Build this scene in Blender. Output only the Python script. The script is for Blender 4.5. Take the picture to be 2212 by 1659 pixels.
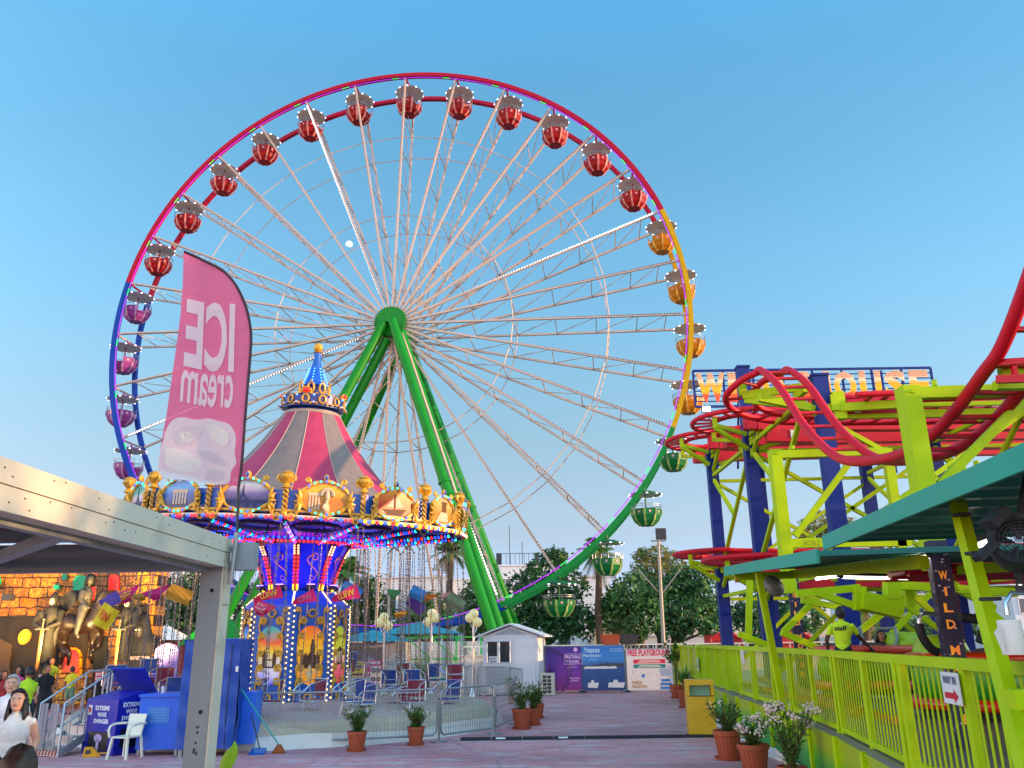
import bpy, math, random
import numpy as np
from mathutils import Vector, Matrix
random.seed(7)
for o in list(bpy.data.objects): bpy.data.objects.remove(o)
sc = bpy.context.scene
COL = sc.collection
PI = math.pi
R = math.radians
# ---------------------------------------------------------------- camera
F_PX, TH, RO, CAM_H = 1780.0, R(17.3), R(.77), 2.0      # focal length in pixels of a 2212 px wide picture
_c, _s = math.cos(TH), math.sin(TH)
CF = Vector((0, _c, _s)); _r0 = Vector((1, 0, 0)); _u0 = Vector((0, -_s, _c))
CR = _r0*math.cos(RO) - _u0*math.sin(RO); CU = _r0*math.sin(RO) + _u0*math.cos(RO)
CO = Vector((0, 0, CAM_H))
cam_d = bpy.data.cameras.new('camera'); cam = bpy.data.objects.new('camera', cam_d); COL.objects.link(cam)
cam_d.sensor_width = 36; cam_d.lens = 36*F_PX/2212; cam_d.clip_start = .1; cam_d.clip_end = 5000
m3 = Matrix((CR, CU, -CF)).transposed()
cam.matrix_world = Matrix.Translation(CO) @ m3.to_4x4()
sc.camera = cam
# ---------------------------------------------------------------- sky and sun
SUN_EL, SUN_AZ = R(6.0), R(103)       # azimuth measured clockwise from +Y (the view direction)
sun_dir = Vector((math.sin(SUN_AZ)*math.cos(SUN_EL), math.cos(SUN_AZ)*math.cos(SUN_EL), math.sin(SUN_EL)))
w = bpy.data.worlds.new('World'); sc.world = w; w.use_nodes = True
nt = w.node_tree; nt.nodes.clear()
N = nt.nodes.new; L = nt.links.new
sky = N('ShaderNodeTexSky'); sky.sky_type = 'NISHITA'; sky.sun_disc = False
sky.sun_elevation = SUN_EL; sky.sun_rotation = -SUN_AZ
sky.altitude = 0; sky.air_density = 1.0; sky.dust_density = .4; sky.ozone_density = 2.5
hsv = N('ShaderNodeHueSaturation'); hsv.inputs['Saturation'].default_value = 1.0
tc = N('ShaderNodeTexCoord'); sep = N('ShaderNodeSeparateXYZ'); ramp = N('ShaderNodeValToRGB')
L(tc.outputs['Generated'], sep.inputs[0]); L(sep.outputs['Z'], ramp.inputs[0])
cr = ramp.color_ramp
SKY_STOPS = [(0.0, (.77, .72, 1.35)), (.06, (.78, .76, 1.42)), (.095, (.86, .77, 1.08)), (.12, (.93, .76, .88)), (.145, (1.0, .82, .88)), (.18, (1.06, .87, .87)), (.23, (1.11, .97, .89)), (.29, (1.13, 1.12, 1.01)), (.36, (1.10, 1.27, 1.17)), (.44, (1.07, 1.37, 1.28)), (.52, (1.03, 1.42, 1.32)), (.6, (1.01, 1.54, 1.46)), (.67, (.99, 1.78, 1.86)), (.82, (1.4, 1.75, 1.7)), (1.0, (1.9, 1.7, 1.45))]
while len(cr.elements) < len(SKY_STOPS): cr.elements.new(.5)
for e, (p, c_) in zip(cr.elements, SKY_STOPS): e.position = p; e.color = (*c_, 1)
mul = N('ShaderNodeMixRGB'); mul.blend_type = 'MULTIPLY'; mul.inputs[0].default_value = 1
bg = N('ShaderNodeBackground'); bg.inputs['Strength'].default_value = .13
out = N('ShaderNodeOutputWorld')
L(sky.outputs[0], hsv.inputs['Color']); L(hsv.outputs[0], mul.inputs[1]); L(ramp.outputs[0], mul.inputs[2])
# the low sun reddens one side of the sky: even it out a little with azimuth
mx = N('ShaderNodeMath'); mx.operation = 'MULTIPLY_ADD'; mx.inputs[1].default_value = -.24; mx.inputs[2].default_value = 1.0
L(sep.outputs['X'], mx.inputs[0])
mul2 = N('ShaderNodeMixRGB'); mul2.blend_type = 'MULTIPLY'; mul2.inputs[0].default_value = 1
L(mul.outputs[0], mul2.inputs[1]); L(mx.outputs[0], mul2.inputs[2])
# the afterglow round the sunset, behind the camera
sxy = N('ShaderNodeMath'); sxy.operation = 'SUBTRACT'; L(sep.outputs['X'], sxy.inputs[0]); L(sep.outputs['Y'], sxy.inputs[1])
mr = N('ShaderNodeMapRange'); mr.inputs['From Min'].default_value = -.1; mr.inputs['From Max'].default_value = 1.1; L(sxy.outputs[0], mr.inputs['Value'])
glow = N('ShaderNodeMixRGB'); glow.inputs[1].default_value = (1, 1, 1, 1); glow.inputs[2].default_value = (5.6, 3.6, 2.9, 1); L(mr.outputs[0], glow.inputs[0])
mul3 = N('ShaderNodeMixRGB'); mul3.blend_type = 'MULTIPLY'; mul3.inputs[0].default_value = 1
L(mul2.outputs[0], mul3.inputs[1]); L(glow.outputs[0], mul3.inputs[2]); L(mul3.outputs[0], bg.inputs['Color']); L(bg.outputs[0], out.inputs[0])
sun_d = bpy.data.lights.new('sun', 'SUN'); sun_d.energy = 2.2; sun_d.angle = R(.5); sun_d.color = (1, .56, .25)
sun = bpy.data.objects.new('sun', sun_d); COL.objects.link(sun)
sun.rotation_euler = (-sun_dir).to_track_quat('-Z', 'Y').to_euler(); sun.location = (60, -30, 40)
vs = sc.view_settings; vs.view_transform = 'Standard'; vs.look = 'None'; vs.gamma = 1; vs.use_curve_mapping = False
vs.exposure = 1.6
sc.cycles.max_bounces = 6; sc.cycles.diffuse_bounces = 3; sc.cycles.glossy_bounces = 3; sc.cycles.transmission_bounces = 4
sc.cycles.transparent_max_bounces = 12; sc.cycles.use_denoising = True; sc.cycles.sample_clamp_indirect = 4
sc.cycles.caustics_reflective = False; sc.cycles.caustics_refractive = False
# ---------------------------------------------------------------- helpers
def V(*a): return Vector(a)
def ray(x, y): return CF*F_PX + CR*(x - 1106) + CU*(829 - y)
def at(x, y, Y):                       # the point at distance Y north of the camera in the direction of a pixel
    d = ray(x, y); return CO + d*(Y/d.y)
def gp(x, y, z=0.0):                   # where that direction meets height z
    d = ray(x, y); return CO + d*((z - CAM_H)/d.z)
def lin(c):
    if isinstance(c, str): c = tuple(int(c[i:i+2], 16)/255 for i in (0, 2, 4))
    return tuple(x/12.92 if x <= .04045 else ((x + .055)/1.055)**2.4 for x in c)

def mat(name, col, rough=.5, metal=0.0, var=.12, scale=4.0, bump=0.0, emit=0.0, bscale=30.0, trans=0.0, coat=0.0, grime=0.0, spec=.5):
    m = bpy.data.materials.new(name); m.use_nodes = True
    n = m.node_tree.nodes; l = m.node_tree.links; b = n['Principled BSDF']
    c = lin(col) if isinstance(col, str) else col
    b.inputs['Base Color'].default_value = (*c, 1); b.inputs['Roughness'].default_value = rough
    b.inputs['Metallic'].default_value = metal; b.inputs['Specular IOR Level'].default_value = spec
    if coat: b.inputs['Coat Weight'].default_value = coat
    if var or bump or grime:
        t = n.new('ShaderNodeTexCoord'); no = n.new('ShaderNodeTexNoise'); no.inputs['Scale'].default_value = scale
        no.inputs['Detail'].default_value = 6; no.inputs['Roughness'].default_value = .65
        l.new(t.outputs['Object'], no.inputs['Vector'])
        if var:
            r = n.new('ShaderNodeValToRGB'); r.color_ramp.elements[0].position = .3; r.color_ramp.elements[1].position = .7
            r.color_ramp.elements[0].color = (*[x*(1 - var) for x in c], 1); r.color_ramp.elements[1].color = (*[min(1, x*(1 + var)) for x in c], 1)
            l.new(no.outputs['Fac'], r.inputs[0]); last = r.outputs[0]
            if grime:
                n2 = n.new('ShaderNodeTexNoise'); n2.inputs['Scale'].default_value = scale*2.7; n2.inputs['Detail'].default_value = 8
                l.new(t.outputs['Object'], n2.inputs['Vector'])
                r2 = n.new('ShaderNodeValToRGB'); r2.color_ramp.elements[0].position = .58; r2.color_ramp.elements[1].position = .78
                r2.color_ramp.elements[0].color = (0, 0, 0, 1); r2.color_ramp.elements[1].color = (grime, grime, grime, 1)
                l.new(n2.outputs['Fac'], r2.inputs[0])
                mx = n.new('ShaderNodeMixRGB'); mx.inputs[2].default_value = (*[x*.35 + .02 for x in c], 1)
                l.new(r2.outputs[0], mx.inputs[0]); l.new(last, mx.inputs[1]); last = mx.outputs[0]
            l.new(last, b.inputs['Base Color'])
            rr = n.new('ShaderNodeMapRange'); rr.inputs['To Min'].default_value = max(0, rough - .08); rr.inputs['To Max'].default_value = min(1, rough + .12)
            l.new(no.outputs['Fac'], rr.inputs['Value']); l.new(rr.outputs[0], b.inputs['Roughness'])
        if bump:
            nb = n.new('ShaderNodeTexNoise'); nb.inputs['Scale'].default_value = bscale; nb.inputs['Detail'].default_value = 4
            l.new(t.outputs['Object'], nb.inputs['Vector'])
            bp = n.new('ShaderNodeBump'); bp.inputs['Strength'].default_value = bump; bp.inputs['Distance'].default_value = .02
            l.new(nb.outputs['Fac'], bp.inputs['Height']); l.new(bp.outputs[0], b.inputs['Normal'])
    if emit:
        b.inputs['Emission Color'].default_value = (*c, 1); b.inputs['Emission Strength'].default_value = emit
    if trans:
        tr = n.new('ShaderNodeBsdfTranslucent'); tr.inputs['Color'].default_value = (*c, 1)
        ms = n.new('ShaderNodeMixShader'); ms.inputs[0].default_value = trans
        o = n['Material Output']; l.new(b.outputs[0], ms.inputs[1]); l.new(tr.outputs[0], ms.inputs[2]); l.new(ms.outputs[0], o.inputs[0])
    return m

def ramp_mat(name, stops, axis=2, lo=0.0, hi=1.0, rough=.4, wob=.15, scale=3.0, emit=0.0):
    """a printed picture: colours run along one local axis with a little painted wobble"""
    m = bpy.data.materials.new(name); m.use_nodes = True
    n = m.node_tree.nodes; l = m.node_tree.links; b = n['Principled BSDF']
    t = n.new('ShaderNodeTexCoord'); s = n.new('ShaderNodeSeparateXYZ'); l.new(t.outputs['Object'], s.inputs[0])
    mr = n.new('ShaderNodeMapRange'); mr.inputs['From Min'].default_value = lo; mr.inputs['From Max'].default_value = hi
    l.new(s.outputs[axis], mr.inputs['Value'])
    no = n.new('ShaderNodeTexNoise'); no.inputs['Scale'].default_value = scale; no.inputs['Detail'].default_value = 5
    l.new(t.outputs['Object'], no.inputs['Vector'])
    a = n.new('ShaderNodeMath'); a.operation = 'MULTIPLY_ADD'; a.inputs[1].default_value = wob*2; a.inputs[2].default_value = -wob
    l.new(no.outputs['Fac'], a.inputs[0])
    ad = n.new('ShaderNodeMath'); ad.operation = 'ADD'; l.new(mr.outputs[0], ad.inputs[0]); l.new(a.outputs[0], ad.inputs[1])
    r = n.new('ShaderNodeValToRGB'); e = r.color_ramp.elements
    while len(e) < len(stops): e.new(.5)
    for k, (p, c) in zip(e, stops): k.position = p; k.color = (*lin(c), 1)
    l.new(ad.outputs[0], r.inputs[0]); l.new(r.outputs[0], b.inputs['Base Color']); b.inputs['Roughness'].default_value = rough
    if emit: l.new(r.outputs[0], b.inputs['Emission Color']); b.inputs['Emission Strength'].default_value = emit
    return m

class MB:
    """collects shapes and links them as ONE mesh object"""
    def __init__(s): s.v = []; s.f = []; s.m = []
    def add(s, vs, fs, mi=0):
        o = len(s.v); s.v += [tuple(p) for p in vs]; s.f += [tuple(i + o for i in f) for f in fs]
        s.m += [mi]*len(fs) if isinstance(mi, int) else list(mi)
        return s
    def box(s, c, d, mi=0, rz=0.0, M=None):
        hx, hy, hz = d[0]/2, d[1]/2, d[2]/2
        vs = [Vector((x, y, z)) for z in (-hz, hz) for x, y in ((-hx, -hy), (hx, -hy), (hx, hy), (-hx, hy))]
        if rz: q = Matrix.Rotation(rz, 3, 'Z'); vs = [q @ v for v in vs]
        if M is not None: vs = [M @ v for v in vs]
        c = Vector(c); return s.add([v + c for v in vs], [(3, 2, 1, 0), (4, 5, 6, 7), (0, 1, 5, 4), (1, 2, 6, 5), (2, 3, 7, 6), (3, 0, 4, 7)], mi)
    def bar(s, a, b, w=.1, h=None, mi=0, up=None):
        a = Vector(a); b = Vector(b); h = h or w; d = (b - a)
        if d.length < 1e-6: return s
        d.normalize(); up = Vector(up) if up is not None else (Vector((0, 0, 1)) if abs(d.z) < .95 else Vector((1, 0, 0)))
        x = d.cross(up).normalized()*(w/2); y = x.cross(d).normalized()*(h/2)
        vs = [p + q for p in (a, b) for q in (-x - y, x - y, x + y, -x + y)]
        return s.add(vs, [(0, 1, 2, 3)[::1], (7, 6, 5, 4), (0, 4, 5, 1), (1, 5, 6, 2), (2, 6, 7, 3), (3, 7, 4, 0)], mi)
    def tube(s, a, b, r=.05, n=8, mi=0, r2=None, caps=True):
        return s.path([a, b], r, n, mi, radii=None if r2 is None else [r, r2], caps=caps)
    def path(s, pts, r=.05, n=6, mi=0, closed=False, radii=None, caps=True):
        P = [Vector(p) for p in pts]; k = len(P)
        if k < 2: return s
        vs = []; prev = None
        for i in range(k):
            if closed: t = P[(i+1) % k] - P[i-1]
            else: t = P[min(i+1, k-1)] - P[max(i-1, 0)]
            t = t.normalized() if t.length > 1e-9 else Vector((0, 0, 1))
            if prev is None: prev = Vector((0, 0, 1)).cross(t) if abs(t.z) < .9 else Vector((1, 0, 0)).cross(t)
            u = prev - t*prev.dot(t)
            if u.length < 1e-6: u = t.orthogonal()
            u.normalize(); w_ = t.cross(u); prev = u; rr = radii[i] if radii else r
            vs += [P[i] + (u*math.cos(2*PI*j/n) + w_*math.sin(2*PI*j/n))*rr for j in range(n)]
        fs = []
        for i in range(k if closed else k - 1):
            a, b = i*n, ((i+1) % k)*n
            fs += [(a+j, a+(j+1) % n, b+(j+1) % n, b+j) for j in range(n)]
        if not closed and caps: fs += [tuple(range(n-1, -1, -1)), tuple(range((k-1)*n, k*n))]
        return s.add(vs, fs, mi)
    def lathe(s, prof, n=16, c=(0, 0, 0), mi=0, a0=0.0, a1=2*PI, M=None):
        c = Vector(c); full = abs(a1 - a0 - 2*PI) < 1e-6; k = n if full else n + 1
        vs = []
        for r, z in prof:
            for j in range(k):
                a = a0 + (a1 - a0)*j/n; q = Vector((r*math.cos(a), r*math.sin(a), z)); vs.append(c + (M @ q if M is not None else q))
        fs = []; mm = []
        for i in range(len(prof) - 1):
            for j in range(n):
                j2 = (j+1) % k
                fs.append((i*k+j, i*k+j2, (i+1)*k+j2, (i+1)*k+j)); mm.append(mi if isinstance(mi, int) else mi(i, j))
        return s.add(vs, fs, mm)
    def ball(s, c, r, n=8, m=6, mi=0, sx=1, sy=1, sz=1):
        prof = [(max(1e-4, math.sin(PI*i/m)), -math.cos(PI*i/m)) for i in range(m+1)]
        return s.lathe([(a*r, b*r) for a, b in prof], n, c, mi, M=Matrix.Diagonal((sx, sy, sz)))
    def octa(s, c, r, mi=0):
        c = Vector(c); vs = [c + Vector(d)*r for d in ((1,0,0),(0,1,0),(-1,0,0),(0,-1,0),(0,0,1),(0,0,-1))]
        return s.add(vs, [(0,1,4),(1,2,4),(2,3,4),(3,0,4),(1,0,5),(2,1,5),(3,2,5),(0,3,5)], mi)
    def poly(s, pts, o, ex, ey, t=.0, mi=0):
        """a flat outline (list of 2D points, counter-clockwise) with thickness t along its normal"""
        o, ex, ey = Vector(o), Vector(ex), Vector(ey); nrm = ex.cross(ey).normalized(); k = len(pts)
        top = [o + ex*x + ey*y + nrm*t for x, y in pts]
        if not t: return s.add(top, [tuple(range(k))], mi)
        bot = [o + ex*x + ey*y for x, y in pts]
        return s.add(top + bot, [tuple(range(k)), tuple(range(2*k-1, k-1, -1))] + [(i, k+i, k+(i+1) % k, (i+1) % k) for i in range(k)], mi)
    def quad(s, a, b, c, d, mi=0): return s.add([a, b, c, d], [(0, 1, 2, 3)], mi)
    def text(s, txt, o, ex, ey, wd, ht, mi=0, lift=.004, bold=0.0, spread=1.0, res=2):
        """lettering fitted to a box wd x ht whose lower left corner is o"""
        cu = bpy.data.curves.new('lettering', 'FONT'); cu.body = txt; cu.resolution_u = res; cu.offset = bold; cu.space_line = .8; cu.align_x = 'CENTER'
        cu.space_character = spread
        ob = bpy.data.objects.new('lettering', cu); me = ob.to_mesh()
        vs = [Vector(v.co) for v in me.vertices]; fs = [tuple(p.vertices) for p in me.polygons]
        if vs:
            x0 = min(v.x for v in vs); x1 = max(v.x for v in vs); y0 = min(v.y for v in vs); y1 = max(v.y for v in vs)
            o, ex, ey = Vector(o), Vector(ex).normalized(), Vector(ey).normalized(); nn = ex.cross(ey)
            s.add([o + ex*((v.x-x0)/(x1-x0)*wd) + ey*((v.y-y0)/max(1e-6, y1-y0)*ht) + nn*lift for v in vs], fs, mi)
        ob.to_mesh_clear(); bpy.data.objects.remove(ob); bpy.data.curves.remove(cu)
        return s
    def tf(s, M):
        s.v = [tuple(M @ Vector(p)) for p in s.v]; return s
    def build(s, name, mats, parent=None, smooth=0.0, loc=None):
        me = bpy.data.meshes.new(name); me.from_pydata(s.v, [], s.f)
        for m in (mats if isinstance(mats, (list, tuple)) else [mats]): me.materials.append(m)
        me.polygons.foreach_set('material_index', s.m); me.update()
        if smooth:
            me.polygons.foreach_set('use_smooth', [True]*len(me.polygons)); me.set_sharp_from_angle(angle=R(smooth))
        ob = bpy.data.objects.new(name, me); COL.objects.link(ob)
        if parent is not None: ob.parent = parent
        if loc is not None: ob.location = loc
        return ob

def tag(o, label=None, cat=None, group=None, kind=None):
    if label: o['label'] = label
    if cat: o['category'] = cat
    if group: o['group'] = group
    if kind: o['kind'] = kind
    return o
def thing(name, label, cat, loc=(0, 0, 0), rz=0.0, group=None):
    o = bpy.data.objects.new(name, None); o.empty_display_size = .3; COL.objects.link(o)
    o.location = loc; o.rotation_euler = (0, 0, rz); return tag(o, label, cat, group)
def copy_tree(o, parent=None, loc=None, rz=None, label=None):
    kids = list(o.children); c = o.copy(); COL.objects.link(c)
    if parent is not None: c.parent = parent
    if loc is not None: c.location = loc
    if rz is not None: c.rotation_euler = (0, 0, rz)
    if label: c['label'] = label
    for ch in kids: copy_tree(ch, c)
    return c
def remat(o, swap):                      # a copy in other colours: its own mesh data with some materials exchanged
    if o.type == 'MESH':
        o.data = o.data.copy()
        for i, m in enumerate(o.data.materials):
            if m in swap: o.data.materials[i] = swap[m]
    for ch in o.children: remat(ch, swap)
ORD = ['first', 'second', 'third', 'fourth', 'fifth', 'sixth', 'seventh', 'eighth', 'ninth', 'tenth', 'eleventh', 'twelfth', 'thirteenth', 'fourteenth', 'fifteenth', 'sixteenth']
EZ = Vector((0, 0, 1))
# ---------------------------------------------------------------- shared materials
steel = mat('galvanised_steel', '8f979e', .38, .7, .12, 8)
chrome = mat('chrome', 'c9ced3', .22, .9, .05)
white_p = mat('white_paint', 'dcdcd8', .45, 0, .05, 3)
black = mat('black_rubber', '17181b', .6)
dark = mat('dark_grey', '34363a', .55)
gold = mat('gilding', 'cf9c2e', .3, .15, .4, 14, .35, bscale=18)
wood = mat('timber', '6b4b32', .7)
terracotta = mat('terracotta', 'a04a2c', .7, 0, .15, 9, .1)
leaf_a = mat('leaf_dark', '2f5a22', .55, 0, .3, 3, trans=.2)
leaf_b = mat('leaf_mid', '48732b', .55, 0, .3, 3, trans=.2)
leaf_c = mat('leaf_light', '6d8b3c', .55, 0, .3, 3, trans=.2)
flower = mat('pale_blossom', 'e6cfc8', .6)
bark = mat('bark', '5b4636', .85, 0, .3, 12, .4)
def lamp_mat(name, c, e): return mat(name, c, .3, 0, 0, emit=e)
bulb_w = lamp_mat('bulb_warm_white', 'ffd58c', .75)
bulb_cool = lamp_mat('bulb_cool_white', 'f4f6ff', 1.8)
bulb_r = lamp_mat('bulb_red', 'ff1e28', 1.3)
bulb_b = lamp_mat('bulb_blue', '1e46ff', 1.5)
bulb_t = lamp_mat('bulb_turquoise', '20e0d0', 1.1)
bulb_y = lamp_mat('bulb_yellow', 'ffc414', 1.2)
bulb_m = lamp_mat('bulb_magenta', 'a030d8', .3)
bulb_g = lamp_mat('bulb_green', '28e070', .3)
bulb_f = None; bulb_off = mat('unlit_lamp', '6e5a55', .4)
# ---------------------------------------------------------------- the big wheel
WD = 50.0; WYAW = R(-6.225); WR = .382*WD; WB = 2.7; WHZ = .395*WD + CAM_H; NSP = 32; WPH = 3.514
WC = Vector((-.155*WD, WD, 0))
wheel = thing('ferris_wheel_ride', 'huge ferris wheel with a rainbow coloured rim, white spokes and green legs', 'ferris wheel', WC, WYAW)
wm = wheel.matrix_local.copy() if False else Matrix.Translation(WC) @ Matrix.Rotation(WYAW, 4, 'Z')
rim_c = {'red': mat('rim_red', 'a80a30', .5, spec=.15), 'yellow': mat('rim_yellow', 'c49a06', .5, spec=.15), 'green': mat('rim_green', '12803a', .5, spec=.15), 'blue': mat('rim_blue', '123f9e', .5, spec=.15)}
spoke_m = mat('spoke_white_paint', 'bca89c', .5, 0, .08, 2)
green_leg = mat('wheel_leg_green', '0a8016', .38, 0, .12, .6, grime=.12, spec=.25)
def wang(k): return WPH - 2*PI*k/NSP
def wp(k, r=WR, y=0.0): a = wang(k); return Vector((r*math.cos(a), y, WHZ + r*math.sin(a)))
def sect(k0, k1, y, hr, hy, r=WR):
    b = MB(); n = (k1 - k0)*5; vs = []
    for i in range(n + 1):
        a = wang(k0 + (k1 - k0)*i/n); e = Vector((math.cos(a), 0, math.sin(a)))
        for dr, dy in ((-hr, -hy), (hr, -hy), (hr, hy), (-hr, hy)): vs.append(e*(r + dr) + Vector((0, y + dy, WHZ)))
    fs = []
    for i in range(n):
        o, p = 4*i, 4*i + 4
        fs += [(o+j, p+j, p+(j+1) % 4, o+(j+1) % 4) for j in range(4)]
    b.add(vs, fs + [(0, 1, 2, 3), (4*n+3, 4*n+2, 4*n+1, 4*n)])
    return b
for nm, k0, k1 in (('red', 3, 16), ('yellow', 16, 20), ('green', 20, 24), ('blue', 24, 35)):
    f = sect(k0, k1, 0, .14, .18).build('front_rim', rim_c[nm], wheel, 40); f['label'] = nm + ' arc of the near rim'
    f = sect(k0, k1, WB, .13, .15).build('back_rim', rim_c[nm], wheel, 40); f['label'] = nm + ' arc of the far rim'
b = MB()                                                   # beads of light along the inner edge of the near rim
for k in range(NSP):
    for j in range(44):
        a = wang(k + (j + .5)/44); e = Vector((math.cos(a), 0, math.sin(a)))
        b.octa(e*(WR - .27) + Vector((0, -.16, WHZ)), .05, 1 if 33 <= j < 39 else 0)
tag(b.build('light_strip', [bulb_m, bulb_g], wheel), kind='stuff')
def spoke_mesh(lit):
    b = MB()
    b.bar((.7, -.1, 0), (WR - .15, 0, 0), .15, .13); b.bar((.7, WB + .1, 0), (WR - .15, WB, 0), .15, .13)
    rs = [2.6, 5.2, 7.9, 10.6, 13.2, 15.8, 17.6]
    for i, r in enumerate(rs):
        b.bar((r, 0, 0), (r, WB, 0), .05)
        if i < len(rs) - 1:
            b.bar((r, WB, 0), ((r + rs[i+1])/2, 1.3, 0), .036); b.bar((rs[i+1], 0, 0), (r, WB, 0), .036)
    return b
def lamp_mesh():
    b = MB()
    for i in range(88):
        r = 2.4 + i*(WR - 2.9)/88; b.octa((r, -.1, .045), .055)
    return b
proto = []
for lit in (0, 1):
    s_ = spoke_mesh(lit).build('spoke', spoke_m, wheel); tag(lamp_mesh().build('lamp_row', bulb_cool if lit else bulb_off, s_), kind='stuff')
    s_.location = (0, 0, WHZ); proto.append(s_)
used = [False, False]
for k in range(NSP):
    q = 1 if k % 8 == 0 else 0
    s_ = proto[q] if not used[q] else copy_tree(proto[q], wheel)
    used[q] = True; s_.rotation_euler = (0, -wang(k), 0)
for r, y in ((.735*WR, 0), (.735*WR, WB), (.415*WR, 0), (.415*WR, WB)):
    MB().path([wp(k, r, y) for k in range(NSP)], .035, 4, closed=True).build('tie_ring', spoke_m, wheel)
b = MB()
for k in range(NSP): b.tube(wp(k, WR, -.1), wp(k, WR, WB + .1), .07, 6, 0 if 3 <= k < 16 else 1)
b.build('axle_set', [rim_c['red'], spoke_m], wheel)
hubM = Matrix.Rotation(PI/2, 3, 'X')                        # lathe axis -> local -y
b = MB(); b.lathe([(0, .55), (.95, .55), (1.0, .5), (1.0, .35), (.72, .3), (.72, -WB - .3), (1.0, -WB - .35), (1.0, -WB - .5), (0, -WB - .55)], 40, (0, 0, WHZ), M=hubM)
for k in range(32):
    a = 2*PI*k/32; b.box((1.0*math.cos(a), -.42, WHZ + 1.0*math.sin(a)), (.1, .3, .1))
b.lathe([(0, 1.15), (.34, 1.15), (.34, .5)], 20, (-.3, 0, WHZ), M=hubM); b.lathe([(0, 1.25), (.22, 1.25), (.22, .5)], 20, (.15, 0, WHZ - .12), M=hubM)
b.build('hub', green_leg, wheel, 35)
def leg(top, base, r=.29):
    b = MB(); top = Vector(top); base = Vector(base); b.tube(top, base, r*1.05, 18, r2=r)
    for t in (.5, .535): p = top.lerp(base, t); q = top.lerp(base, t + .006); b.tube(p, q, r*1.28, 18)
    for t in (.2, .35): p = top.lerp(base, t); b.box(p + Vector((0, -r, 0)), (.1, .2, .3))
    return b.build('leg', green_leg, wheel, 40)
leg((.25, -.95, WHZ - .1), (7.75, -3.6, .15)); leg((.75, -.55, WHZ - .8), (8.0, -1.9, .15))
leg((-.3, -.95, WHZ - .3), (-9.6, -3.6, .15)); leg((-.2, -.45, WHZ - 1.2), (-9.3, -1.9, .15))
leg((.3, WB + 1, WHZ - .2), (7.9, 5.0, .15)); leg((.5, WB + 1.3, WHZ - .8), (8.1, 7.4, .15))
leg((-.3, WB + 1, WHZ - .2), (-9.5, 5.0, .15), .27)
b = MB(); b.bar((.9, -.8, WHZ - 1), (5.0, -2.2, WHZ - 12.5), .2, .12)
b.build('ladder_strip', spoke_m, wheel)
b = MB()
for y in (-3.6, 5.0): b.box((0, y, .15), (21, .5, .3))
for x in (-9.5, 7.8): b.box((x, 1.5, .14), (.5, 13, .28))
b.build('base_frame', green_leg, wheel)

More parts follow.
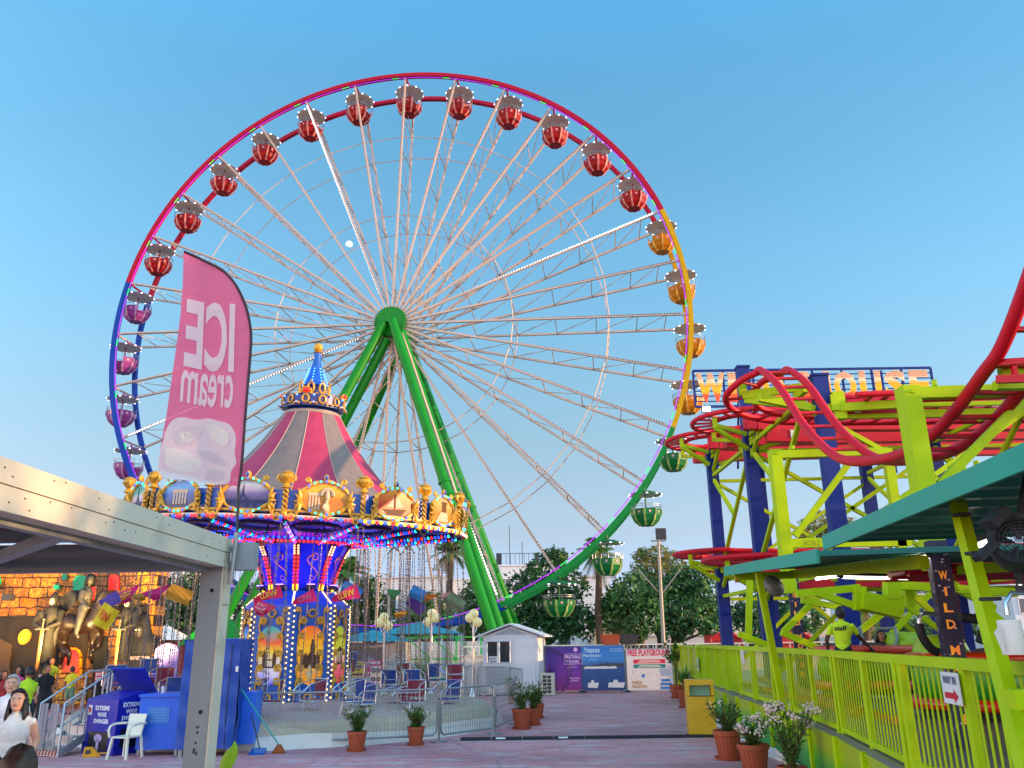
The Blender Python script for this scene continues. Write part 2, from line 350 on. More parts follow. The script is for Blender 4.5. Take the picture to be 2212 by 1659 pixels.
# gondolas: roof disc with rim lamps, mast, eight sided bowl with a doorway, hand rail
gl = {'red': ('92070e', 'd88a86', 'red'), 'yellow': ('b06e02', 'e0b04a', 'yellow'), 'green': ('0c6a34', '9cb060', 'green'), 'purple': ('8a3a86', 'b08ab0', 'purple')}
gm = {k: (mat('gondola_' + k, a, .4, 0, .12, 2, spec=.25), mat('gondola_stripe_' + k, b_, .4)) for k, (a, b_, c_) in gl.items()}
roof_under = mat('gondola_roof_underside', 'e6ded4', .6); emblem = mat('gondola_emblem', 'd8a8a8', .5)
def gondola(colk):
    body, stripe = gm[colk]
    g = thing('ferris_gondola', 'gondola', 'gondola')
    b = MB(); b.lathe([(0, -.32), (.55, -.36), (1.06, -.52), (1.12, -.6)], 32)
    b.lathe([(1.12, -.6), (1.0, -.62), (0, -.58)], 32, mi=1)
    b.build('roof', [body, roof_under], g, 30)
    b = MB()
    for k in range(10):
        a = 2*PI*k/10; b.box((1.13*math.cos(a), 1.13*math.sin(a), -.6), (.06, .12, .06), 0, a)
    b.build('roof_lamp', lamp_mat('roof_lamp_white', 'f2f0ff', .9) if 'roof_lamp_white' not in bpy.data.materials else bpy.data.materials['roof_lamp_white'], g)
    MB().tube((0, 0, .06), (0, 0, -2.5), .055, 8).build('mast', body, g)
    def pt(r, z, j): a = 2*PI*(j + .5)/8; return Vector((r*math.cos(a), r*math.sin(a), z))
    b = MB(); T = [(1.0, -1.62), (.99, -1.98), (.82, -2.38), (.5, -2.68)]
    for i in range(3):
        for j in range(8):
            if i == 0 and j == 0: continue
            b.quad(pt(*T[i], j), pt(*T[i], j+1), pt(*T[i+1], j+1), pt(*T[i+1], j))
            q = .965
            b.quad(pt(T[i][0]*q, T[i][1], j+1), pt(T[i][0]*q, T[i][1], j), pt(T[i+1][0]*q, T[i+1][1], j), pt(T[i+1][0]*q, T[i+1][1], j+1), 1)
    b.add([pt(.5, -2.68, j) for j in range(8)], [tuple(range(7, -1, -1))]); b.add([pt(.62, -2.42, j) for j in range(8)], [tuple(range(8))], 1)
    for j in range(8):
        if j: b.bar(pt(.985, -1.62, j), pt(.985, -1.62, j+1), .06, .05)
        b.bar(pt(.97, -2.0, j), pt(.97, -2.0, j+1), .05, .06)
        for (p0, p1) in ((T[0], T[1]), (T[1], T[2]), (T[2], T[3])): b.bar(pt(p0[0]*1.004, p0[1], j), pt(p1[0]*1.004, p1[1], j), .13, .03, 1)
    for j in range(1, 8):                                   # sun emblem on each upper panel
        c = (pt(1.0, -1.8, j) + pt(1.0, -1.8, j+1))/2*1.006; c.z = -1.8; nrm = Vector((c.x, c.y, 0)).normalized(); ex = nrm.cross(EZ)
        pts = [((.11 if i % 2 else .055)*math.cos(PI*i/8), (.11 if i % 2 else .055)*math.sin(PI*i/8)) for i in range(16)]
        b.poly(pts, c + nrm*.004, ex*-1, EZ, .006, 2)
    b.build('bowl', [body, stripe, emblem], g)
    b = MB()
    for r, z in ((1.03, -1.3), (1.02, -1.42)): b.path([pt(r, z, .95 + i*7.1/24) for i in range(25)], .018, 5)
    for i in range(13): q = .95 + i*7.1/12; b.tube(pt(1.0, -1.62, q), pt(1.03, -1.3, q), .014, 4)
    b.build('hand_rail', steel, g)
    b = MB()
    for s_ in (2, 4, 6): b.box(pt(.62, -2.05, s_ + .5), (.3, .5, .5), 0, 2*PI*(s_ + 1)/8)
    b.build('seat', white_p, g)
    return g
seen_order = {'red': 0, 'yellow': 0, 'green': 0, 'purple': 0}
gproto = {'red': gondola('red')}; first_red = True
rg = random.Random(3)
for k in range(NSP):
    k2 = k if k >= 4 else k + 32
    colk = 'red' if k2 < 16 else 'yellow' if k2 < 20 else 'green' if k2 < 24 else 'purple'
    if colk == 'purple' and k2 < 32: continue         # these hang behind the swing ride's roof, trees and booths
    p = wm @ wp(k, WR, WB/2)
    if colk not in gproto:
        if colk == 'red': g = gproto['red']
        else:
            g = copy_tree(gproto['red']); remat(g, {gm['red'][0]: gm[colk][0], gm['red'][1]: gm[colk][1]}); gproto[colk] = g
    elif colk == 'red' and first_red: g = gproto['red']; first_red = False
    else: g = copy_tree(gproto[colk])
    g.scale = (.9, .9, .88); g.location = p; g.rotation_euler = (0, 0, rg.choice((-.2, .1, -.7, -1.2, .9, -2.4, 2.6, -1.6)))
    idx = {'red': k2 - 4, 'yellow': k2 - 16, 'green': k2 - 20, 'purple': 35 - k2}[colk]
    if colk == 'red': lab = f'red gondola, {ORD[idx]} from the left along the red arc of the wheel'
    else: lab = f'{colk} gondola of the big wheel, {ORD[idx]} from the top of the four {colk} ones'
    tag(g, lab, 'gondola', 'gondolas of the big wheel')
# ---------------------------------------------------------------- the chair swing ride
SX, SY = -5.88, 23.0; SC = Vector((SX, SY, 0))
swing = thing('swing_ride', 'ornate chair swing ride with pink striped roof, gilded panels and blue painted tower', 'swing ride', SC)
to_cam = math.atan2(-SY, -SX)                              # direction from the ride towards the camera
tread = mat('tread_plate', 'b4a890', .55, 0, .12, 3, .5, bscale=60, grime=.4); tarp_w = mat('white_tarpaulin', 'cfccc6', .6, 0, .1, 3, .5, bscale=5, grime=.3)
blue_panel = mat('swing_blue_paint', '0a56b4', .35, 0, .14, 2.5, coat=.1)
blue_deep = mat('swing_deep_blue', '1020c8', .3, 0, .2, 2.0, coat=.1)
pinkm = mat('roof_pink', 'a83056', .55, 0, .14, 3.5, .15, grime=.35); greym = mat('roof_grey', '7a6e6a', .55, 0, .14, 3.0, .15, grime=.4)
seamm = mat('roof_seam', 'b9a494', .6)
cream = mat('cream_trim', 'cfc4ae', .5)
# deck
b = MB(); b.lathe([(1.2, .62), (5.0, .5), (5.12, .47)], 48); b.lathe([(5.12, .47), (5.35, .2)], 48)
for k in range(24):
    a = 2*PI*k/24; e = Vector((math.cos(a), math.sin(a), 0)); b.bar(e*1.3 + EZ*.618, e*5.1 + EZ*.486, .03, .012)
b.build('deck', tread, swing, 20)
b = MB(); vs = []; n = 160; rw = random.Random(5)
for z, r0 in ((.24, 5.37), (.12, 5.42), (.0, 5.5)):
    for i in range(n):
        a = 2*PI*i/n; r = r0 + .03*math.sin(a*17 + z*9) + .02*math.sin(a*41) + rw.uniform(-.012, .012); vs.append((r*math.cos(a), r*math.sin(a), z + (.03*math.sin(a*9) if z > .2 else 0)))
b.add(vs, [(i + n*q, (i+1) % n + n*q, (i+1) % n + n*(q+1), i + n*(q+1)) for q in range(2) for i in range(n)])
b.build('deck_skirt', tarp_w, swing, 60)
# tower: octagon with a vertex turned a little left of the camera
TA = to_cam + R(-5) ; TR = 1.37
def oct(r, z, j): a = TA + PI/4*j; return Vector((r*math.cos(a), r*math.sin(a), z))
b = MB()
for (r0, z0), (r1, z1) in (((TR, .55), (TR, 2.95)), ((TR, 2.95), (.98, 3.3)), ((.98, 3.3), (.84, 3.36))):
    for j in range(8): b.quad(oct(r0, z0, j), oct(r0, z0, j+1), oct(r1, z1, j+1), oct(r1, z1, j))
for j in range(8): b.bar(oct(TR*1.005, .55, j), oct(TR*1.005, 2.95, j), .05)
b.build('tower', blue_panel, swing)
def scroll(b, o, ex, ey, s=1.0, flip=1, mi=0, r=.03):
    """a gilded S-scroll with a curl at each end"""
    pts = []
    for i in range(26):
        t = i/25; a = t*3.6*PI; q = .10*(1 - t*.8)
        pts.append((flip*(.12 - q*math.cos(a)), .14 + q*math.sin(a)))
    pts = pts[::-1] + [(flip*(.02 - .06*i/6 + .1*(i/6)**2), .1 - .3*i/6) for i in range(1, 7)]
    k = len(pts)
    b.path([Vector(o) + ex*(x*s) + ey*(y*s) for x, y in pts], r*s, 6, mi, radii=[r*s*(.6 + .7*math.sin(PI*i/(k-1))) for i in range(k)])
def oval_arch(w_, h_, n=40, top=1.0):
    return [(w_*math.cos(2*PI*i/n)*(1 + .12*math.cos(4*PI*i/n)), h_*math.sin(2*PI*i/n)) for i in range(n)]
pic = [ramp_mat('picture_gothic', [(0, '8c1a1a'), (.3, 'b0603a'), (.55, 'd8c8a8'), (.75, '3a9ad8'), (1, '0a58b8')], 2, 1.05, 2.45, emit=.14),  # faint emission added to lift the tower pictures out of the shade
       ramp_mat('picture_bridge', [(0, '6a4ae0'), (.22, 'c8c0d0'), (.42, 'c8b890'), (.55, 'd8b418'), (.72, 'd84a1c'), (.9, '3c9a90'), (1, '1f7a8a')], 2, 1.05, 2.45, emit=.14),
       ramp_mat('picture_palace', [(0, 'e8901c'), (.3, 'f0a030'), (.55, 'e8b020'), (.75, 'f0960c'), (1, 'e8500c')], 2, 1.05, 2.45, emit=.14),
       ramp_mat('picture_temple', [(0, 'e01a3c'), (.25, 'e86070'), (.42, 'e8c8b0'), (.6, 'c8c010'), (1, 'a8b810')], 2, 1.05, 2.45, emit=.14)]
sil = mat('picture_line_work', '5a3418', .6); sil2 = mat('picture_pale_line_work', 'e0c890', .6)
# the face between vertices j and j+1 ; j=-2..1 are seen
faceset = {-2: 0, -1: 1, 0: 2, 1: 3}                        # picture for each face, right to left
for j in range(8):
    p0, p1 = oct(TR, 0, j), oct(TR, 0, j+1); ex = (p1 - p0).normalized(); nn = ex.cross(EZ); mid = (p0 + p1)/2
    o = mid + nn*.006; jj = j if j < 4 else j - 8; q = faceset.get(jj, j % 4)
    ornate = MB()
    b = MB(); pts = [( .34*math.cos(a), 2.05 + .38*math.sin(a)) for a in [PI*i/14 for i in range(15)]] + [(-.34, 1.62), (-.30, 1.55), (-.36, 1.4), (-.3, 1.2), (-.16, 1.06), (0, 1.0), (.16, 1.06), (.3, 1.2), (.36, 1.4), (.30, 1.55), (.34, 1.62)]
    b.poly(pts, o, ex, EZ, .02)
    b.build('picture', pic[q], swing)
    b = MB(); o2 = o + nn*.026                              # drawing on the picture
    def blk(x0, z0, x1, z1, mi=0): b.poly([(x0, z0), (x1, z0), (x1, z1), (x0, z1)], o2, ex, EZ, .004, mi)
    if q == 0:
        for x, h in ((-.18, .5), (-.08, .75), (.02, .62), (.1, .8), (.2, .5)): b.poly([(x-.06, 1.4), (x+.06, 1.4), (x+.02, 1.4+h*.7), (x, 1.4+h), (x-.02, 1.4+h*.7)], o2, ex, EZ, .004)
        blk(-.26, 1.15, .26, 1.4)
    elif q == 1:
        for x in (-.14, .14): blk(x-.05, 1.45, x+.05, 1.75); b.poly([(x-.04, 1.75), (x+.04, 1.75), (x, 1.88)], o2, ex, EZ, .004)
        blk(-.33, 1.42, .33, 1.46); blk(-.14, 1.6, .14, 1.63)
    elif q == 2:
        blk(-.24, 1.4, .26, 1.72); blk(.0, 1.72, .12, 1.98); blk(.02, 1.98, .1, 2.1)
        for i in range(5): blk(-.24 + .1*i, 1.72, -.19 + .1*i, 1.77)
        b.poly([(0, 1.12), (.08, 1.22), (.04, 1.42), (0, 1.5), (-.04, 1.42), (-.08, 1.22)], o2 + nn*.006, ex, EZ, .004, 1)
        for s_ in (-1, 1): b.path([o2 + nn*.01 + ex*(s_*x) + EZ*z for x, z in ((.02, 1.2), (.12, 1.34), (.2, 1.38), (.22, 1.28), (.16, 1.24))], .02, 5, 1)
    else:
        for i in range(4): blk(-.16 + .1*i, 1.52, -.12 + .1*i, 1.8)
        b.poly([(-.2, 1.8), (.24, 1.8), (.02, 1.92)], o2, ex, EZ, .004); blk(-.2, 1.47, .24, 1.52)
        for i in range(5): b.path([o2 + ex*(-.3 + .08*i) + EZ*(2.0 + .05*i), o2 + ex*(-.2 + .1*i) + EZ*(2.22 - .02*i)], .008, 4)
    b.build('picture_drawing', [sil, sil2], swing)
    g = ornate                                             # gilded scrolls round the picture, rosettes above and below
    for s_ in (-1, 1):
        for z, sc_ in ((2.42, 1.0), (2.08, .8), (1.66, .8), (1.3, .9), (.98, .9)):
            scroll(g, o + ex*(s_*.34) + EZ*z + nn*.03, ex, EZ, sc_*.95, -s_)
        scroll(g, o + ex*(s_*.3) + EZ*2.74 + nn*.03, ex, EZ, .62, s_); scroll(g, o + ex*(s_*.34) + EZ*.74 + nn*.03, ex, EZ, .7, s_)
    ring = [(.10*math.cos(2*PI*i/16), .09*math.sin(2*PI*i/16)) for i in range(16)]
    g.path([o + nn*.03 + ex*x + EZ*(2.74 + z) for x, z in ring], .028, 6, closed=True)
    g.path([o + nn*.03 + ex*x + EZ*(.72 + z*.8) for x, z in ring], .03, 6, closed=True)
    g.build('gilded_scrolls', gold, swing, 50)
    b = MB()                                               # column of bulbs at the corner: two staggered rows
    c = oct(TR + .035, 0, j)
    tx = Vector((-c.y, c.x, 0)).normalized()
    for i in range(36):
        b.ball(c + tx*(.065 if i % 2 else -.065) + EZ*(.62 + i*.066), .026, 6, 4)
    for i in range(8): b.ball(oct(TR - .06 - i*.045, 3.0 + .04*i, j), .03, 6, 4)
    tag(b.build('bulb_strip', bulb_w, swing, 60), kind='stuff')
# funnel
b = MB(); FP = [(.86, 3.36), (.9, 3.5), (1.0, 3.85), (1.16, 4.25), (1.3, 4.5), (1.34, 4.58)]
def fun(j, i, d=0): a = TA + PI/8*j; return Vector(((FP[i][0]+d)*math.cos(a), (FP[i][0]+d)*math.sin(a), FP[i][1]))
for i in range(5):
    for j in range(16): b.quad(fun(j, i), fun(j+1, i), fun(j+1, i+1), fun(j, i+1), 1 if i == 4 else 0)
b.build('funnel', [blue_deep, mat('funnel_copper_rim', 'b4601e', .35, .2)], swing)
b = MB(); bb = [MB(), MB(), MB()]
for j in range(8):
    for i in range(4):
        p, q = fun(2*j, i, .02), fun(2*j, i+1, .02); b.bar(p, q, .16, .03)
        for t in (.0, .25, .5, .75):
            w_ = p.lerp(q, t); tx = Vector((-w_.y, w_.x, 0)).normalized(); e = Vector((w_.x, w_.y, 0)).normalized()
            for s_ in (-1, 1): bb[0 if i == 0 else 1 if i < 3 else 2].ball(w_ + tx*(.05*s_) + e*.025, .027, 6, 4)
b.build('funnel_rib', mat('funnel_rib_copper', '9a3c1c', .35, .1), swing)
for q, m_ in zip(bb, (bulb_y, bulb_r, bulb_w)): tag(q.build('bulb_strip', m_, swing, 60), kind='stuff')
b = MB()
for j in range(8):                                          # painted curls between the ribs
    a = TA + PI/8*(2*j + 1)
    e = Vector((math.cos(a), math.sin(a), 0)); tx = Vector((-e.y, e.x, 0))
    pts = []
    for i in range(40):
        t = i/39
        x = .16*math.sin(t*2*PI) ; z = 3.55 + .75*t
        if t < .2: aa = (1 - t/.2)*2.2*PI; x = .0 + (.03 + .07*(t/.2))*math.sin(aa + .6) + .03; z = 3.66 + (.03 + .07*(t/.2))*math.cos(aa + .6)
        if t > .8: aa = ((t - .8)/.2)*2.2*PI; rr_ = .12 - .09*(t - .8)/.2; x = .02 + rr_*math.sin(aa - .6); z = 4.16 + rr_*math.cos(aa - .6)
        r_ = .98*(.86 + (z - 3.36)*.38) + .015; pts.append(e*r_ + tx*x + EZ*z)
    b.path(pts, .014, 4)
b.build('painted_curls', mat('funnel_curl_paint', 'c07a62', .5), swing)
for j in range(8):                                         # blue flood lamps at the foot of the funnel
    a = TA + PI/4*(j + .5); e = Vector((math.cos(a), math.sin(a), 0)); c = e*1.02 + EZ*3.42
    b = MB(); b.box(c, (.16, .22, .1), 0, a); b.box(c + EZ*.055 + e*.02, (.12, .18, .02), 1, a)
    b.build('flood_lamp', [black, lamp_mat('flood_lamp_violet', '6a48ff', 6) if j == 0 else bpy.data.materials['flood_lamp_violet']], swing)
for j in range(4):
    a = to_cam + R(-67 + 45*j)
    ld = bpy.data.lights.new('flood_lamp_light', 'POINT'); ld.energy = 9; ld.color = (.12, .1, 1); ld.shadow_soft_size = .15
    lo = bpy.data.objects.new('flood_lamp_light', ld); COL.objects.link(lo); lo.location = SC + Vector((1.9*math.cos(a), 1.9*math.sin(a), 3.75))
# ---- tilted rotating top: every part below hangs in this frame
tilt = Matrix.Translation(Vector((0, 0, 4.9))) @ Matrix.Rotation(R(2.4), 4, 'Y') @ Matrix.Rotation(R(3.2), 4, 'X') @ Matrix.Translation(Vector((0, 0, -4.9)))
NB = 16; BA = to_cam + R(6); CRR = 4.42
def pa(r, z, j): a = BA + 2*PI*j/NB; return Vector((r*math.cos(a), r*math.sin(a), z))
b = MB()
for j in range(NB):
    b.quad(pa(1.3, 4.66, j+.5), pa(CRR, 5.0, j+.5), pa(CRR, 5.0, j-.5), pa(1.3, 4.66, j-.5))
b.tf(tilt).build('ceiling', mat('ceiling_night_blue', '1418b8', .35, 0, .35, 1.5, coat=.3), swing)
b = MB()
for j in range(NB):                                         # painted medallions on the ceiling
    e = pa(1, 0, j); tx = Vector((-e.y, e.x, 0)); up = Vector((e.x, e.y, .105))
    for rr_ in (1, .8):
        b.path([e*0 + pa(3.35, 4.86, j) - EZ*.0 + tx*(.55*rr_*math.cos(a)*(1 + .06*math.cos(8*a))) + up*(.5*rr_*math.sin(a)) for a in [2*PI*i/32 for i in range(32)]], .035 if rr_ == 1 else .015, 5, closed=True)
b.tf(tilt).build('ceiling_medallion', mat('medallion_bronze', '5c4a58', .4, .2), swing)
bb = [MB(), MB(), MB()]
for j in range(NB):                                         # radial rows of bulbs
    p, q = pa(1.5, 4.63, j+.5), pa(CRR - .1, 4.94, j+.5)
    for i in range(30):
        w_ = p.lerp(q, (i + .5)/30)
        bb[(0, 1, 1, 0, 1, 2)[i % 6]].ball(w_ - EZ*.035, .045, 6, 4)
for i in range(200):
    bb[i % 2].ball(pa(1.75 + .5*(i % 2), 4.62 + .055*(i % 2), i*NB/200.), .035, 6, 4)
for q, m_ in zip(bb, (bulb_r, bulb_b, bulb_t)): tag(q.tf(tilt).build('ceiling_bulbs', m_, swing, 60), kind='stuff')
b = MB()
for j in range(NB):
    p, q = pa(1.4, 4.6, j+.5), pa(CRR, 4.93, j+.5); b.bar(p - EZ*.0, q, .06, .08)
b.tf(tilt).build('ceiling_rib', mat('rib_dark_blue', '0c0e40', .5), swing)
b = MB(); bb = [MB(), MB(), MB(), MB()]
for j in range(NB):                                         # cornice with its row of bulbs
    p, q = pa(CRR + .05, 5.02, j-.5), pa(CRR + .05, 5.02, j+.5); b.bar(p, q, .2, .07)
    b.bar(p + EZ*.13 , q + EZ*.13, .12, .05, 1)
    for i in range(16):
        w_ = p.lerp(q, (i + .5)/16); e = Vector((w_.x, w_.y, 0)).normalized()
        k_ = (0, 0, 3, 1)[i % 4] if -2 <= j <= 0 or j > 13 else (2, 1, 2, 0)[i % 4]
        bb[k_].ball(w_ + e*.12 - EZ*.03, .038, 6, 4)
b.tf(tilt).build('cornice', [cream, gold], swing)
for q, m_ in zip(bb, (bulb_r, bulb_b, bulb_y, bulb_off)): tag(q.tf(tilt).build('cornice_bulbs', m_, swing, 60), kind='stuff')
# rounding boards
bpic = [ramp_mat('board_night', [(0, '0a1a50'), (.35, '2a60b0'), (.6, '4aa0d8'), (1, '103a88')], 2, 5.1, 5.75),
        ramp_mat('board_dusk', [(0, '2a3468'), (.3, '7a6aa0'), (.55, 'd8c8c8'), (.75, '4aa090'), (1, '2a7060')], 2, 5.1, 5.75),
        ramp_mat('board_amber', [(0, 'b8742a'), (.4, 'e0ac30'), (.7, 'e09410'), (1, 'b84c08')], 2, 5.1, 5.75),
        ramp_mat('board_orange', [(0, 'b82808'), (.3, 'd06408'), (.6, 'd88c0c'), (1, 'c06c08')], 2, 5.1, 5.75),
        ramp_mat('board_cream', [(0, 'a87820'), (.4, 'c8a860'), (.7, 'd09868'), (1, 'b86c30')], 2, 5.1, 5.75)]
stone = mat('picture_stone', 'c8b498', .6, 0, .25, 12); bsil = mat('picture_dark_blue', '20285a', .6); gem = mat('blue_cabochon', '1c4aa0', .12, 0, .1, coat=1)
for j in range(NB):
    jj = j if j < 8 else j - 16
    q = {-2: 0, -1: 1, 0: 2, 1: 3, 2: 4, -3: 1, 3: 2}.get(jj, j % 5)
    e = pa(1, 0, j); ex = Vector((-e.y, e.x, 0)); o = pa(CRR*math.cos(PI/NB) + .05, 0, j); hw = CRR*math.tan(PI/NB) - .01
    T3 = tilt
    b = MB(); b.box(o + EZ*5.36 - e*.05, (.08, 2*hw, .52), 0, math.atan2(e.y, e.x)); bd = b.tf(T3).build('rounding_board', blue_panel, swing)
    b = MB(); pts = [(.5*math.cos(a)*(1 + .1*math.cos(2*a)), 5.44 + (.31 if math.sin(a) < 0 else .36)*math.sin(a)) for a in [2*PI*i/36 for i in range(36)]]
    b.poly(pts, o + e*.02, ex, EZ, .03)
    b.tf(T3).build('picture', bpic[q], bd)
    b = MB(); o2 = o + e*.055
    def pl(pp, mi=0): b.poly(pp, o2, ex, EZ, .006, mi)
    if q == 2:                                             # bearded bust beside a small temple
        b.ball(o2 + ex*.06 + EZ*5.52, .13, 10, 8, 1, .4, .85, 1.15); b.ball(o2 + ex*.05 + EZ*5.42, .1, 8, 6, 1, .4, .8, 1.1)
        b.ball(o2 + ex*.05 + EZ*5.24, .3, 12, 6, 1, .25, 1, .42)
        for i in range(9): b.ball(o2 + ex*(.05 + .13*math.cos(PI*i/8)) + EZ*(5.55 + .12*math.sin(PI*i/8)) + e*.02, .045, 6, 4, 1)
        b.ball(o2 + ex*.05 + EZ*5.5 + e*.055, .03, 6, 4, 1)
        for i in range(4): pl([(-.36 + .07*i, 5.2), (-.325 + .07*i, 5.2), (-.325 + .07*i, 5.52), (-.36 + .07*i, 5.52)], 1)
        pl([(-.38, 5.52), (-.1, 5.52), (-.1, 5.58), (-.38, 5.58)], 1)
    elif q == 1:                                           # iron lattice tower over an arched bridge
        pl([(-.18, 5.36), (-.13, 5.36), (-.1, 5.5), (-.08, 5.72), (-.09, 5.72), (-.12, 5.5)], 0); pl([(-.02, 5.36), (.02, 5.36), (-.07, 5.52), (-.08, 5.72), (-.09, 5.5)], 0); pl([(-.14, 5.44), (-.02, 5.44), (-.03, 5.46), (-.13, 5.46)], 0)
        pl([(-.46, 5.3), (.46, 5.3), (.46, 5.36), (-.46, 5.36)], 0)
        for i in range(5): pl([(-.4 + .19*i, 5.2), (-.34 + .19*i, 5.2), (-.32 + .19*i, 5.3), (-.42 + .19*i, 5.3)], 0)
    elif q == 3:                                           # a boat on an amber lagoon
        pl([(-.2, 5.22), (.22, 5.22), (.34, 5.36), (-.34, 5.33)], 2); pl([(-.02, 5.34), (.01, 5.34), (.01, 5.7), (-.02, 5.7)], 2); pl([(.03, 5.38), (.26, 5.42), (.03, 5.68)], 1); pl([(-.04, 5.38), (-.04, 5.62), (-.24, 5.4)], 1); pl([(-.44, 5.2), (.44, 5.2), (.44, 5.215), (-.44, 5.215)], 0)
    elif q == 0:                                           # colonnade
        for i in range(5): pl([(-.2 + .09*i, 5.26), (-.15 + .09*i, 5.26), (-.15 + .09*i, 5.52), (-.2 + .09*i, 5.52)], 1)
        pl([(-.24, 5.52), (.25, 5.52), (.25, 5.6), (-.24, 5.6)], 1)
    else:
        for i in range(3): pl([(-.02 + .08*i, 5.44), (.03 + .08*i, 5.44), (.03 + .08*i, 5.66), (-.02 + .08*i, 5.66)], 2)
        pl([(-.06, 5.66), (.24, 5.66), (.22, 5.7), (-.04, 5.7)], 2); pl([(-.28, 5.2), (.3, 5.2), (.26, 5.42), (-.05, 5.44), (-.2, 5.3)], 1)
    b.tf(T3).build('picture_drawing', [bsil, stone, sil], bd, 50)
    b = MB(); n_ = 48; rfr = []; pth = []
    for i in range(n_):
        a = 2*PI*i/n_; pth.append(o + e*.06 + ex*(.545*math.cos(a)*(1 + .08*math.cos(2*a))) + EZ*(5.44 + (.345 if math.sin(a) < 0 else .41)*math.sin(a))); rfr.append(.042 + .016*math.cos(a*9))
    b.path(pth, .05, 6, closed=True, radii=rfr)
    for s_ in (-1, 1):                                     # leaves at both ends
        for i in range(5):
            a = R(-62 + 31*i); c0 = o + e*.05 + ex*(s_*.53) + EZ*5.36; tip = c0 + ex*(s_*.17*math.cos(a)) + EZ*(.34*math.sin(a)) + e*.06
            b.path([c0, c0.lerp(tip, .5) + e*.06, tip], .03, 5, radii=[.04, .045, .01])
        scroll(b, o + e*.08 + ex*(s_*.62) + EZ*5.14, ex, EZ*-1, .9, s_); scroll(b, o + e*.06 + ex*(s_*.34) + EZ*5.78, ex, EZ, .6, s_)
    b.path([o + e*.07 + ex*x + EZ*z for x, z in ((-.14, 5.08), (0, 5.03), (.14, 5.08))], .05, 6)
    b.ball(o + e*.08 + EZ*5.05, .06, 8, 5); b.ball(o + e*.07 + EZ*5.93, .1, 10, 6, 0, .6, 1.15, .9)
    b.tf(T3).build('gilded_frame', gold, bd, 50)
    b = MB(); b.ball(o + e*.11 + EZ*5.93, .075, 10, 6, 0, .6, 1.2, .85); b.tf(T3).build('cabochon', gem, bd, 60)
    b = MB(); bl = MB()
    for i in list(range(6, 19, 2)) + [31, 33, 35, 37, 39, 41]:
        a = 2*PI*i/n_
        bl.ball(pth[i] + e*.055, .027, 6, 4, 0 if (i // 2 + j) % 3 else 1)
    bl.tf(T3).build('frame_bulb', [bulb_t, bulb_b], bd, 60)
    # pillar between boards
    c = pa(CRR + .1, 0, j + .5); b = MB(); ex2 = Vector((-c.y, c.x, 0)).normalized(); e2 = Vector((c.x, c.y, 0)).normalized()
    for s_ in (0, 1): b.path([c + ex2*(.05*math.cos(i*PI/4 + s_*PI)) + e2*(.03*math.sin(i*PI/4 + s_*PI)) + EZ*(5.12 + i*.028) for i in range(20)], .026, 5)
    b.ball(c + EZ*5.08, .08, 8, 5)
    b.lathe([(.05, 5.64), (.13, 5.66), (.09, 5.7), (.06, 5.76), (.12, 5.82), (.17, 5.9), (.13, 5.97), (.15, 6.0), (.05, 6.05), (0, 6.06)], 12, c)
    for s_ in (-1, 1): b.path([c + ex2*(s_*.08) + EZ*5.78, c + ex2*(s_*.2) + EZ*5.84, c + ex2*(s_*.17) + EZ*5.95], .035, 5)
    b.tf(T3).build('pillar', gold, swing, 50)
# tent roof
prof = [(4.4, 5.4), (2.95, 5.7), (2.5, 6.03), (2.08, 6.45), (1.68, 6.9), (1.3, 7.4), (1.05, 7.8), (.8, 8.22)]
b = MB(); b.lathe(prof, 56, mi=lambda i, k: (k//4) % 2, a0=BA - PI/14, a1=BA - PI/14 + 2*PI); b.tf(tilt).build('tent_roof', [pinkm, greym], swing, 20)
b = MB()
for k in range(14):
    a = BA - PI/14 + 2*PI*k/14
    b.path([Vector(((r + .005)*math.cos(a), (r + .005)*math.sin(a), z + .006)) for r, z in prof], .012, 4)
b.tf(tilt).build('roof_seam', seamm, swing)
cr_blue = mat('crown_blue', '0c2c78', .35, 0, .15, 6, coat=.3)
b = MB(); b.lathe([(.82, 8.2), (.82, 8.22), (.79, 8.24), (.79, 8.27), (.76, 8.28), (.76, 8.3)], 32, mi=1); b.lathe([(.76, 8.3), (.6, 8.5), (.5, 8.6)], 24)
b.lathe([(.7, 8.38), (.86, 8.38), (.88, 8.72), (.72, 8.72), (.7, 8.38)], 32)
b.lathe([(.5, 8.6), (.34, 8.75), (.3, 8.95), (.36, 9.1)], 16); b.lathe([(.36, 9.08), (.22, 9.4), (.12, 9.8), (.1, 10.12)], 12, mi=2)
b.tf(tilt).build('crown', [cr_blue, mat('roof_band', '9a8a80', .5), blue_panel], swing, 40)
b = MB(); lb = MB(); rb = MB()
for k in range(12):
    a = 2*PI*k/12; e = Vector((math.cos(a), math.sin(a), 0)); tx = Vector((-e.y, e.x, 0)); c = e*.89 + EZ*8.56
    b.path([c + tx*(.09*math.cos(t)) + EZ*(.11*math.sin(t)) for t in [2*PI*i/12 for i in range(12)]], .026, 5, closed=True)
    b.path([c + tx*.12 - EZ*.14, c + tx*.23 - EZ*.1, c + tx*.34 - EZ*.14], .03, 5); b.path([c + tx*.12 + EZ*.15, c + tx*.23 + EZ*.12, c + tx*.34 + EZ*.15], .025, 5)
    for s_ in (-1, 1): lb.ball(c + tx*(.23) + EZ*(.1*s_), .03, 6, 4)
    if k % 3 == 0: rb.ball(e*.86 + EZ*8.8, .11, 10, 6, 0, 1, 1, .7); b.path([e*.86 + tx*(.13*math.cos(t)) + EZ*(8.8 + .08*math.sin(t)) for t in [2*PI*i/12 for i in range(12)]], .025, 5, closed=True)
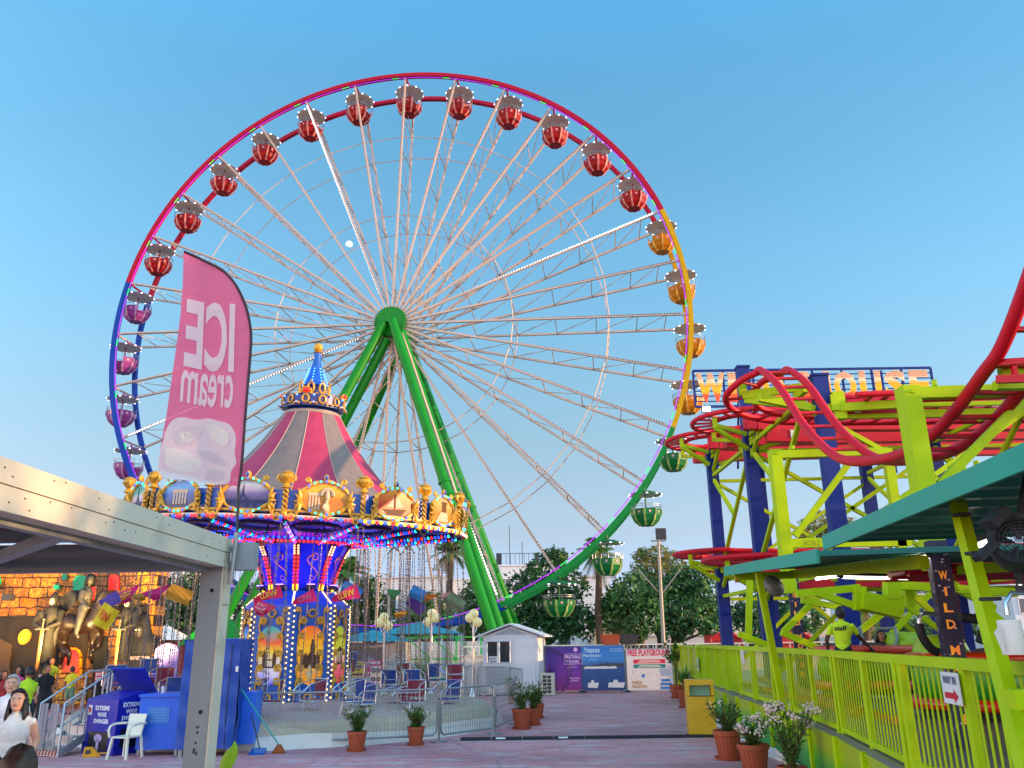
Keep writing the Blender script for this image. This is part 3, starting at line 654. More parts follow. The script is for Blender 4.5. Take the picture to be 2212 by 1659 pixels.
for k in range(8):
    a = 2*PI*k/8; e = Vector((math.cos(a), math.sin(a), 0)); tx = Vector((-e.y, e.x, 0)); c = e*.42 + EZ*8.98
    b.path([c + tx*(.09*math.cos(t)) + EZ*(.15*math.sin(t)) for t in [2*PI*i/12 for i in range(12)]], .03, 5, closed=True); b.ball(c + EZ*.2 + e*.02, .035, 6, 4); b.ball(c - EZ*.16, .07, 6, 4)
    for i in range(6): lb.ball(e*(.36 - .028*i) + EZ*(9.14 + .09*i), .024, 6, 4)
b.lathe([(.1, 10.1), (.14, 10.12), (.08, 10.15)], 12); b.ball((0, 0, 10.27), .14, 14, 10)
b.tf(tilt).build('crown_gilding', gold, swing, 50)
lb.tf(tilt).build('crown_bulb', lamp_mat('crown_bulb_blue', '3c78ff', 2), swing, 60); rb.tf(tilt).build('crown_ruby', lamp_mat('ruby', 'd81818', .3), swing, 60)

# ---- swing chairs: seat, frame, chains ; they hang from the ceiling and are things of their own
seat_r = mat('seat_red', '7c1030', .5); seat_b = mat('seat_blue', '123c8c', .5); chain_m = mat('chain_steel', '6e625c', .5, .3)
def swing_chair(m_, L_):
    t = thing('swing_chair', 'x', 'swing chair')
    b = MB(); b.box((0, .0, 0), (.42, .36, .04)); b.build('seat', m_, t)
    b = MB(); b.box((0, .2, .25), (.4, .03, .36)); b.build('backrest', m_, t)
    b = MB()
    for s_ in (-.23, .23):
        b.path([(s_, -.18, -.02), (s_, .2, -.02), (s_, .24, .44), (s_, -.2, .34), (s_, -.18, -.02)], .016, 6)
        b.tube((s_, -.2, .34), (s_, -.36, .2), .014, 6)
    b.tube((-.23, .24, .44), (.23, .24, .44), .016, 6); b.tube((-.23, -.18, -.02), (.23, -.18, -.02), .016, 6); b.tube((-.23, -.36, .2), (.23, -.36, .2), .014, 6)
    b.tube((0, -.18, -.02), (0, -.25, -.32), .012, 5); b.tube((-.12, -.25, -.32), (.12, -.25, -.32), .012, 5)
    b.build('frame', chrome, t)
    for s_ in (-.23, .23):
        for y0, y1 in ((-.2, -.06), (.24, .06)):
            b = MB(); z0, z1 = (.34 if y0 < 0 else .44), L_
            n_ = 44
            for i in range(n_):                            # links, turned alternately
                p = Vector((s_, y0, z0)).lerp(Vector((s_*.8, y1, z1)), i/n_); q = Vector((s_, y0, z0)).lerp(Vector((s_*.8, y1, z1)), (i + .8)/n_)
                b.bar(p, q, .026 if i % 2 else .010, .010 if i % 2 else .026)
            b.build('chain', chain_m, t)
    b = MB(); b.path([(-.2, 0, L_), (-.12, 0, L_ + .12), (0, 0, L_ + .2), (.12, 0, L_ + .12), (.2, 0, L_)], .018, 5); b.tube((-.2, -.07, L_), (-.2, .07, L_), .014, 5); b.tube((.2, -.07, L_), (.2, .07, L_), .014, 5)
    b.build('hanger', dark, t)
    return t
cps = {}
order = []
for row, rr_ in ((0, 4.3), (1, 3.2)):
    for j in range(NB):
        a = BA + 2*PI*(j + .5 if row == 0 else j + .1)/NB
        p = Vector((rr_*math.cos(a), rr_*math.sin(a), 4.93 if row == 0 else 4.82)); p = tilt @ p
        w_ = SC + p; order.append((w_, a, row, j))
px_of = lambda w_: 1106 + F_PX*((w_ - CO).dot(CR)/(w_ - CO).dot(CF))
order.sort(key=lambda t_: (t_[2], px_of(t_[0])))
cnt = {}
for w_, a, row, j in order:
    colr = 'red' if (j + row) % 2 else 'blue'; m_ = seat_r if colr == 'red' else seat_b
    near = (w_.y < SY)
    if (colr) not in cps: t = cps[colr] = swing_chair(m_, 3.75)
    else: t = copy_tree(cps[colr])
    t.location = w_ - EZ*(3.95 + .12*((j*7) % 3 - 1)); t.rotation_euler = (0, 0, a + .45*math.sin(j*2.1 + row))
    key = (colr, row, near); cnt[key] = cnt.get(key, 0) + 1
    lab = f'{colr} swing chair, {ORD[cnt[key]-1]} {colr} one from left in {"outer" if row == 0 else "inner"} ring, {"near" if near else "far"} side'
    tag(t, lab, 'swing chair', 'chairs hanging on chains from the swing ride')
# ---------------------------------------------------------------- wild mouse coaster on the right
def z7(x, y): return ((2650 + x/1.564)/1.8373, (1400 + y/1.564)/1.8373)
def z8(x, y): return ((2650 + x/1.564)/1.8373, (2250 + y/1.564)/1.8373)
c_red = mat('track_red', 'c80e28', .45, 0, .12, 1.2, spec=.3, grime=.15); c_lime = mat('coaster_lime', 'aac800', .5, 0, .1, 1.4, .1, grime=.25, spec=.2)
c_blue = mat('coaster_column_blue', '10287a', .45, 0, .12, 1.0, spec=.25, grime=.2); teal = mat('fascia_teal', '109a80', .4, 0, .1, 1.5, grime=.2)
roof_g = mat('corrugated_green', '16604a', .4, 0, .15, 1.2, grime=.2); deck_m = mat('deck_chequer_plate', '8a8e90', .3, .6, .15, 2, .7, bscale=45)
coaster = thing('roller_coaster', 'red wild mouse roller coaster track on blue columns with lime green brackets', 'roller coaster', (7, 20, 0))
CI = Matrix.Translation((-7, -20, 0))
def cb(b, name, m, sm=0): return b.tf(CI).build(name, m, coaster, sm)
def smooth_path(P, n=6):
    P = [Vector(p) for p in P]; out_ = []
    for i in range(len(P) - 1):
        p0 = P[max(0, i-1)]; p1 = P[i]; p2 = P[i+1]; p3 = P[min(len(P)-1, i+2)]
        for k in range(n):
            t = k/n; out_.append(.5*((2*p1) + (p2 - p0)*t + (2*p0 - 5*p1 + 4*p2 - p3)*t*t + (3*p1 - p0 - 3*p2 + p3)*t**3))
    return out_ + [P[-1]]
def track(P, gauge=.7, r=.075, ties=.4, spine=False, n=6, name='track_section', tie_r=.045):
    C = smooth_path(P, n); Lf, Rt = [], []
    for i, p in enumerate(C):
        t = (C[min(i+1, len(C)-1)] - C[max(i-1, 0)]); t.z *= .0; t.normalize(); s_ = t.cross(EZ)
        Lf.append(p - s_*gauge/2); Rt.append(p + s_*gauge/2)
    b = MB(); b.path(Lf, r, 10); b.path(Rt, r, 10)
    acc = 0
    for i in range(1, len(C)):
        acc += (C[i] - C[i-1]).length
        while acc > ties:
            acc -= ties; f = 1 - acc/max(1e-6, (C[i] - C[i-1]).length); a_, b_ = Lf[i-1].lerp(Lf[i], f), Rt[i-1].lerp(Rt[i], f)
            b.bar(a_ - EZ*.02, b_ - EZ*.02, tie_r*2.2, tie_r*1.2)
    if spine:
        for i in range(len(C)-1):
            if abs(C[i].y - C[i+1].y) < .02: b.bar(C[i] - EZ*.36, C[i+1] - EZ*.36, .34, .4)
    cb(b, name, c_red, 50)
def hairpin(yc, z, x0=7.25, x1=17.0, r=1.2, dz=.15, spine=True):
    P = [(x1, yc + r, z + dz), (12, yc + r, z + dz*.7), (x0 + .6, yc + r, z + dz*.3)]
    P += [(x0 - r*math.sin(a), yc + r*math.cos(a), z) for a in [PI*i/8 for i in range(9)]]
    P += [(x0 + .6, yc - r, z - dz*.3), (12, yc - r, z - dz*.6), (x1, yc - r, z - dz)]
    track(P, spine=spine)
hairpin(30.0, 9.0, 7.3, 19); hairpin(25.0, 8.45, 7.2, 17)
hairpin(30.0, 4.87, 7.3, 19, spine=True); hairpin(25.0, 4.2, 7.2, 17, spine=True)
track([(15, 22.0, 7.7), (10, 22.0, 7.7), (8, 22.0, 7.72), (7.0, 21.9, 7.8), (6.35, 21.6, 7.95), (6.05, 21.1, 8.15), (6.25, 20.6, 8.38), (6.6, 20.25, 8.5), (6.65, 19.9, 8.48), (6.65, 19.0, 7.95), (6.65, 18.35, 7.42), (6.65, 17.8, 6.85), (6.65, 17.3, 6.37), (6.65, 16.6, 5.83),
       (6.65, 15.8, 5.35), (6.65, 15, 5.08), (6.65, 14, 4.9), (6.65, 13, 4.8), (6.65, 12.1, 4.86), (6.65, 11.3, 5.05), (6.65, 10.5, 5.33), (6.65, 10, 5.52), (6.65, 9.3, 6.05), (6.65, 8.5, 6.8), (6.65, 7.2, 8.2)], r=.09, ties=.62)
track([(8.3, 19.4, 7.55), (12, 19.2, 7.6), (16, 19.0, 7.65)], spine=False)
track([(7.9, 21.0, 8.0), (11, 20.6, 7.7), (16, 20.2, 7.4)], spine=True)
track([(16, 12.2, 6.55), (12, 12.4, 6.5), (8.7, 12.6, 6.4)], spine=True); track([(16, 16.2, 3.7), (11, 16.6, 3.65), (8.4, 17.2, 3.6)], spine=True)
track([(16, 12.9, 2.98), (11, 13.0, 2.96), (6.0, 13.2, 2.94)], spine=True, r=.09); track([(16, 14.5, 3.05), (11, 14.6, 3.02), (6.6, 14.8, 3.0)], spine=True, r=.09); track([(16, 23.2, 3.9), (7.6, 23.2, 3.8)], spine=True)
b = MB()
for y, t_, x in ((20.6, '2', 10.1), (24.0, '1', 9.45)):
    p = at(*(z7(1160, 355) if t_ == '2' else z7(772, 510)), y - .55 if t_ == '2' else 23.55)
    b.text(t_, p - V(.09, .16, .12), (1, 0, 0), (0, 0, 1), .16, .24, bold=.02)
    cb(b, 'track_number', white_p); b = MB()
    yy = p.y; A_, B_ = (at(*z7(1070, 345), yy), at(*z7(1450, 335), yy)) if t_ == '2' else (at(*z7(610, 515), yy), at(*z7(1000, 520), yy)); b.bar(A_, B_, .28, .36); cb(b, 'box_beam', c_red); b = MB()
def column(x, y, zt, w_=.38):
    b = MB(); b.bar((x, y, .1), (x, y, zt), w_, w_*.8, 0, (0, 1, 0)); b.box((x, y, .1), (w_*1.8, w_*1.8, .12)); b.box((x, y, zt + .03), (w_*1.1, w_, .06)); cb(b, 'column', c_blue)
for x, y, zt in ((7.35, 30, 8.6), (7.35, 25, 10.2), (7.8, 20, 8.3), (13, 30, 8.6), (13, 25, 8.4), (13.2, 20, 8.2), (11.5, 15, 5.5), (12.6, 12, 6.4), (9.8, 32.5, 11.6), (16, 32.5, 11.6)): column(x, y, zt)
def lime(pts, w_=.16, h=None, name='bracket'):
    b = MB()
    for p, q in pts: b.bar(p, q, w_, h or w_)
    cb(b, name, c_lime)
for yc, z, x in ((30, 9.0, 7.35), (25, 8.45, 7.35), (30, 4.87, 7.35), (25, 4.2, 7.35)):
    lime([((x, yc - .45, z - .62), (x, yc + .45, z - .62)), ((x - .2, yc - .4, z - .5), (6.15, yc - .9, z - .35)), ((x - .2, yc - .4, z - .95), (6.1, yc - .9, z - .42)), ((6.1, yc - .9, z - .42), (6.1, yc - .9, z - .1)),
          ((x - .2, yc + .4, z - .5), (6.5, yc + .95, z - .35)), ((6.5, yc + .95, z - .4), (6.5, yc + .95, z - .1)), ((x, yc - 1.3, z - .45), (x, yc + 1.3, z - .45)), ((x + .2, yc, z - .9), (x + 1.6, yc - 1.2, z - .6)),
          ((x, yc - 1.25, z - .5), (x, yc - .1, z - 1.15)), ((x, yc + 1.25, z - .5), (x, yc + .1, z - 1.15))], .1, .12)
lime([((7.3, 19.6, 7.9), (7.3, 20.4, 7.9)), ((7.4, 20.2, 8.1), (6.1, 20.9, 8.1)), ((7.4, 20.2, 7.6), (6.15, 20.9, 8.0)), ((6.1, 20.9, 8.1), (6.1, 20.9, 8.45)), ((7.9, 19.9, 7.45), (9.6, 19.2, 7.35)), ((7.8, 20, 7.3), (13, 20, 7.3)), ((6.2, 19.9, 7.75), (7.5, 20, 7.5))], .14, .2)
b = MB(); b.box((8.15, 19.9, 7.5), (.3, .3, .7)); b.box((8.02, 19.72, 7.55), (.2, .05, .4)); cb(b, 'drive_box', c_lime)
tr = []
for x in (7.35, 13.0):                                     # lattice between the columns
    for (ya, yb) in ((30, 25), (25, 20)):
        tr += [((x, ya, 4.2), (x, yb, 7.6)), ((x, ya, 7.6), (x, (ya+yb)/2, 5.9)), ((x, ya, 3.4), (x, yb, 3.4)), ((x, ya, 7.7), (x, yb, 7.7))]
for y in (30, 25, 20): tr += [((7.5, y, 4.0), (13, y, 7.4)), ((7.5, y, 7.4), (13, y, 4.0)), ((7.5, y, 7.5), (17, y, 7.6)), ((13, y, 7.4), (17.5, y, 4.2)), ((13, y, 4.0), (17.5, y, 7.4)), ((7.5, y, 3.3), (17, y, 3.3)), ((7.5, y, 1.0), (10.2, y, 3.3)), ((12.8, y, 1.0), (10.2, y, 3.3))]
tr += [((8.6, 16, 5.2), (10.2, 15.6, 3.4)), ((11.5, 15, 5.2), (10.2, 15.6, 3.4)), ((9.0, 12.6, 6.1), (12.6, 12, 6.1)), ((9.6, 12.3, 6.0), (10.6, 12.3, 3.4)), ((11.4, 12.3, 6.0), (10.6, 12.3, 3.4)), ((11.5, 15, 5.4), (14.5, 15, 3.2))]
for p, q in tr: lime([(p, q)], .11, .11, 'brace')
q8l = lambda pts, Y: [at(*z8(*p), Y) for p in pts]
for pts, Y, w_ in ((((800, 165), (1190, 128)), 16.6, .14), (((900, 150), (1240, 268)), 16.6, .13), (((1190, 120), (1190, 270)), 16.5, .2), (((1390, 95), (1390, 200)), 16.4, .26), (((1195, 205), (1440, 262)), 16.45, .34), (((1425, 175), (1435, 295)), 16.4, .16), (((720, 400), (930, 190)), 18.5, .12), (((1195, 395), (1340, 280)), 18, .12), (((1500, 150), (1640, 280)), 18, .12), (((1800, 140), (2030, 255)), 17, .12), (((1450, 215), (1690, 390)), 19, .11), (((1400, 110), (2160, 160)), 17, .16), (((830, 205), (1070, 250)), 18, .12), (((440, 415), (660, 500)), 19, .13), (((705, 405), (950, 510)), 18.4, .13), (((1540, 520), (1690, 455)), 18, .11), (((510, 60), (500, 470)), 20, .13)):
    A_, B_ = q8l(pts, Y); lime([(A_, B_)], w_, w_, 'brace')
def cframe(y, zt, zb, w_, name):                           # the C shaped frames that carry the drop
    b = MB(); b.bar((5.6, y, zb - .9), (5.6, y, zt), w_, w_*1.15, 0, (0, 1, 0)); b.bar((5.6 - w_*.4, y - .02, zt - .1), (8.0, y - .02, zt - .06), w_*.55, w_*.7); b.bar((5.6, y, zb + .1), (8.2, y, zb + .1), w_*.7, w_*.8)
    b.bar((5.85, y + .03, zb + .25), (7.3, y + .03, zt - .15), .1, .12); b.bar((8.0, y, zb - 1.2), (8.0, y, zt), w_*.8, w_*.7, 0, (0, 1, 0)); b.tube((6.0, y, zt + .02), (6.0, y, zt + .1), .04, 8)
    b.box((5.6, y - w_*.6, zt - .1), (.05, .04, .05)); 
    cb(b, name, c_lime)
    b = MB(); b.text('AC16.2', (5.95, y - w_*.4 - .012, zb + .04), (1, 0, 0), (0, 0, 1), .34, .11); cb(b, 'stencil', mat('stencil_olive', '707a18', .6))
cframe(17.3, 5.82, 3.75, .23, 'support_frame'); cframe(11.2, 5.36, 3.72, .24, 'support_frame')
b = MB(); b.tube((8.1, 14.2, 3.3), (8.1, 14.2, 4.3), .15, 12); b.tube((8.1, 14.2, 4.3), (8.1, 14.2, 4.9), .05, 8); b.box((8.1, 14.2, 4.3), (.45, .45, .05)); cb(b, 'support_post', c_lime, 40); b = MB(); b.tube((9.6, 12.8, 3.4), (9.6, 12.8, 5.1), .18, 12); b.box((9.6, 12.8, 5.1), (.5, .5, .08)); b.box((9.6, 12.8, 5.35), (.1, .1, .5)); cb(b, 'support_post', c_lime, 40)

b = MB(); A_, B_ = at(*z7(2010, 120), 10.2), at(*z7(2330, 105), 9.8); b.bar(A_ + V(.12, 0, .13), B_ + V(0, 0, .13), .09, .08); b.bar(A_ + V(.05, 0, -.1), B_ + V(0, 0, -.1), .09, .1); b.bar(A_ + V(.3, 0, .13), A_ + V(.3, 0, -.1), .06, .06); cb(b, 'box_beam', c_red)
b = MB(); A_ = at(*z7(2150, 200), 10.4); b.box(A_, (.5, .12, .12)); b.box(A_ + V(0, 0, .15), (.3, .12, .25)); cb(b, 'bracket', c_lime)
# the sign: letters of lamps on a blue lattice
sg = thing('lamp_sign', 'WILD MOUSE sign of amber lamp letters on a dark blue lattice above the coaster', 'sign', (13, 34, 11.5))
b = MB(); sx0, sx1, sz0, sz1 = -5.13, 5.2, -.02, 1.6
for z in (sz0, sz1): b.bar((sx0, .08, z), (sx1, .08, z), .09)
for i in range(9): x = sx0 + (sx1 - sx0)*i/8; b.bar((x, .08, sz0), (x, .08, sz1), .08)
for i in range(1, 7): z = sz0 + (sz1 - sz0)*i/7; b.bar((sx0, .08, z), (sx1, .08, z), .04)
for x in (-3.2, 3): b.bar((x, .12, -3), (x, .12, 1.5), .14); b.bar((x, .12, .9), (x + .1, 1.8, -2.4), .08)
b.build('lattice_frame', c_blue, sg)
lamp_letters = ramp_mat('lamp_letters', [(0, 'd84a30'), (.3, 'e86a3a'), (.42, 'f0c020'), (.6, 'e0a030'), (.74, 'f0e0c8'), (.82, 'c89a78'), (1, 'b88a70')], 2, .1, 1.45, .5, .04, 4, emit=.1)
b = MB(); xx = -5.05
LW = {'W': 1.25, 'I': .38, 'L': .85, 'D': .95, ' ': .45, 'M': 1.25, 'O': 1.0, 'U': .95, 'S': .95, 'E': .85}
lb = [MB(), MB(), MB()]
for ch in 'WILD MOUSE':
    if ch != ' ':
        q = MB().text(ch, (xx, 0, .14), (1, 0, 0), (0, 0, 1), LW[ch], 1.34, bold=.05, lift=0); q.build('letter', lamp_letters, sg); b.add(q.v, q.f)
    xx += LW[ch] + .13
import bmesh
for (v0, fs) in ((b.v, b.f),):                              # lamps on a grid over the letter faces
    tris = [[Vector(v0[i]) for i in f] for f in fs]
    done = set()
    for t_ in tris:
        for k in range(1, len(t_) - 1):
            A, B, C_ = t_[0], t_[k], t_[k+1]
            for gx in range(int(math.ceil(min(A.x, B.x, C_.x)/.09)), int(max(A.x, B.x, C_.x)/.09) + 1):
                for gz in range(int(math.ceil(min(A.z, B.z, C_.z)/.09)), int(max(A.z, B.z, C_.z)/.09) + 1):
                    x, z = gx*.09, gz*.09; s1 = (B.x-A.x)*(z-A.z) - (B.z-A.z)*(x-A.x); s2 = (C_.x-B.x)*(z-B.z) - (C_.z-B.z)*(x-B.x); s3 = (A.x-C_.x)*(z-C_.z) - (A.z-C_.z)*(x-C_.x)
                    if (gx, gz) not in done and ((s1 >= 0 and s2 >= 0 and s3 >= 0) or (s1 <= 0 and s2 <= 0 and s3 <= 0)):
                        done.add((gx, gz)); lb[0 if z < .5 else 1 if z < 1.0 else 2].octa((x, -.03, z), .034)
for q, c_, e in zip(lb, ('e84a28', 'e89a18', 'd8b088'), (.15, .3, .2)): tag(q.build('letter_lamps', lamp_mat('letter_lamp_' + c_, c_, e), sg), kind='stuff')
fl = thing('flood_light', 'bright white flood light on the left coaster hairpin under the sign', 'flood light', at(1525, 884, 28.2))
b = MB(); b.box((0, 0, 0), (.3, .12, .22)); b.box((0, -.065, 0), (.26, .01, .18), 1); b.bar((0, .05, -.1), (.3, .3, -.5), .05); b.build('housing', [dark, lamp_mat('flood_white', 'ffffff', 8)], fl)

# ---- station: deck, wall, fence, roofs
FL = [(2.9, 2.2), (3.68, 8.6), (4.1, 11.0), (4.6, 15.1), (4.78, 18.1), (5.24, 25.0)]
DZ = .83
st = thing('station_platform', 'raised coaster station platform of chequer plate behind the lime fence', 'platform', (8, 14, 0))
b = MB(); P = [Vector((x - .09, y, DZ)) for x, y in FL] + [Vector((6.0, 33, DZ)), Vector((19, 33, DZ)), Vector((19, 2.2, DZ))]
b.add(P + [p - EZ*.06 for p in P], [tuple(range(len(P))), tuple(range(2*len(P)-1, len(P)-1, -1))] + [(i, i + len(P), (i+1) % len(P) + len(P), (i+1) % len(P)) for i in range(len(P))])
b.tf(Matrix.Translation((-8, -14, 0))).build('deck_plate', deck_m, st)
b = MB()
for x in (6.5, 10, 14, 18):
    for y in (4, 10, 16, 22, 28): b.box((x, y, .38), (.2, .2, .76))
b.tf(Matrix.Translation((-8, -14, 0))).build('deck_props', c_lime, st)
wall_m = ramp_mat('painted_wall', [(0, '0c8a3c'), (.34, '1f9a38'), (.5, '6ab020'), (.66, 'a4b80c'), (1, 'a8bc0c')], 2, .0, .95, .35, .32, .35)
wl = thing('station_wall', 'low lime wall under the fence with dark green spray along its foot', 'wall', (0, 0, 0))
lenF = [0]
for (xa, ya), (xb, yb) in zip(FL[:-1], FL[1:]): lenF.append(lenF[-1] + math.hypot(xb - xa, yb - ya))
def fpt(s_, z, off=0.0):
    for i in range(len(FL) - 1):
        if s_ <= lenF[i+1] or i == len(FL) - 2:
            t = (s_ - lenF[i])/(lenF[i+1] - lenF[i]); d = Vector((FL[i+1][0] - FL[i][0], FL[i+1][1] - FL[i][1], 0)).normalized(); n_ = Vector((-d.y, d.x, 0))
            return Vector((FL[i][0], FL[i][1], z)).lerp(Vector((FL[i+1][0], FL[i+1][1], z)), t) + n_*off
b = MB(); TL = lenF[-1]; step = 1.52; npan = int(TL/step)
for i in range(npan):
    a, c = fpt(i*step + .03, 0, .1), fpt((i+1)*step - .03, 0, .1)
    b.add([a + EZ*.14, c + EZ*.14, c + EZ*.76, a + EZ*.76], [(3, 2, 1, 0)]); d = (c - a).normalized(); n_ = Vector((-d.y, d.x, 0))
    b.bar(a + EZ*.77, c + EZ*.77, .04, .03); b.bar(a + EZ*.15, c + EZ*.15, .04, .03)
b.build('wall_panels', wall_m, wl)
b = MB()
for i in range(npan + 1):
    p = fpt(i*step, 0, .12); b.bar(p + EZ*.05, p + EZ*.8, .07, .06)
b.build('wall_post', c_lime, wl)
b = MB(); rw = random.Random(9)
for i in range(60):
    a, c = fpt(TL*i/60, 0), fpt(TL*(i+1)/60, 0)
    k0, k1 = .13 + .04*math.sin(i*1.3), .13 + .04*math.sin((i+1)*1.3); d0, d1 = .2 + .07*math.sin(i*.9), .2 + .07*math.sin((i+1)*.9)
    n_ = Vector((-1, .12, 0)); b.quad(a + n_*d0, c + n_*d1, c + n_*.15 + EZ*k1, a + n_*.15 + EZ*k0)
b.build('wall_skirt', tarp_w, wl, 80)
fn = thing('metal_fence', 'lime green metal bar fence along the edge of the coaster platform', 'fence', (0, 0, 0))
for i in range(npan):
    b = MB(); a, c = fpt(i*step + .07, 0), fpt((i+1)*step - .03, 0)
    if (c - a).length > .3:
        b.bar(a + EZ*.88, c + EZ*.88, .045, .06)
        n_ = 11
        for k in range(1, n_): p = a.lerp(c, k/n_); b.bar(p + EZ*.9, p + EZ*1.74, .02, .01)
        if i > npan - 5: b.quad(a + EZ*.9 + V(.03, 0, 0), c + EZ*.9 + V(.03, 0, 0), c + EZ*1.74 + V(.03, 0, 0), a + EZ*1.74 + V(.03, 0, 0))
    b.build('fence_panel', c_lime, fn)
for i in range(npan + 1):
    b = MB()
    for q in ((0, .1) if i % 2 == 0 else (0,)):
        p = fpt(i*step + q, 0, .02 if q else 0); b.bar(p + EZ*.55, p + EZ*1.77, .075, .06)
    b.build('fence_post', c_lime, fn)
b = MB()
for i in range(npan):
    a, c = fpt(i*step, 0), fpt((i+1)*step, 0); b.bar(a + EZ*1.785, c + EZ*1.785, .075, .085)
b.build('top_rail', c_lime, fn)
bf = thing('yellow_fence', 'plain yellow sheet fence behind the potted plants beside the playground banner', 'fence', (0, 0, 0))
b = MB(); b.quad((5.24, 25, .1), (6.05, 33.2, .1), (6.05, 33.2, 1.75), (5.24, 25, 1.75)); b.build('sheet', mat('fence_sheet_yellow', 'b4b80c', .4, 0, .1, 1, grime=.2), bf)
b = MB(); b.bar((5.22, 25, 1.75), (6.03, 33.2, 1.75), .07); b.bar((5.22, 25, .9), (6.03, 33.2, .9), .05)
for i in range(6): p = V(5.22, 25, 0).lerp(V(6.03, 33.2, 0), i/5); b.bar(p + EZ*0, p + EZ*1.75, .06)
b.build('rail', c_lime, bf)
# corrugated roofs, parallel to the fence
def roof(name, label, e0, e1, X1, lights=None):
    t = thing(name, label, 'canopy roof', e0); e0, e1 = Vector(e0), Vector(e1); d = (e1 - e0); k = int(d.length/.42); b = MB(); vs = []
    for i in range(k*4 + 1):
        f = i/(k*4); p = e0.lerp(e1, f); z = (0, .07, .07, 0)[i % 4]
        vs += [p + EZ*z, Vector((X1, p.y + .15, p.z + .12 + z))]
    b.add([v - e0 for v in vs], [(2*i, 2*i+2, 2*i+3, 2*i+1) for i in range(k*4)]); b.build('corrugated_sheet', roof_g, t)
    b = MB(); b.bar(V(-.02, 0, .0), d + V(-.02, 0, 0), .03, .15); b.build('fascia', teal, t)
    b = MB()
    for q in ((.04,) if 'far' in label else ()): p = d*q - EZ*.1; b.bar(p + V(.1, 0, 0), V(X1 - e0.x, p.y + .15, p.z + .12), .09, .12)
    for x in ((1.15, 3.2) if 'far' in label else (3.6,)): b.bar(V(x, 0, -.07), d + V(x, .1, -.07), .1, .14)
    b.build('rafter', c_lime, t); return t
roof('station_roof', 'near station roof of green corrugated sheet with a rising teal edge', (3.32, 8.9, 2.95), (2.95, 4.3, 2.98), 8.6)
roof('station_roof', 'far lower station roof of green corrugated sheet with teal edge beside trees', (3.66, 14.6, 3.1), (3.26, 8.95, 2.82), 9.0)
for a, c, lb_ in ((z8(690, 545), z7(555, 1330), 'far slanted lime post holding the corner of the lower roof'), (z8(2170, 700), z7(1785, 880), 'near slanted lime post holding the teal edged roof at right')):
    yb = 13.2 if 'far' in lb_ else 4.9; yt = 12.9 if 'far' in lb_ else 6.6
    p, q = at(*a, yb), at(*c, yt); t = thing('canopy_post', lb_, 'post', p); b = MB(); b.bar((0, 0, -.9), q - p, .09, .09, 0, (0, 1, 0)); b.box((0, 0, -.1), (.14, .14, .1)); b.build('shaft', c_lime, t)
    if 'near' in lb_:
        b = MB()
        for f in (.35, .6, .85): b.tube((q - p)*f - EZ*.01, (q - p)*f + EZ*.012, .068, 8)
        b.build('cable_tie', black, t)
tube_m = lamp_mat('fluorescent', 'fffbe8', 3.0)
for i, (a, c, ya, yc, lb_) in enumerate(((z7(1080, 1392), z7(1490, 1400), 14, 14, 'long bright fluorescent tube under the far end of the station roof'), (z7(1170, 1356), z7(1370, 1325), 11.6, 10.2, 'fluorescent tube on the lime beam left of the tall letter post'),
        (z7(920, 1402), z7(1062, 1384), 13.4, 12.2, 'small fluorescent tube left of the long tube under the roof'), (z7(1510, 1290), z7(1625, 1262), 9.9, 9.2, 'fluorescent tube touching the tall WILD MOUSE letter post'),
        (z7(1930, 1195), z7(2010, 1168), 7.6, 7.0, 'fluorescent tube behind the near slanted lime post'), (z7(2170, 1345), z7(2195, 1478), 6.0, 5.9, 'upright fluorescent tube at the far right below the black fan'))):
    p, q = at(*a, ya), at(*c, yc); t = thing('tube_light', lb_, 'tube light', p, 0, 'tube lights of the coaster station'); d = q - p
    b = MB(); b.tube(V(0, 0, 0), d, .022, 8); b.build('tube', tube_m, t)
    b = MB(); b.bar(V(0, .0, .05), d + V(0, 0, .05), .05, .05); b.box((0, 0, .01), (.05, .05, .06)); b.box(d + V(0, 0, .01), (.05, .05, .06)); b.build('fitting', dark, t)
# letter posts
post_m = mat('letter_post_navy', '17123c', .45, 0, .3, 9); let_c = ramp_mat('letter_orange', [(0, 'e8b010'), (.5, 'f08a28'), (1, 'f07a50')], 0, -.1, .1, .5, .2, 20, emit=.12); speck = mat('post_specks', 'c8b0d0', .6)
def letter_post(p, h, w_, label, word='WILDMOUSE'):
    t = thing('letter_post', label, 'sign post', p, R(-12)); b = MB(); b.box((0, 0, h/2), (w_, w_, h)); b.build('shaft', post_m, t)
    n_ = len(word); zt = h*.80; dz = h*.72/9
    for i, ch in enumerate(word):
        b = MB()
        zz = zt - i*dz - (dz*.55 if i >= 4 else 0)
        b.text(ch, (-w_*.23 if ch not in 'I' else -w_*.065, -w_/2, zz), (1, 0, 0), (0, 0, 1), w_*.46 if ch != 'I' else w_*.13, dz*.56, bold=.03)
        b.build('letter', let_c, t)
    b = MB(); rs = random.Random(4)
    for i in range(70):
        z = rs.uniform(.1, h - .1); c = rs.uniform(-w_*.42, w_*.42); s_ = rs.uniform(.006, .016)
        if h*.84 < z < h*.93 or h*.40 < z < h*.47 or rs.random() < .25: b.poly([(s_*math.cos(k), s_*.8*math.sin(k)) for k in [2*PI*j/6 for j in range(6)]], V(c, -w_/2 - .002, z), (1, 0, 0), (0, 0, 1))
        b.poly([(s_*.7*math.cos(k), s_*2*math.sin(k)) for k in [2*PI*j/6 for j in range(6)]], V(-w_/2 - .002, c, z), (0, -1, 0), (0, 0, 1))
    b.build('speckles', speck, t); return t
letter_post(gp(*z8(1870, 1130), DZ), 2.2, .2, 'tall dark letter post reading WILD MOUSE in orange beside the WAY IN sign')
letter_post(gp(*z8(850, 765), DZ), 2.55, .24, 'distant dark letter post reading WILD MOUSE left of the man in yellow')
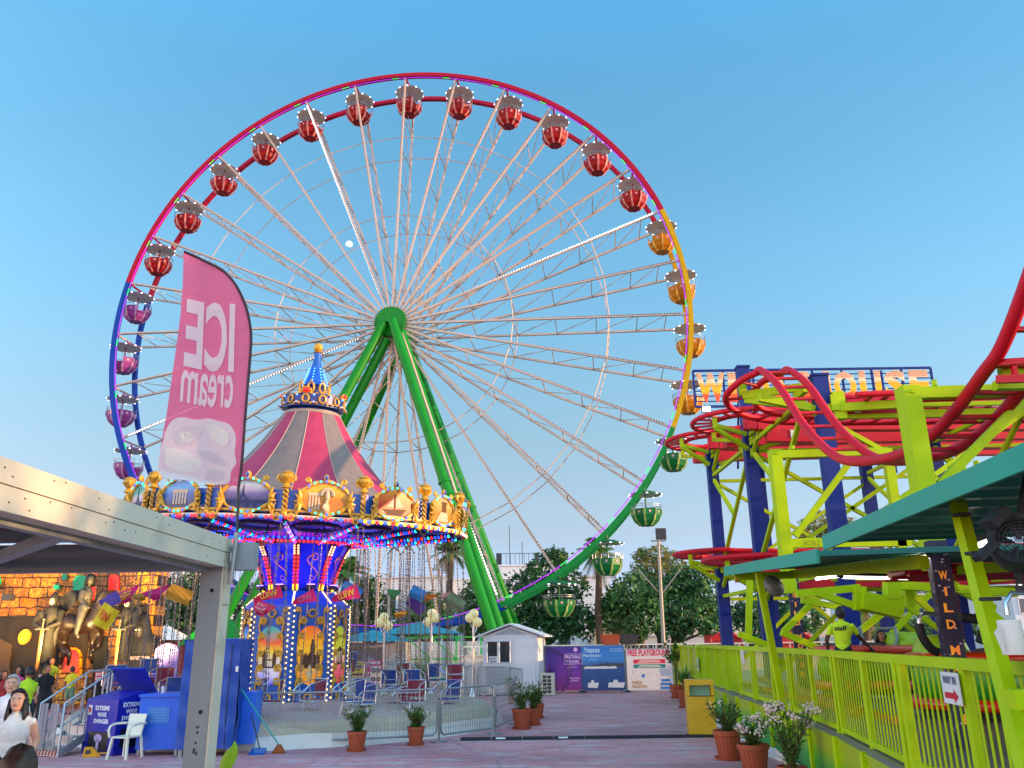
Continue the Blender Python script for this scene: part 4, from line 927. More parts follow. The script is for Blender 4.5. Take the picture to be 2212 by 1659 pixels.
# WAY IN sign on the fence
FR = R(-97)                                                # local x runs along the fence towards the camera, -y faces the path
wp_ = fpt(4.72, 1.6, .06); t = thing('way_in_sign', 'white WAY IN sign with red arrow hung on the lime fence', 'sign', wp_, FR)
b = MB(); b.box((0, 0, 0), (.36, .008, .235)); b.build('board', white_p, t)
navy = mat('sign_navy', '1c2a60', .5); sred = mat('sign_red', 'c8102c', .5)
b = MB(); b.text('WAY IN', (-.135, -.005, .03), (1, 0, 0), (0, 0, 1), .27, .06, bold=.02); b.build('lettering', navy, t)
b = MB(); b.poly([(-.13, -.022), (.06, -.022), (.06, -.048), (.14, 0), (.06, .048), (.06, .022), (-.13, .022)], V(0, -.006, -.055), (1, 0, 0), (0, 0, 1), .003); b.build('arrow', sred, t)
t = thing('small_notice', 'small white notice with red arrow on the far lime fence', 'sign', fpt(16.0, 1.62, .06), FR); b = MB(); b.box((0, 0, 0), (.4, .01, .26)); b.build('board', white_p, t); b = MB(); b.poly([(-.05, -.03), (.05, -.03), (.05, .02), (-.05, .02)], V(0, -.008, -.08), (1, 0, 0), (0, 0, 1)); b.build('arrow', sred, t)
t = thing('small_notice', 'small white notice at the far corner of the lime fence', 'sign', fpt(22.6, 1.3, .06), FR); b = MB(); b.box((0, 0, 0), (.3, .01, .36)); b.box((0, -.008, -.05), (.1, .004, .1), 1); b.build('board', [white_p, dark], t)
# coaster cars
car_green = ramp_mat('car_green', [(0, '0a6a1c'), (.45, '38a018'), (1, '9ad028')], 2, 0, .8, .25, .25, 6); car_orange = mat('car_bumper_orange', 'd8380c', .25, 0, .1, 2, coat=.5); car_purple = mat('car_purple', '8a1f78', .3, 0, .15, 3, coat=.4)
pad = mat('seat_padding', '3c4044', .7)
def car(label, loc, rz):
    t = thing('coaster_car', label, 'coaster car', loc, rz); b = MB()
    b.lathe([(.0, .14), (.95, .14), (1.02, .3), (1.0, .5), (.93, .66), (.86, .74), (.80, .66), (.78, .4), (.0, .38)], 28, M=Matrix.Diagonal((1.08, .66, 1))); b.build('body', car_green, t, 50)
    b = MB(); ell = lambda r, z: [(r*1.1*math.cos(a), r*.7*math.sin(a), z) for a in [2*PI*i/32 for i in range(32)]]
    b.path(ell(1.06, .08), .09, 8, closed=True); b.build('lower_bumper', car_orange, t, 60)
    b = MB(); b.path(ell(.98, .72), .085, 8, closed=True); b.build('upper_bumper', car_orange, t, 60)
    for x in (-.3, .45):
        b = MB(); b.box((x, 0, .48), (.5, .9, .2)); b.box((x + .26, 0, .7), (.12, .9, .3), 0); b.build('seat', pad, t)
    b = MB(); b.lathe([(.5, .66), (.5, .82), (.42, 1.0), (.3, 1.04), (0, 1.06)], 20, (-.62, 0, 0), M=Matrix.Diagonal((.8, 1.1, 1))); b.build('hood', car_green, t, 50)
    b = MB(); b.box((0, 0, -.06), (1.9, .7, .1))
    for x in (-.7, .7):
        for y in (-.36, .36): b.tube((x, y - .05, -.06), (x, y + .05, -.06), .1, 12)
    b.build('chassis', dark, t)
    for x in (-.2, .5):
        b = MB(); b.path([(x, -.4, .5), (x - .15, -.42, .95), (x - .2, -.3, 1.12), (x - .2, .3, 1.12), (x - .15, .42, .95), (x, .4, .5)], .028, 8); b.build('lap_bar', steel, t, 50)
    return t
CARP = V(7.05, 17.2, 1.02)
car('green striped coaster car with orange bumpers and a woman seated in it', CARP, R(184))
cp2 = gp(*z8(2010, 900), .95)
car('green coaster car with orange bumpers at the right behind the tall letter post', V(cp2.x + .35, cp2.y + .5, .95), R(-35))
p2 = V(cp2.x + .35, cp2.y + .5, .95)
b = MB(); b.box((0, 0, 0), (.6, .06, .45)); tag(b.build('purple_seat_shell', car_purple, None, loc=p2 + V(.15, -.62, .5)), 'purple seat shell leaning at the side of the right coaster car', 'seat shell')
t = thing('restraint_bar', 'black padded restraint bar with chrome bend left of the tall letter post', 'restraint bar', (0, 0, 0)); b = MB(); q8 = lambda pts, Y: [at(*z8(*p), Y) for p in pts]
b.path(smooth_path(q8([(1680, 300), (1630, 288), (1580, 290), (1560, 320), (1562, 360)], 9.9), 4), .022, 8); b.build('chrome_bend', chrome, t, 60)
b = MB(); b.path(smooth_path(q8([(1562, 350), (1570, 400), (1595, 455), (1640, 510), (1680, 530)], 9.9), 4), .05, 10); b.build('padding', black, t, 60)
t = thing('restraint_bar', 'black padded restraint bar right of the tall letter post', 'restraint bar', (0, 0, 0)); b = MB()
b.path(smooth_path(q8([(1815, 310), (1880, 318), (1960, 330), (1985, 350), (1960, 410), (1940, 470)], 9.0), 4), .05, 10); b.build('padding', black, t, 60)
b = MB()
for p, q in ((z8(350, 690), z8(1180, 905)), (z8(560, 680), z8(1430, 955))): b.bar(gp(*p, .9), gp(*q, .9), .12, .1)
A_, B_ = gp(*z8(350, 690), .9), gp(*z8(1180, 905), .9)
tag(b.build('station_rail', car_orange), 'orange brown steel rails lying on the station deck below the cars', 'rail')
# fans
t = thing('pedestal_fan', 'small grey wall fan beside the far slanted post', 'fan', at(*z8(668, 110), 12.6)); t.scale = (.62, .62, .62); M_ = Matrix.Rotation(R(62), 3, 'X') @ Matrix.Rotation(R(25), 3, 'Y')
b = MB(); b.lathe([(0, .12), (.1, .1), (.26, .0), (.27, -.06), (.24, -.12), (.1, -.16), (0, -.16)], 24, M=M_); b.build('cage', mat('fan_cage_grey', '6e706c', .5, .3, .1), t, 50)
b = MB(); b.tube((0, .1, 0), (.15, .3, -.1), .05, 8); b.build('motor', dark, t)
t = thing('drum_fan', 'big black drum fan hanging under the near roof at the top right', 'fan', at(*z7(2185, 1180), 5.3)); t.scale = (.8, .8, .8); M_ = Matrix.Rotation(R(70), 3, 'X') @ Matrix.Rotation(R(-28), 3, 'Y')
b = MB(); b.lathe([(.17, .11), (.21, .12), (.22, .1), (.22, -.1), (.21, -.12), (.17, -.11), (.19, -.08), (.19, .08), (.17, .11)], 28, M=M_); b.box((-.16, 0, .2), (.18, .2, .08), 0, 0, Matrix.Rotation(R(-40), 3, 'Y')); b.bar((-.2, 0, .0), (-.36, 0, -.12), .12, .05); b.bar((.1, .1, .2), (.25, .1, .6), .05); b.build('housing', black, t, 50)
b = MB()
for k in range(6): r_ = .03 + .027*k; b.path([M_ @ Vector((r_*math.cos(a), r_*math.sin(a), .1)) for a in [2*PI*i/24 for i in range(24)]], .003, 4, closed=True)
for k in range(8): a = PI*k/8; b.tube(M_ @ Vector((.18*math.cos(a), .18*math.sin(a), .1)), M_ @ Vector((-.18*math.cos(a), -.18*math.sin(a), .1)), .003, 4)
b.build('guard', dark, t)
b = MB()
for k in range(5):
    a = 2*PI*k/5; b.quad(*[M_ @ Vector(p) for p in ((.03*math.cos(a), .03*math.sin(a), 0), (.17*math.cos(a - .2), .17*math.sin(a - .2), -.03), (.17*math.cos(a + .5), .17*math.sin(a + .5), .03), (.03*math.cos(a + .6), .03*math.sin(a + .6), .01))])
b.build('fan_blade', dark, t)
t = thing('paper_roll', 'white paper towel roll hung beside the near slanted lime post', 'paper roll', at(*z8(2135, 435), 5.2)); b = MB(); b.lathe([(.02, -.1), (.063, -.1), (.065, -.095), (.065, .095), (.063, .1), (.02, .1)], 28); b.quad((-.06, -.02, .08), (-.13, -.05, .03), (-.1, -.05, -.08), (-.06, -.02, -.08)); b.build('roll', mat('tissue', 'd8d4d0', .8, 0, .04), t, 50)
b = MB(); b.path([(0, 0, .13), (0, 0, .2), (.05, 0, .26), (.3, 0, .24)], .014, 6); b.build('holder', chrome, t, 60)
t = thing('spiral_cable', 'coiled orange cable hanging beside the tall letter post', 'cable', (0, 0, 0)); b = MB(); A_, B_ = at(*z8(1772, 40), 9.5), at(*z8(1835, 470), 9.5)
b.path([A_.lerp(B_, i/160) + V(.028*math.cos(i*.95), .028*math.sin(i*.95), 0) for i in range(161)], .004, 4); b.build('coil', mat('cable_orange', 'a06a20', .5), t)
# ---------------------------------------------------------------- ground
def ground_mat():
    m = bpy.data.materials.new('mauve_paving'); m.use_nodes = True; n = m.node_tree.nodes; l = m.node_tree.links; b = n['Principled BSDF']
    t = n.new('ShaderNodeTexCoord')
    def noise(sc_, det=6, st=None):
        o = n.new('ShaderNodeTexNoise'); o.inputs['Scale'].default_value = sc_; o.inputs['Detail'].default_value = det
        if st:
            mp = n.new('ShaderNodeMapping'); mp.inputs['Scale'].default_value = st; l.new(t.outputs['Object'], mp.inputs[0]); l.new(mp.outputs[0], o.inputs['Vector'])
        else: l.new(t.outputs['Object'], o.inputs['Vector'])
        return o.outputs['Fac']
    def rmp(f, p0, p1, c0, c1):
        r = n.new('ShaderNodeValToRGB'); r.color_ramp.elements[0].position = p0; r.color_ramp.elements[1].position = p1
        r.color_ramp.elements[0].color = (*c0, 1); r.color_ramp.elements[1].color = (*c1, 1); l.new(f, r.inputs[0]); return r.outputs[0]
    def mix(f, a, c, ty='MIX'):
        x = n.new('ShaderNodeMixRGB'); x.blend_type = ty
        if isinstance(f, float): x.inputs[0].default_value = f
        else: l.new(f, x.inputs[0])
        for i, q in ((1, a), (2, c)):
            if isinstance(q, tuple): x.inputs[i].default_value = (*q, 1)
            else: l.new(q, x.inputs[i])
        return x.outputs[0]
    base = rmp(noise(.35), .3, .7, lin('c67c80'), lin('de989a'))
    c = mix(rmp(noise(1.1, 8, (1, 3, 1)), .48, .66, (0, 0, 0), (.9, .9, .9)), base, lin('c8babb'))      # worn, greyer patches drawn out sideways
    c = mix(rmp(noise(4.0, 8, (1, 4, 1)), .56, .68, (0, 0, 0), (.8, .8, .8)), c, lin('5c4048'))
    c = mix(rmp(noise(.18, 4, (1, 2.2, 1)), .5, .62, (0, 0, 0), (.45, .45, .45)), c, lin('8a5860'))        # large repaired patches
    c = mix(rmp(noise(14, 2), .68, .74, (0, 0, 0), (.7, .7, .7)), c, lin('4a3238'))                       # spots of gum and oil              # dark scuffs
    c = mix(rmp(noise(60, 3), .35, .75, (.0, .0, .0), (.22, .22, .22)), c, lin('b09aa0'))                  # aggregate
    vo = n.new('ShaderNodeTexVoronoi'); vo.feature = 'DISTANCE_TO_EDGE'; vo.inputs['Scale'].default_value = .22
    mp = n.new('ShaderNodeMixRGB'); mp.inputs[0].default_value = .16; no = n.new('ShaderNodeTexNoise'); no.inputs['Scale'].default_value = 1.2; no.inputs['Detail'].default_value = 8
    l.new(t.outputs['Object'], no.inputs['Vector']); l.new(t.outputs['Object'], mp.inputs[1]); l.new(no.outputs['Color'], mp.inputs[2]); l.new(mp.outputs[0], vo.inputs['Vector'])
    c = mix(rmp(vo.outputs['Distance'], .0, .010, (.3, .3, .3), (0, 0, 0)), c, lin('4a383e'))           # cracks
    l.new(c, b.inputs['Base Color']); b.inputs['Roughness'].default_value = .72
    bp = n.new('ShaderNodeBump'); bp.inputs['Strength'].default_value = .35; bp.inputs['Distance'].default_value = .01; l.new(noise(70, 4), bp.inputs['Height']); l.new(bp.outputs[0], b.inputs['Normal'])
    return m
g_m = ground_mat(); far_m = mat('far_ground', '8a8074', .9, 0, .2, .1)
b = MB(); b.quad((-1500, -60, -.03), (1500, -60, -.03), (1500, 2500, -.03), (-1500, 2500, -.03)); tag(b.build('ground', far_m), kind='structure')
b = MB(); b.quad((-40, -8, 0), (14, -8, 0), (14, 36.2, 0), (-40, 36.2, 0)); tag(b.build('pavement', g_m), kind='structure')
b = MB(); b.quad((-1.3, 20.35, .004), (4.5, 20.15, .004), (4.5, 20.24, .004), (-1.3, 20.44, .004)); tag(b.build('painted_line', mat('worn_white_line', 'a8a0a0', .7, 0, .3, 8, grime=.6)), kind='structure')
t = thing('cable_ramp', 'black rubber cable ramp laid across the path beside the yellow bin', 'cable ramp', (1.55, 18.9, 0)); b = MB()
for i in range(9):
    x = -2.75 + i*.66; b.add([(x + .01, -.13, .002), (x + .65, -.13, .002), (x + .65, -.05, .055), (x + .01, -.05, .055), (x + .65, .05, .055), (x + .01, .05, .055), (x + .65, .13, .002), (x + .01, .13, .002)], [(0, 1, 2, 3), (3, 2, 4, 5), (5, 4, 6, 7), (0, 3, 5, 7), (1, 6, 4, 2)])
    if i in (1, 3): b.add([(x + .1, -.105, .025), (x + .3, -.105, .025), (x + .3, -.06, .051), (x + .1, -.06, .051)], [(0, 1, 2, 3)], 1)
b.build('segments', [black, white_p], t)

# ---------------------------------------------------------------- canopy at the left, in front
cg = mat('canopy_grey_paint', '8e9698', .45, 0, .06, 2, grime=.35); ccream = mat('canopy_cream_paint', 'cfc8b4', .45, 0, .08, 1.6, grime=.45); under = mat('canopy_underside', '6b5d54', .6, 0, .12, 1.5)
cn = thing('steel_canopy', 'cream painted steel canopy with one grey corner post at the left edge', 'canopy', (-1.88, 5.3, 0))
TI = Matrix.Translation((1.88, -5.3, 0))
def kb(b, nm, m, sm=0): return b.tf(TI).build(nm, m, cn, sm)
b = MB(); b.box((-1.885, 5.3, 1.24), (.13, .14, 2.46)); b.box((-1.885, 5.3, .01), (.3, .3, .02)); kb(b, 'post', cg)
b = MB(); b.box((-1.812, 5.3, 1.25), (.012, .146, 2.5)); b.box((-1.815, 5.3, 2.36), (.04, .1, .24)); kb(b, 'post_pale_face', ccream)  # cream sheet on the right face, sky light there put into the colour
b = MB()
for z in (.95, 1.62, 2.32): b.tube((-1.87, 5.232, z), (-1.87, 5.226, z), .012, 10)
rs = random.Random(2)
for i in range(7): z = 1.3 + rs.random()*.25; b.box((-1.88 + rs.uniform(-.02, .01), 5.229, z), (rs.uniform(.004, .012), .003, rs.uniform(.008, .03)))
kb(b, 'bolt_hole', mat('rust_black', '2a1c14', .8))
b = MB(); b.box((-1.85, 2.1, 2.505), (.1, 6.42, .09)); b.box((-1.845, 2.1, 2.597), (.1, 6.42, .088)); kb(b, 'edge_beam', ccream)
b = MB(); b.box((-1.92, 2.1, 2.455), (.05, 6.4, .04)); kb(b, 'beam_flange', cg)
b = MB(); rs = random.Random(8)
for i in range(11): b.box((-1.7945, rs.uniform(2.7, 5.2), rs.uniform(2.57, 2.63)), (.003, .008, .006)); b.box((-1.7995, rs.uniform(2.7, 5.2), rs.uniform(2.48, 2.54)), (.003, .008, .006))
kb(b, 'rivet', mat('rivet_brown', '5a4a3c', .7))
b = MB(); b.box((-4.4, 5.3, 2.53), (5.1, .1, .17)); b.box((-1.70, 5.3, 2.53), (.13, .1, .17)); kb(b, 'cross_beam', cg)
b = MB(); b.bar((-1.9, 3.62, 2.5), (-3.35, 5.27, 2.5), .07, .05); kb(b, 'corner_brace', cg)
b = MB()
for y in (4.75, 4.1, 3.2, 2.2, 1.2): b.box((-4.4, y, 2.6), (5.0, .05, .06))
kb(b, 'purlin', cg)
b = MB(); vs = []
for i in range(121):
    x = -1.9 - 5.1*i/120; vs += [(x, -1, 2.66 + (.012 if i % 4 < 2 else 0)), (x, 5.36, 2.66 + (.012 if i % 4 < 2 else 0))]
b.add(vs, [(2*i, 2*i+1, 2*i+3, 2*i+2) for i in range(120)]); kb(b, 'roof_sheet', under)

# feather flag beside the post, seen from behind
def z6(x, y): return ((400 + x/1.5086)/1.8373, (900 + y/1.5086)/1.8373)
FY = 5.22
fl_ = thing('feather_flag', 'tall pink feather flag with mirrored white ICE cream lettering and an ice cream print', 'flag', at(*z6(832, 1560), FY))
FO = fl_.location.copy()
def fp(x, y, dy=0.0):
    p = at(*z6(x, y), FY); p.y += .028*math.sin((p.x + 2.3)*14 + p.z*1.2) + dy; return p - FO
rgt = [(500, 152), (560, 172), (600, 190), (720, 258), (800, 340), (850, 430), (880, 520), (898, 640), (895, 760), (885, 900), (870, 1100), (850, 1400), (832, 1560)]
lft = [(500, 152), (499, 190), (498, 240), (496, 320), (493, 380), (488, 450), (483, 520), (472, 620), (456, 750), (436, 900), (407, 1110), (362, 1360), (352, 1460)]
flag_m = bpy.data.materials.new('flag_cloth_pink'); flag_m.use_nodes = True
def cloth(m, c, tr):
    n = m.node_tree.nodes; l = m.node_tree.links; b_ = n['Principled BSDF']; b_.inputs['Base Color'].default_value = (*lin(c), 1); b_.inputs['Roughness'].default_value = .7
    t1 = n.new('ShaderNodeBsdfTranslucent'); t1.inputs['Color'].default_value = (*lin(c), 1); m1 = n.new('ShaderNodeMixShader'); m1.inputs[0].default_value = .45
    t2 = n.new('ShaderNodeBsdfTransparent'); m2 = n.new('ShaderNodeMixShader'); m2.inputs[0].default_value = tr
    l.new(b_.outputs[0], m1.inputs[1]); l.new(t1.outputs[0], m1.inputs[2]); l.new(m1.outputs[0], m2.inputs[1]); l.new(t2.outputs[0], m2.inputs[2]); l.new(m2.outputs[0], n['Material Output'].inputs[0])
    return m
cloth(flag_m, 'ff6e96', .06); flag_w = cloth(bpy.data.materials.new('x') if False else (lambda m: (setattr(m, 'use_nodes', True), m)[1])(bpy.data.materials.new('flag_print_white')), 'f2f0f0', .03)
b = MB(); vs = []; K = 14; SUB = []
for i in range(len(rgt) - 1):
    for k in range(4): f = k/4; SUB.append(((rgt[i][0]*(1-f) + rgt[i+1][0]*f, rgt[i][1]*(1-f) + rgt[i+1][1]*f), (lft[i][0]*(1-f) + lft[i+1][0]*f, lft[i][1]*(1-f) + lft[i+1][1]*f)))
SUB.append((rgt[-1], lft[-1]))
for (r_, l_) in SUB:
    for k in range(K + 1):
        f = k/K; sag = 0
        vs.append(fp(l_[0]*(1-f) + r_[0]*f, l_[1]*(1-f) + r_[1]*f + sag))
b.add(vs, [(i*(K+1)+k, i*(K+1)+k+1, (i+1)*(K+1)+k+1, (i+1)*(K+1)+k) for i in range(len(SUB)-1) for k in range(K)]); b.build('cloth', flag_m, fl_, 80)
def printed(txt, lr, ll, ur, nm, wmat, bold=.03):
    A, B_, C_ = fp(*lr), fp(*ll), fp(*ur); q = MB(); ex = B_ - A; ey = C_ - A; q.text(txt, (0, 0, 0), (1, 0, 0), (0, 1, 0), 1, 1, bold=bold, lift=0, res=5)
    q.v = [tuple(A + ex*v[0] + ey*v[1]) for v in q.v]; out_ = []
    for v in q.v: p = Vector(v); p.y = .028*math.sin((p.x + FO.x + 2.3)*14 + (p.z + FO.z)*1.2) + (FY - FO.y) - .009; out_.append(tuple(p))
    q.v = out_; q.build(nm, wmat, fl_)
printed('ICE', (806, 885), (500, 840), (816, 470), 'lettering', flag_w); printed('cream', (798, 1096), (480, 1052), (806, 900), 'lettering', flag_w, .015)
blob = [(352, 1450), (356, 1390), (385, 1290), (400, 1230), (440, 1165), (490, 1142), (560, 1150), (640, 1142), (700, 1160), (780, 1190), (818, 1260), (812, 1360), (820, 1420), (790, 1470), (770, 1540), (640, 1536), (500, 1516), (410, 1516), (365, 1488)]
def patch(pts, nm, m, dy=-.006):
    pts = [(p.x, p.y) for p in smooth_path([(x, y, 0) for x, y in pts + pts[:1]], 4)[:-1]]; q = MB(); k = len(pts); cx = sum(p[0] for p in pts)/k; cy = sum(p[1] for p in pts)/k; rings = 4
    vs = [fp(cx, cy, dy)]
    for r_ in range(1, rings + 1): vs += [fp(cx + (x - cx)*r_/rings, cy + (y - cy)*r_/rings, dy) for x, y in pts]
    fs = [(0, 1 + i, 1 + (i+1) % k) for i in range(k)]
    for r_ in range(rings - 1): fs += [(1 + r_*k + i, 1 + (r_+1)*k + i, 1 + (r_+1)*k + (i+1) % k, 1 + r_*k + (i+1) % k) for i in range(k)]
    q.add(vs, fs); return q.build(nm, m, fl_, 80)
patch(blob, 'ice_cream_print', flag_w)
fsh = cloth((lambda m: (setattr(m, 'use_nodes', True), m)[1])(bpy.data.materials.new('flag_print_shade')), 'e2d8de', .04); fcr = cloth((lambda m: (setattr(m, 'use_nodes', True), m)[1])(bpy.data.materials.new('flag_print_cream')), 'f6f2ea', .03)
for pts, m_ in (([(440, 1230), (520, 1190), (600, 1210), (560, 1290), (470, 1310)], fsh), ([(620, 1180), (700, 1190), (780, 1260), (740, 1320), (660, 1260)], fcr), ([(400, 1330), (520, 1350), (600, 1420), (520, 1470), (410, 1440)], fcr), ([(560, 1330), (680, 1350), (760, 1430), (640, 1400)], fsh), ([(480, 1240), (540, 1225), (560, 1260), (500, 1290)], fcr), ([(640, 1440), (740, 1470), (730, 1520), (620, 1505)], fsh)):
    patch(pts, 'ice_cream_shading', m_, -.009)
b = MB(); hem = [fp(x + 4, y, -.004) for x, y in rgt]; b.path(smooth_path(hem, 4), .009, 8); b.build('hem', mat('flag_hem_maroon', '3a1526', .6), fl_, 60)
b = MB(); b.tube(fp(832, 1560), at(512, 1150, FY) - FO, .009, 8); b.tube(at(512, 1150, FY) - FO, at(497, 1262, FY) - FO, .016, 10, 1); b.build('pole', [dark, steel], fl_, 60)

# ---------------------------------------------------------------- objects beside the swing ride
P = lambda x, y: gp(x, y, 0)
eb = mat('podium_blue', '0818a0', .45, 0, .08, 2); wl_ = mat('white_lettering', 'e6e6ee', .5)
A_, C_ = P(174, 1627), P(242, 1633); d = (C_ - A_); wd = d.length; rz = math.atan2(d.y, d.x)
t = thing('ride_podium', 'dark blue control podium with open lid lettered EXTREME WAVE SWINGER', 'podium', (A_ + C_)/2, rz); dp = .62
b = MB(); b.box((0, dp/2, .5), (wd, dp, 1.0)); b.add([(-wd/2, 0, 1.0), (wd/2, 0, 1.0), (wd/2, dp, 1.0), (-wd/2, dp, 1.0), (-wd/2, dp, 1.14), (wd/2, dp, 1.14)], [(0, 1, 5, 4), (0, 4, 3), (1, 2, 5), (3, 4, 5, 2)]); b.build('cabinet', eb, t)
b = MB(); b.box((.0, dp + .02, 1.33), (wd*1.05, .04, .6), 0, 0, Matrix.Rotation(R(38), 3, 'X')); b.build('lid', eb, t)
b = MB()
for i, (s_, z) in enumerate((('EXTREME', .80), ('WAVE', .68), ('SWINGER', .56))):
    w_ = (.44, .28, .46)[i]; b.text(s_, (-w_/2 + .03, 0, z), (1, 0, 0), (0, 0, 1), w_, .085, bold=.035, lift=.005); b.text(s_, (wd/2, dp/2 - w_/2*.9, z + .06), (0, 1, 0), (0, 0, 1), w_*.9, .085, bold=.035, lift=.005)
b.build('lettering', wl_, t)
b = MB(); b.box((-wd*.36, -.004, .8), (.12, .004, .18)); b.box((-wd*.36, -.007, .8), (.06, .004, .1), 1); b.build('warning_label', [white_p, sred], t)
b = MB(); b.box((.0, -.004, .24), (wd*.62, .004, .34)); b.lathe([(.0, 0), (.1, 0), (.1, .004), (0, .004)], 16, (0, -.008, .3), 1, M=Matrix.Rotation(PI/2, 3, 'X') @ Matrix.Diagonal((1.2, .75, 1))); b.box((0, -.01, .18), (.08, .004, .2), 1); b.box((wd/2 + .004, dp/2, .3), (.004, dp*.6, .34)); b.build('ride_picture', [mat('picture_black', '14121e', .4), mat('picture_lilac', 'b8a0d0', .4)], t)
b = MB(); b.box((wd*.3, -.02, .45), (.07, .03, .03)); b.build('latch', chrome, t)
t = thing('toy_truck', 'yellow plastic wheel chock lying at the foot of the blue podium', 'wheel chock', P(205, 1632) + V(0, -.12, 0), R(20)); b = MB(); b.add([(-.16, -.07, 0), (.16, -.07, 0), (.16, .07, 0), (-.16, .07, 0), (-.14, -.07, .17), (0, -.07, .17), (0, .07, .17), (-.14, .07, .17)], [(3, 2, 1, 0), (0, 1, 5, 4), (1, 2, 6, 5), (2, 3, 7, 6), (3, 0, 4, 7), (4, 5, 6, 7)]); b.box((.18, 0, .05), (.14, .03, .03)); b.box((-.07, -.075, .09), (.09, .01, .07), 1); o = b.build('block', [mat('chock_yellow', 'd89a10', .5), dark], t); t.name = 'wheel_chock'
t = thing('plastic_chair', 'white plastic armchair beside the dark blue podium', 'chair', P(268, 1638), R(-16)); t.scale = (.84, .84, .9); pw = mat('white_plastic', 'dcdccb', .4, 0, .03)
b = MB(); b.box((0, 0, .42), (.44, .44, .03)); b.build('seat', pw, t)
b = MB(); b.add([(-.2, .2, .43), (.2, .2, .43), (.23, .3, .84), (-.23, .3, .84), (-.2, .24, .43), (.2, .24, .43), (.23, .33, .84), (-.23, .33, .84)], [(0, 1, 2, 3), (7, 6, 5, 4), (3, 2, 6, 7), (1, 5, 6, 2), (0, 3, 7, 4)]); b.build('backrest', pw, t)
for s_ in (-1, 1):
    b = MB(); b.path(smooth_path([(s_*.25, .28, .66), (s_*.28, .0, .67), (s_*.28, -.2, .64), (s_*.27, -.26, .54), (s_*.25, -.24, .42)], 4), .025, 8); b.build('armrest', pw, t, 60)
    for y in (-.2, .22): b = MB(); b.bar((s_*.2, y, .42), (s_*.25, y*1.22, 0), .05, .04); b.build('leg', pw, t)
bl2 = mat('box_blue', '1460d8', .4, 0, .08, 2, .2, bscale=12); tarp_b = mat('blue_tarpaulin', '0d449e', .42, 0, .12, 1.5, .8, bscale=5)
A_, C_ = P(292, 1632), P(380, 1632); wd = (C_ - A_).length
t = thing('blue_box', 'bright blue low storage box on feet with a notice sheet', 'box', (A_ + C_)/2); b = MB(); b.box((0, .4, .58), (wd, .8, .95)); b.box((0, .39, 1.075), (wd + .04, .86, .05)); b.build('carcass', bl2, t)
b = MB(); b.box((-.02, -.006, .72), (.42, .006, .3)); b.build('notice', mat('notice_pale_blue', '3a78c8', .5), t)
b = MB()
for i in range(5): b.box((-.02, -.011, .82 - i*.05), (.3 - .05*(i % 2), .003, .012))
b.build('notice_text', mat('notice_faded', '6a98d0', .6), t)
for x in (-wd/2 + .05, wd/2 - .05):
    b = MB(); b.box((x, .06, .05), (.05, .05, .1)); b.build('foot', steel, t)
t2 = thing('paper_cup', 'clear plastic cup on the low blue storage box', 'cup', (A_ + C_)/2 + V(-.1, .3, 1.1)); b = MB(); b.lathe([(0, 0), (.03, 0), (.042, .13), (.039, .13), (.028, .005)], 14); b.build('cup_body', white_p, t2, 40)
A_, C_ = P(378, 1636), P(500, 1634); wd = (C_ - A_).length
t = thing('tarpaulin_cabinet', 'tall cabinet wrapped in dark blue tarpaulin behind the grey post', 'cabinet', (A_ + C_)/2, R(6)); b = MB(); vs = []; nx, nz = 28, 16
def tw(u, z, side):
    k = .025*math.sin(u*9 + z*2.2) + .02*math.sin(u*23 + z) + .015*math.sin(z*11 + u*3)
    return {0: V(-wd/2 + wd*u, -k, z), 1: V(wd/2 + k, 1.1*u, z), 2: V(-wd/2 - k, 1.1*(1-u), z), 3: V(wd/2 - wd*u, 1.1 + k, z)}[side]
for sd in (0, 1, 3, 2):
    vs = [tw(i/nx, .14 + 1.96*j/nz, sd) for j in range(nz + 1) for i in range(nx + 1)]
    b.add(vs, [(j*(nx+1)+i, j*(nx+1)+i+1, (j+1)*(nx+1)+i+1, (j+1)*(nx+1)+i) for j in range(nz) for i in range(nx)])
b.add([(-wd/2, 0, 2.1), (wd/2, 0, 2.1), (wd/2, 1.1, 2.12), (-wd/2, 1.1, 2.12)], [(0, 1, 2, 3)]); b.build('tarpaulin', tarp_b, t, 70)
b = MB()
for x in (-wd/2 + .08, 0, wd/2 - .08): b.box((x, .08, .07), (.07, .07, .14))
b.build('feet', steel, t)
b = MB(); b.path([(wd/2 - .16, -.03, .2), (wd/2 - .17, -.045, 1.0), (wd/2 - .15, -.03, 2.0)], .012, 5); b.build('flap_edge', mat('tarp_edge_dark', '08204a', .6), t)
b = MB(); b.box((wd/2 - .03, -.05, 1.55), (.05, .01, .1)); b.build('sticker', white_p, t)
A_ = P(508, 1625); t = thing('blue_crate', 'lighter blue slatted box right of the tarpaulin cabinet', 'box', A_ + V(.14, 0, 0), R(4)); b = MB(); b.box((0, .3, .62), (.36, .6, .95), 0)
for i in range(16): b.box((0, -.004, .2 + i*.057), (.35, .012, .02))
b.build('carcass', mat('crate_blue', '2272e8', .4, 0, .06, 3), t); b = MB(); b.box((0, .3, .08), (.34, .55, .14)); b.build('base', steel, t)
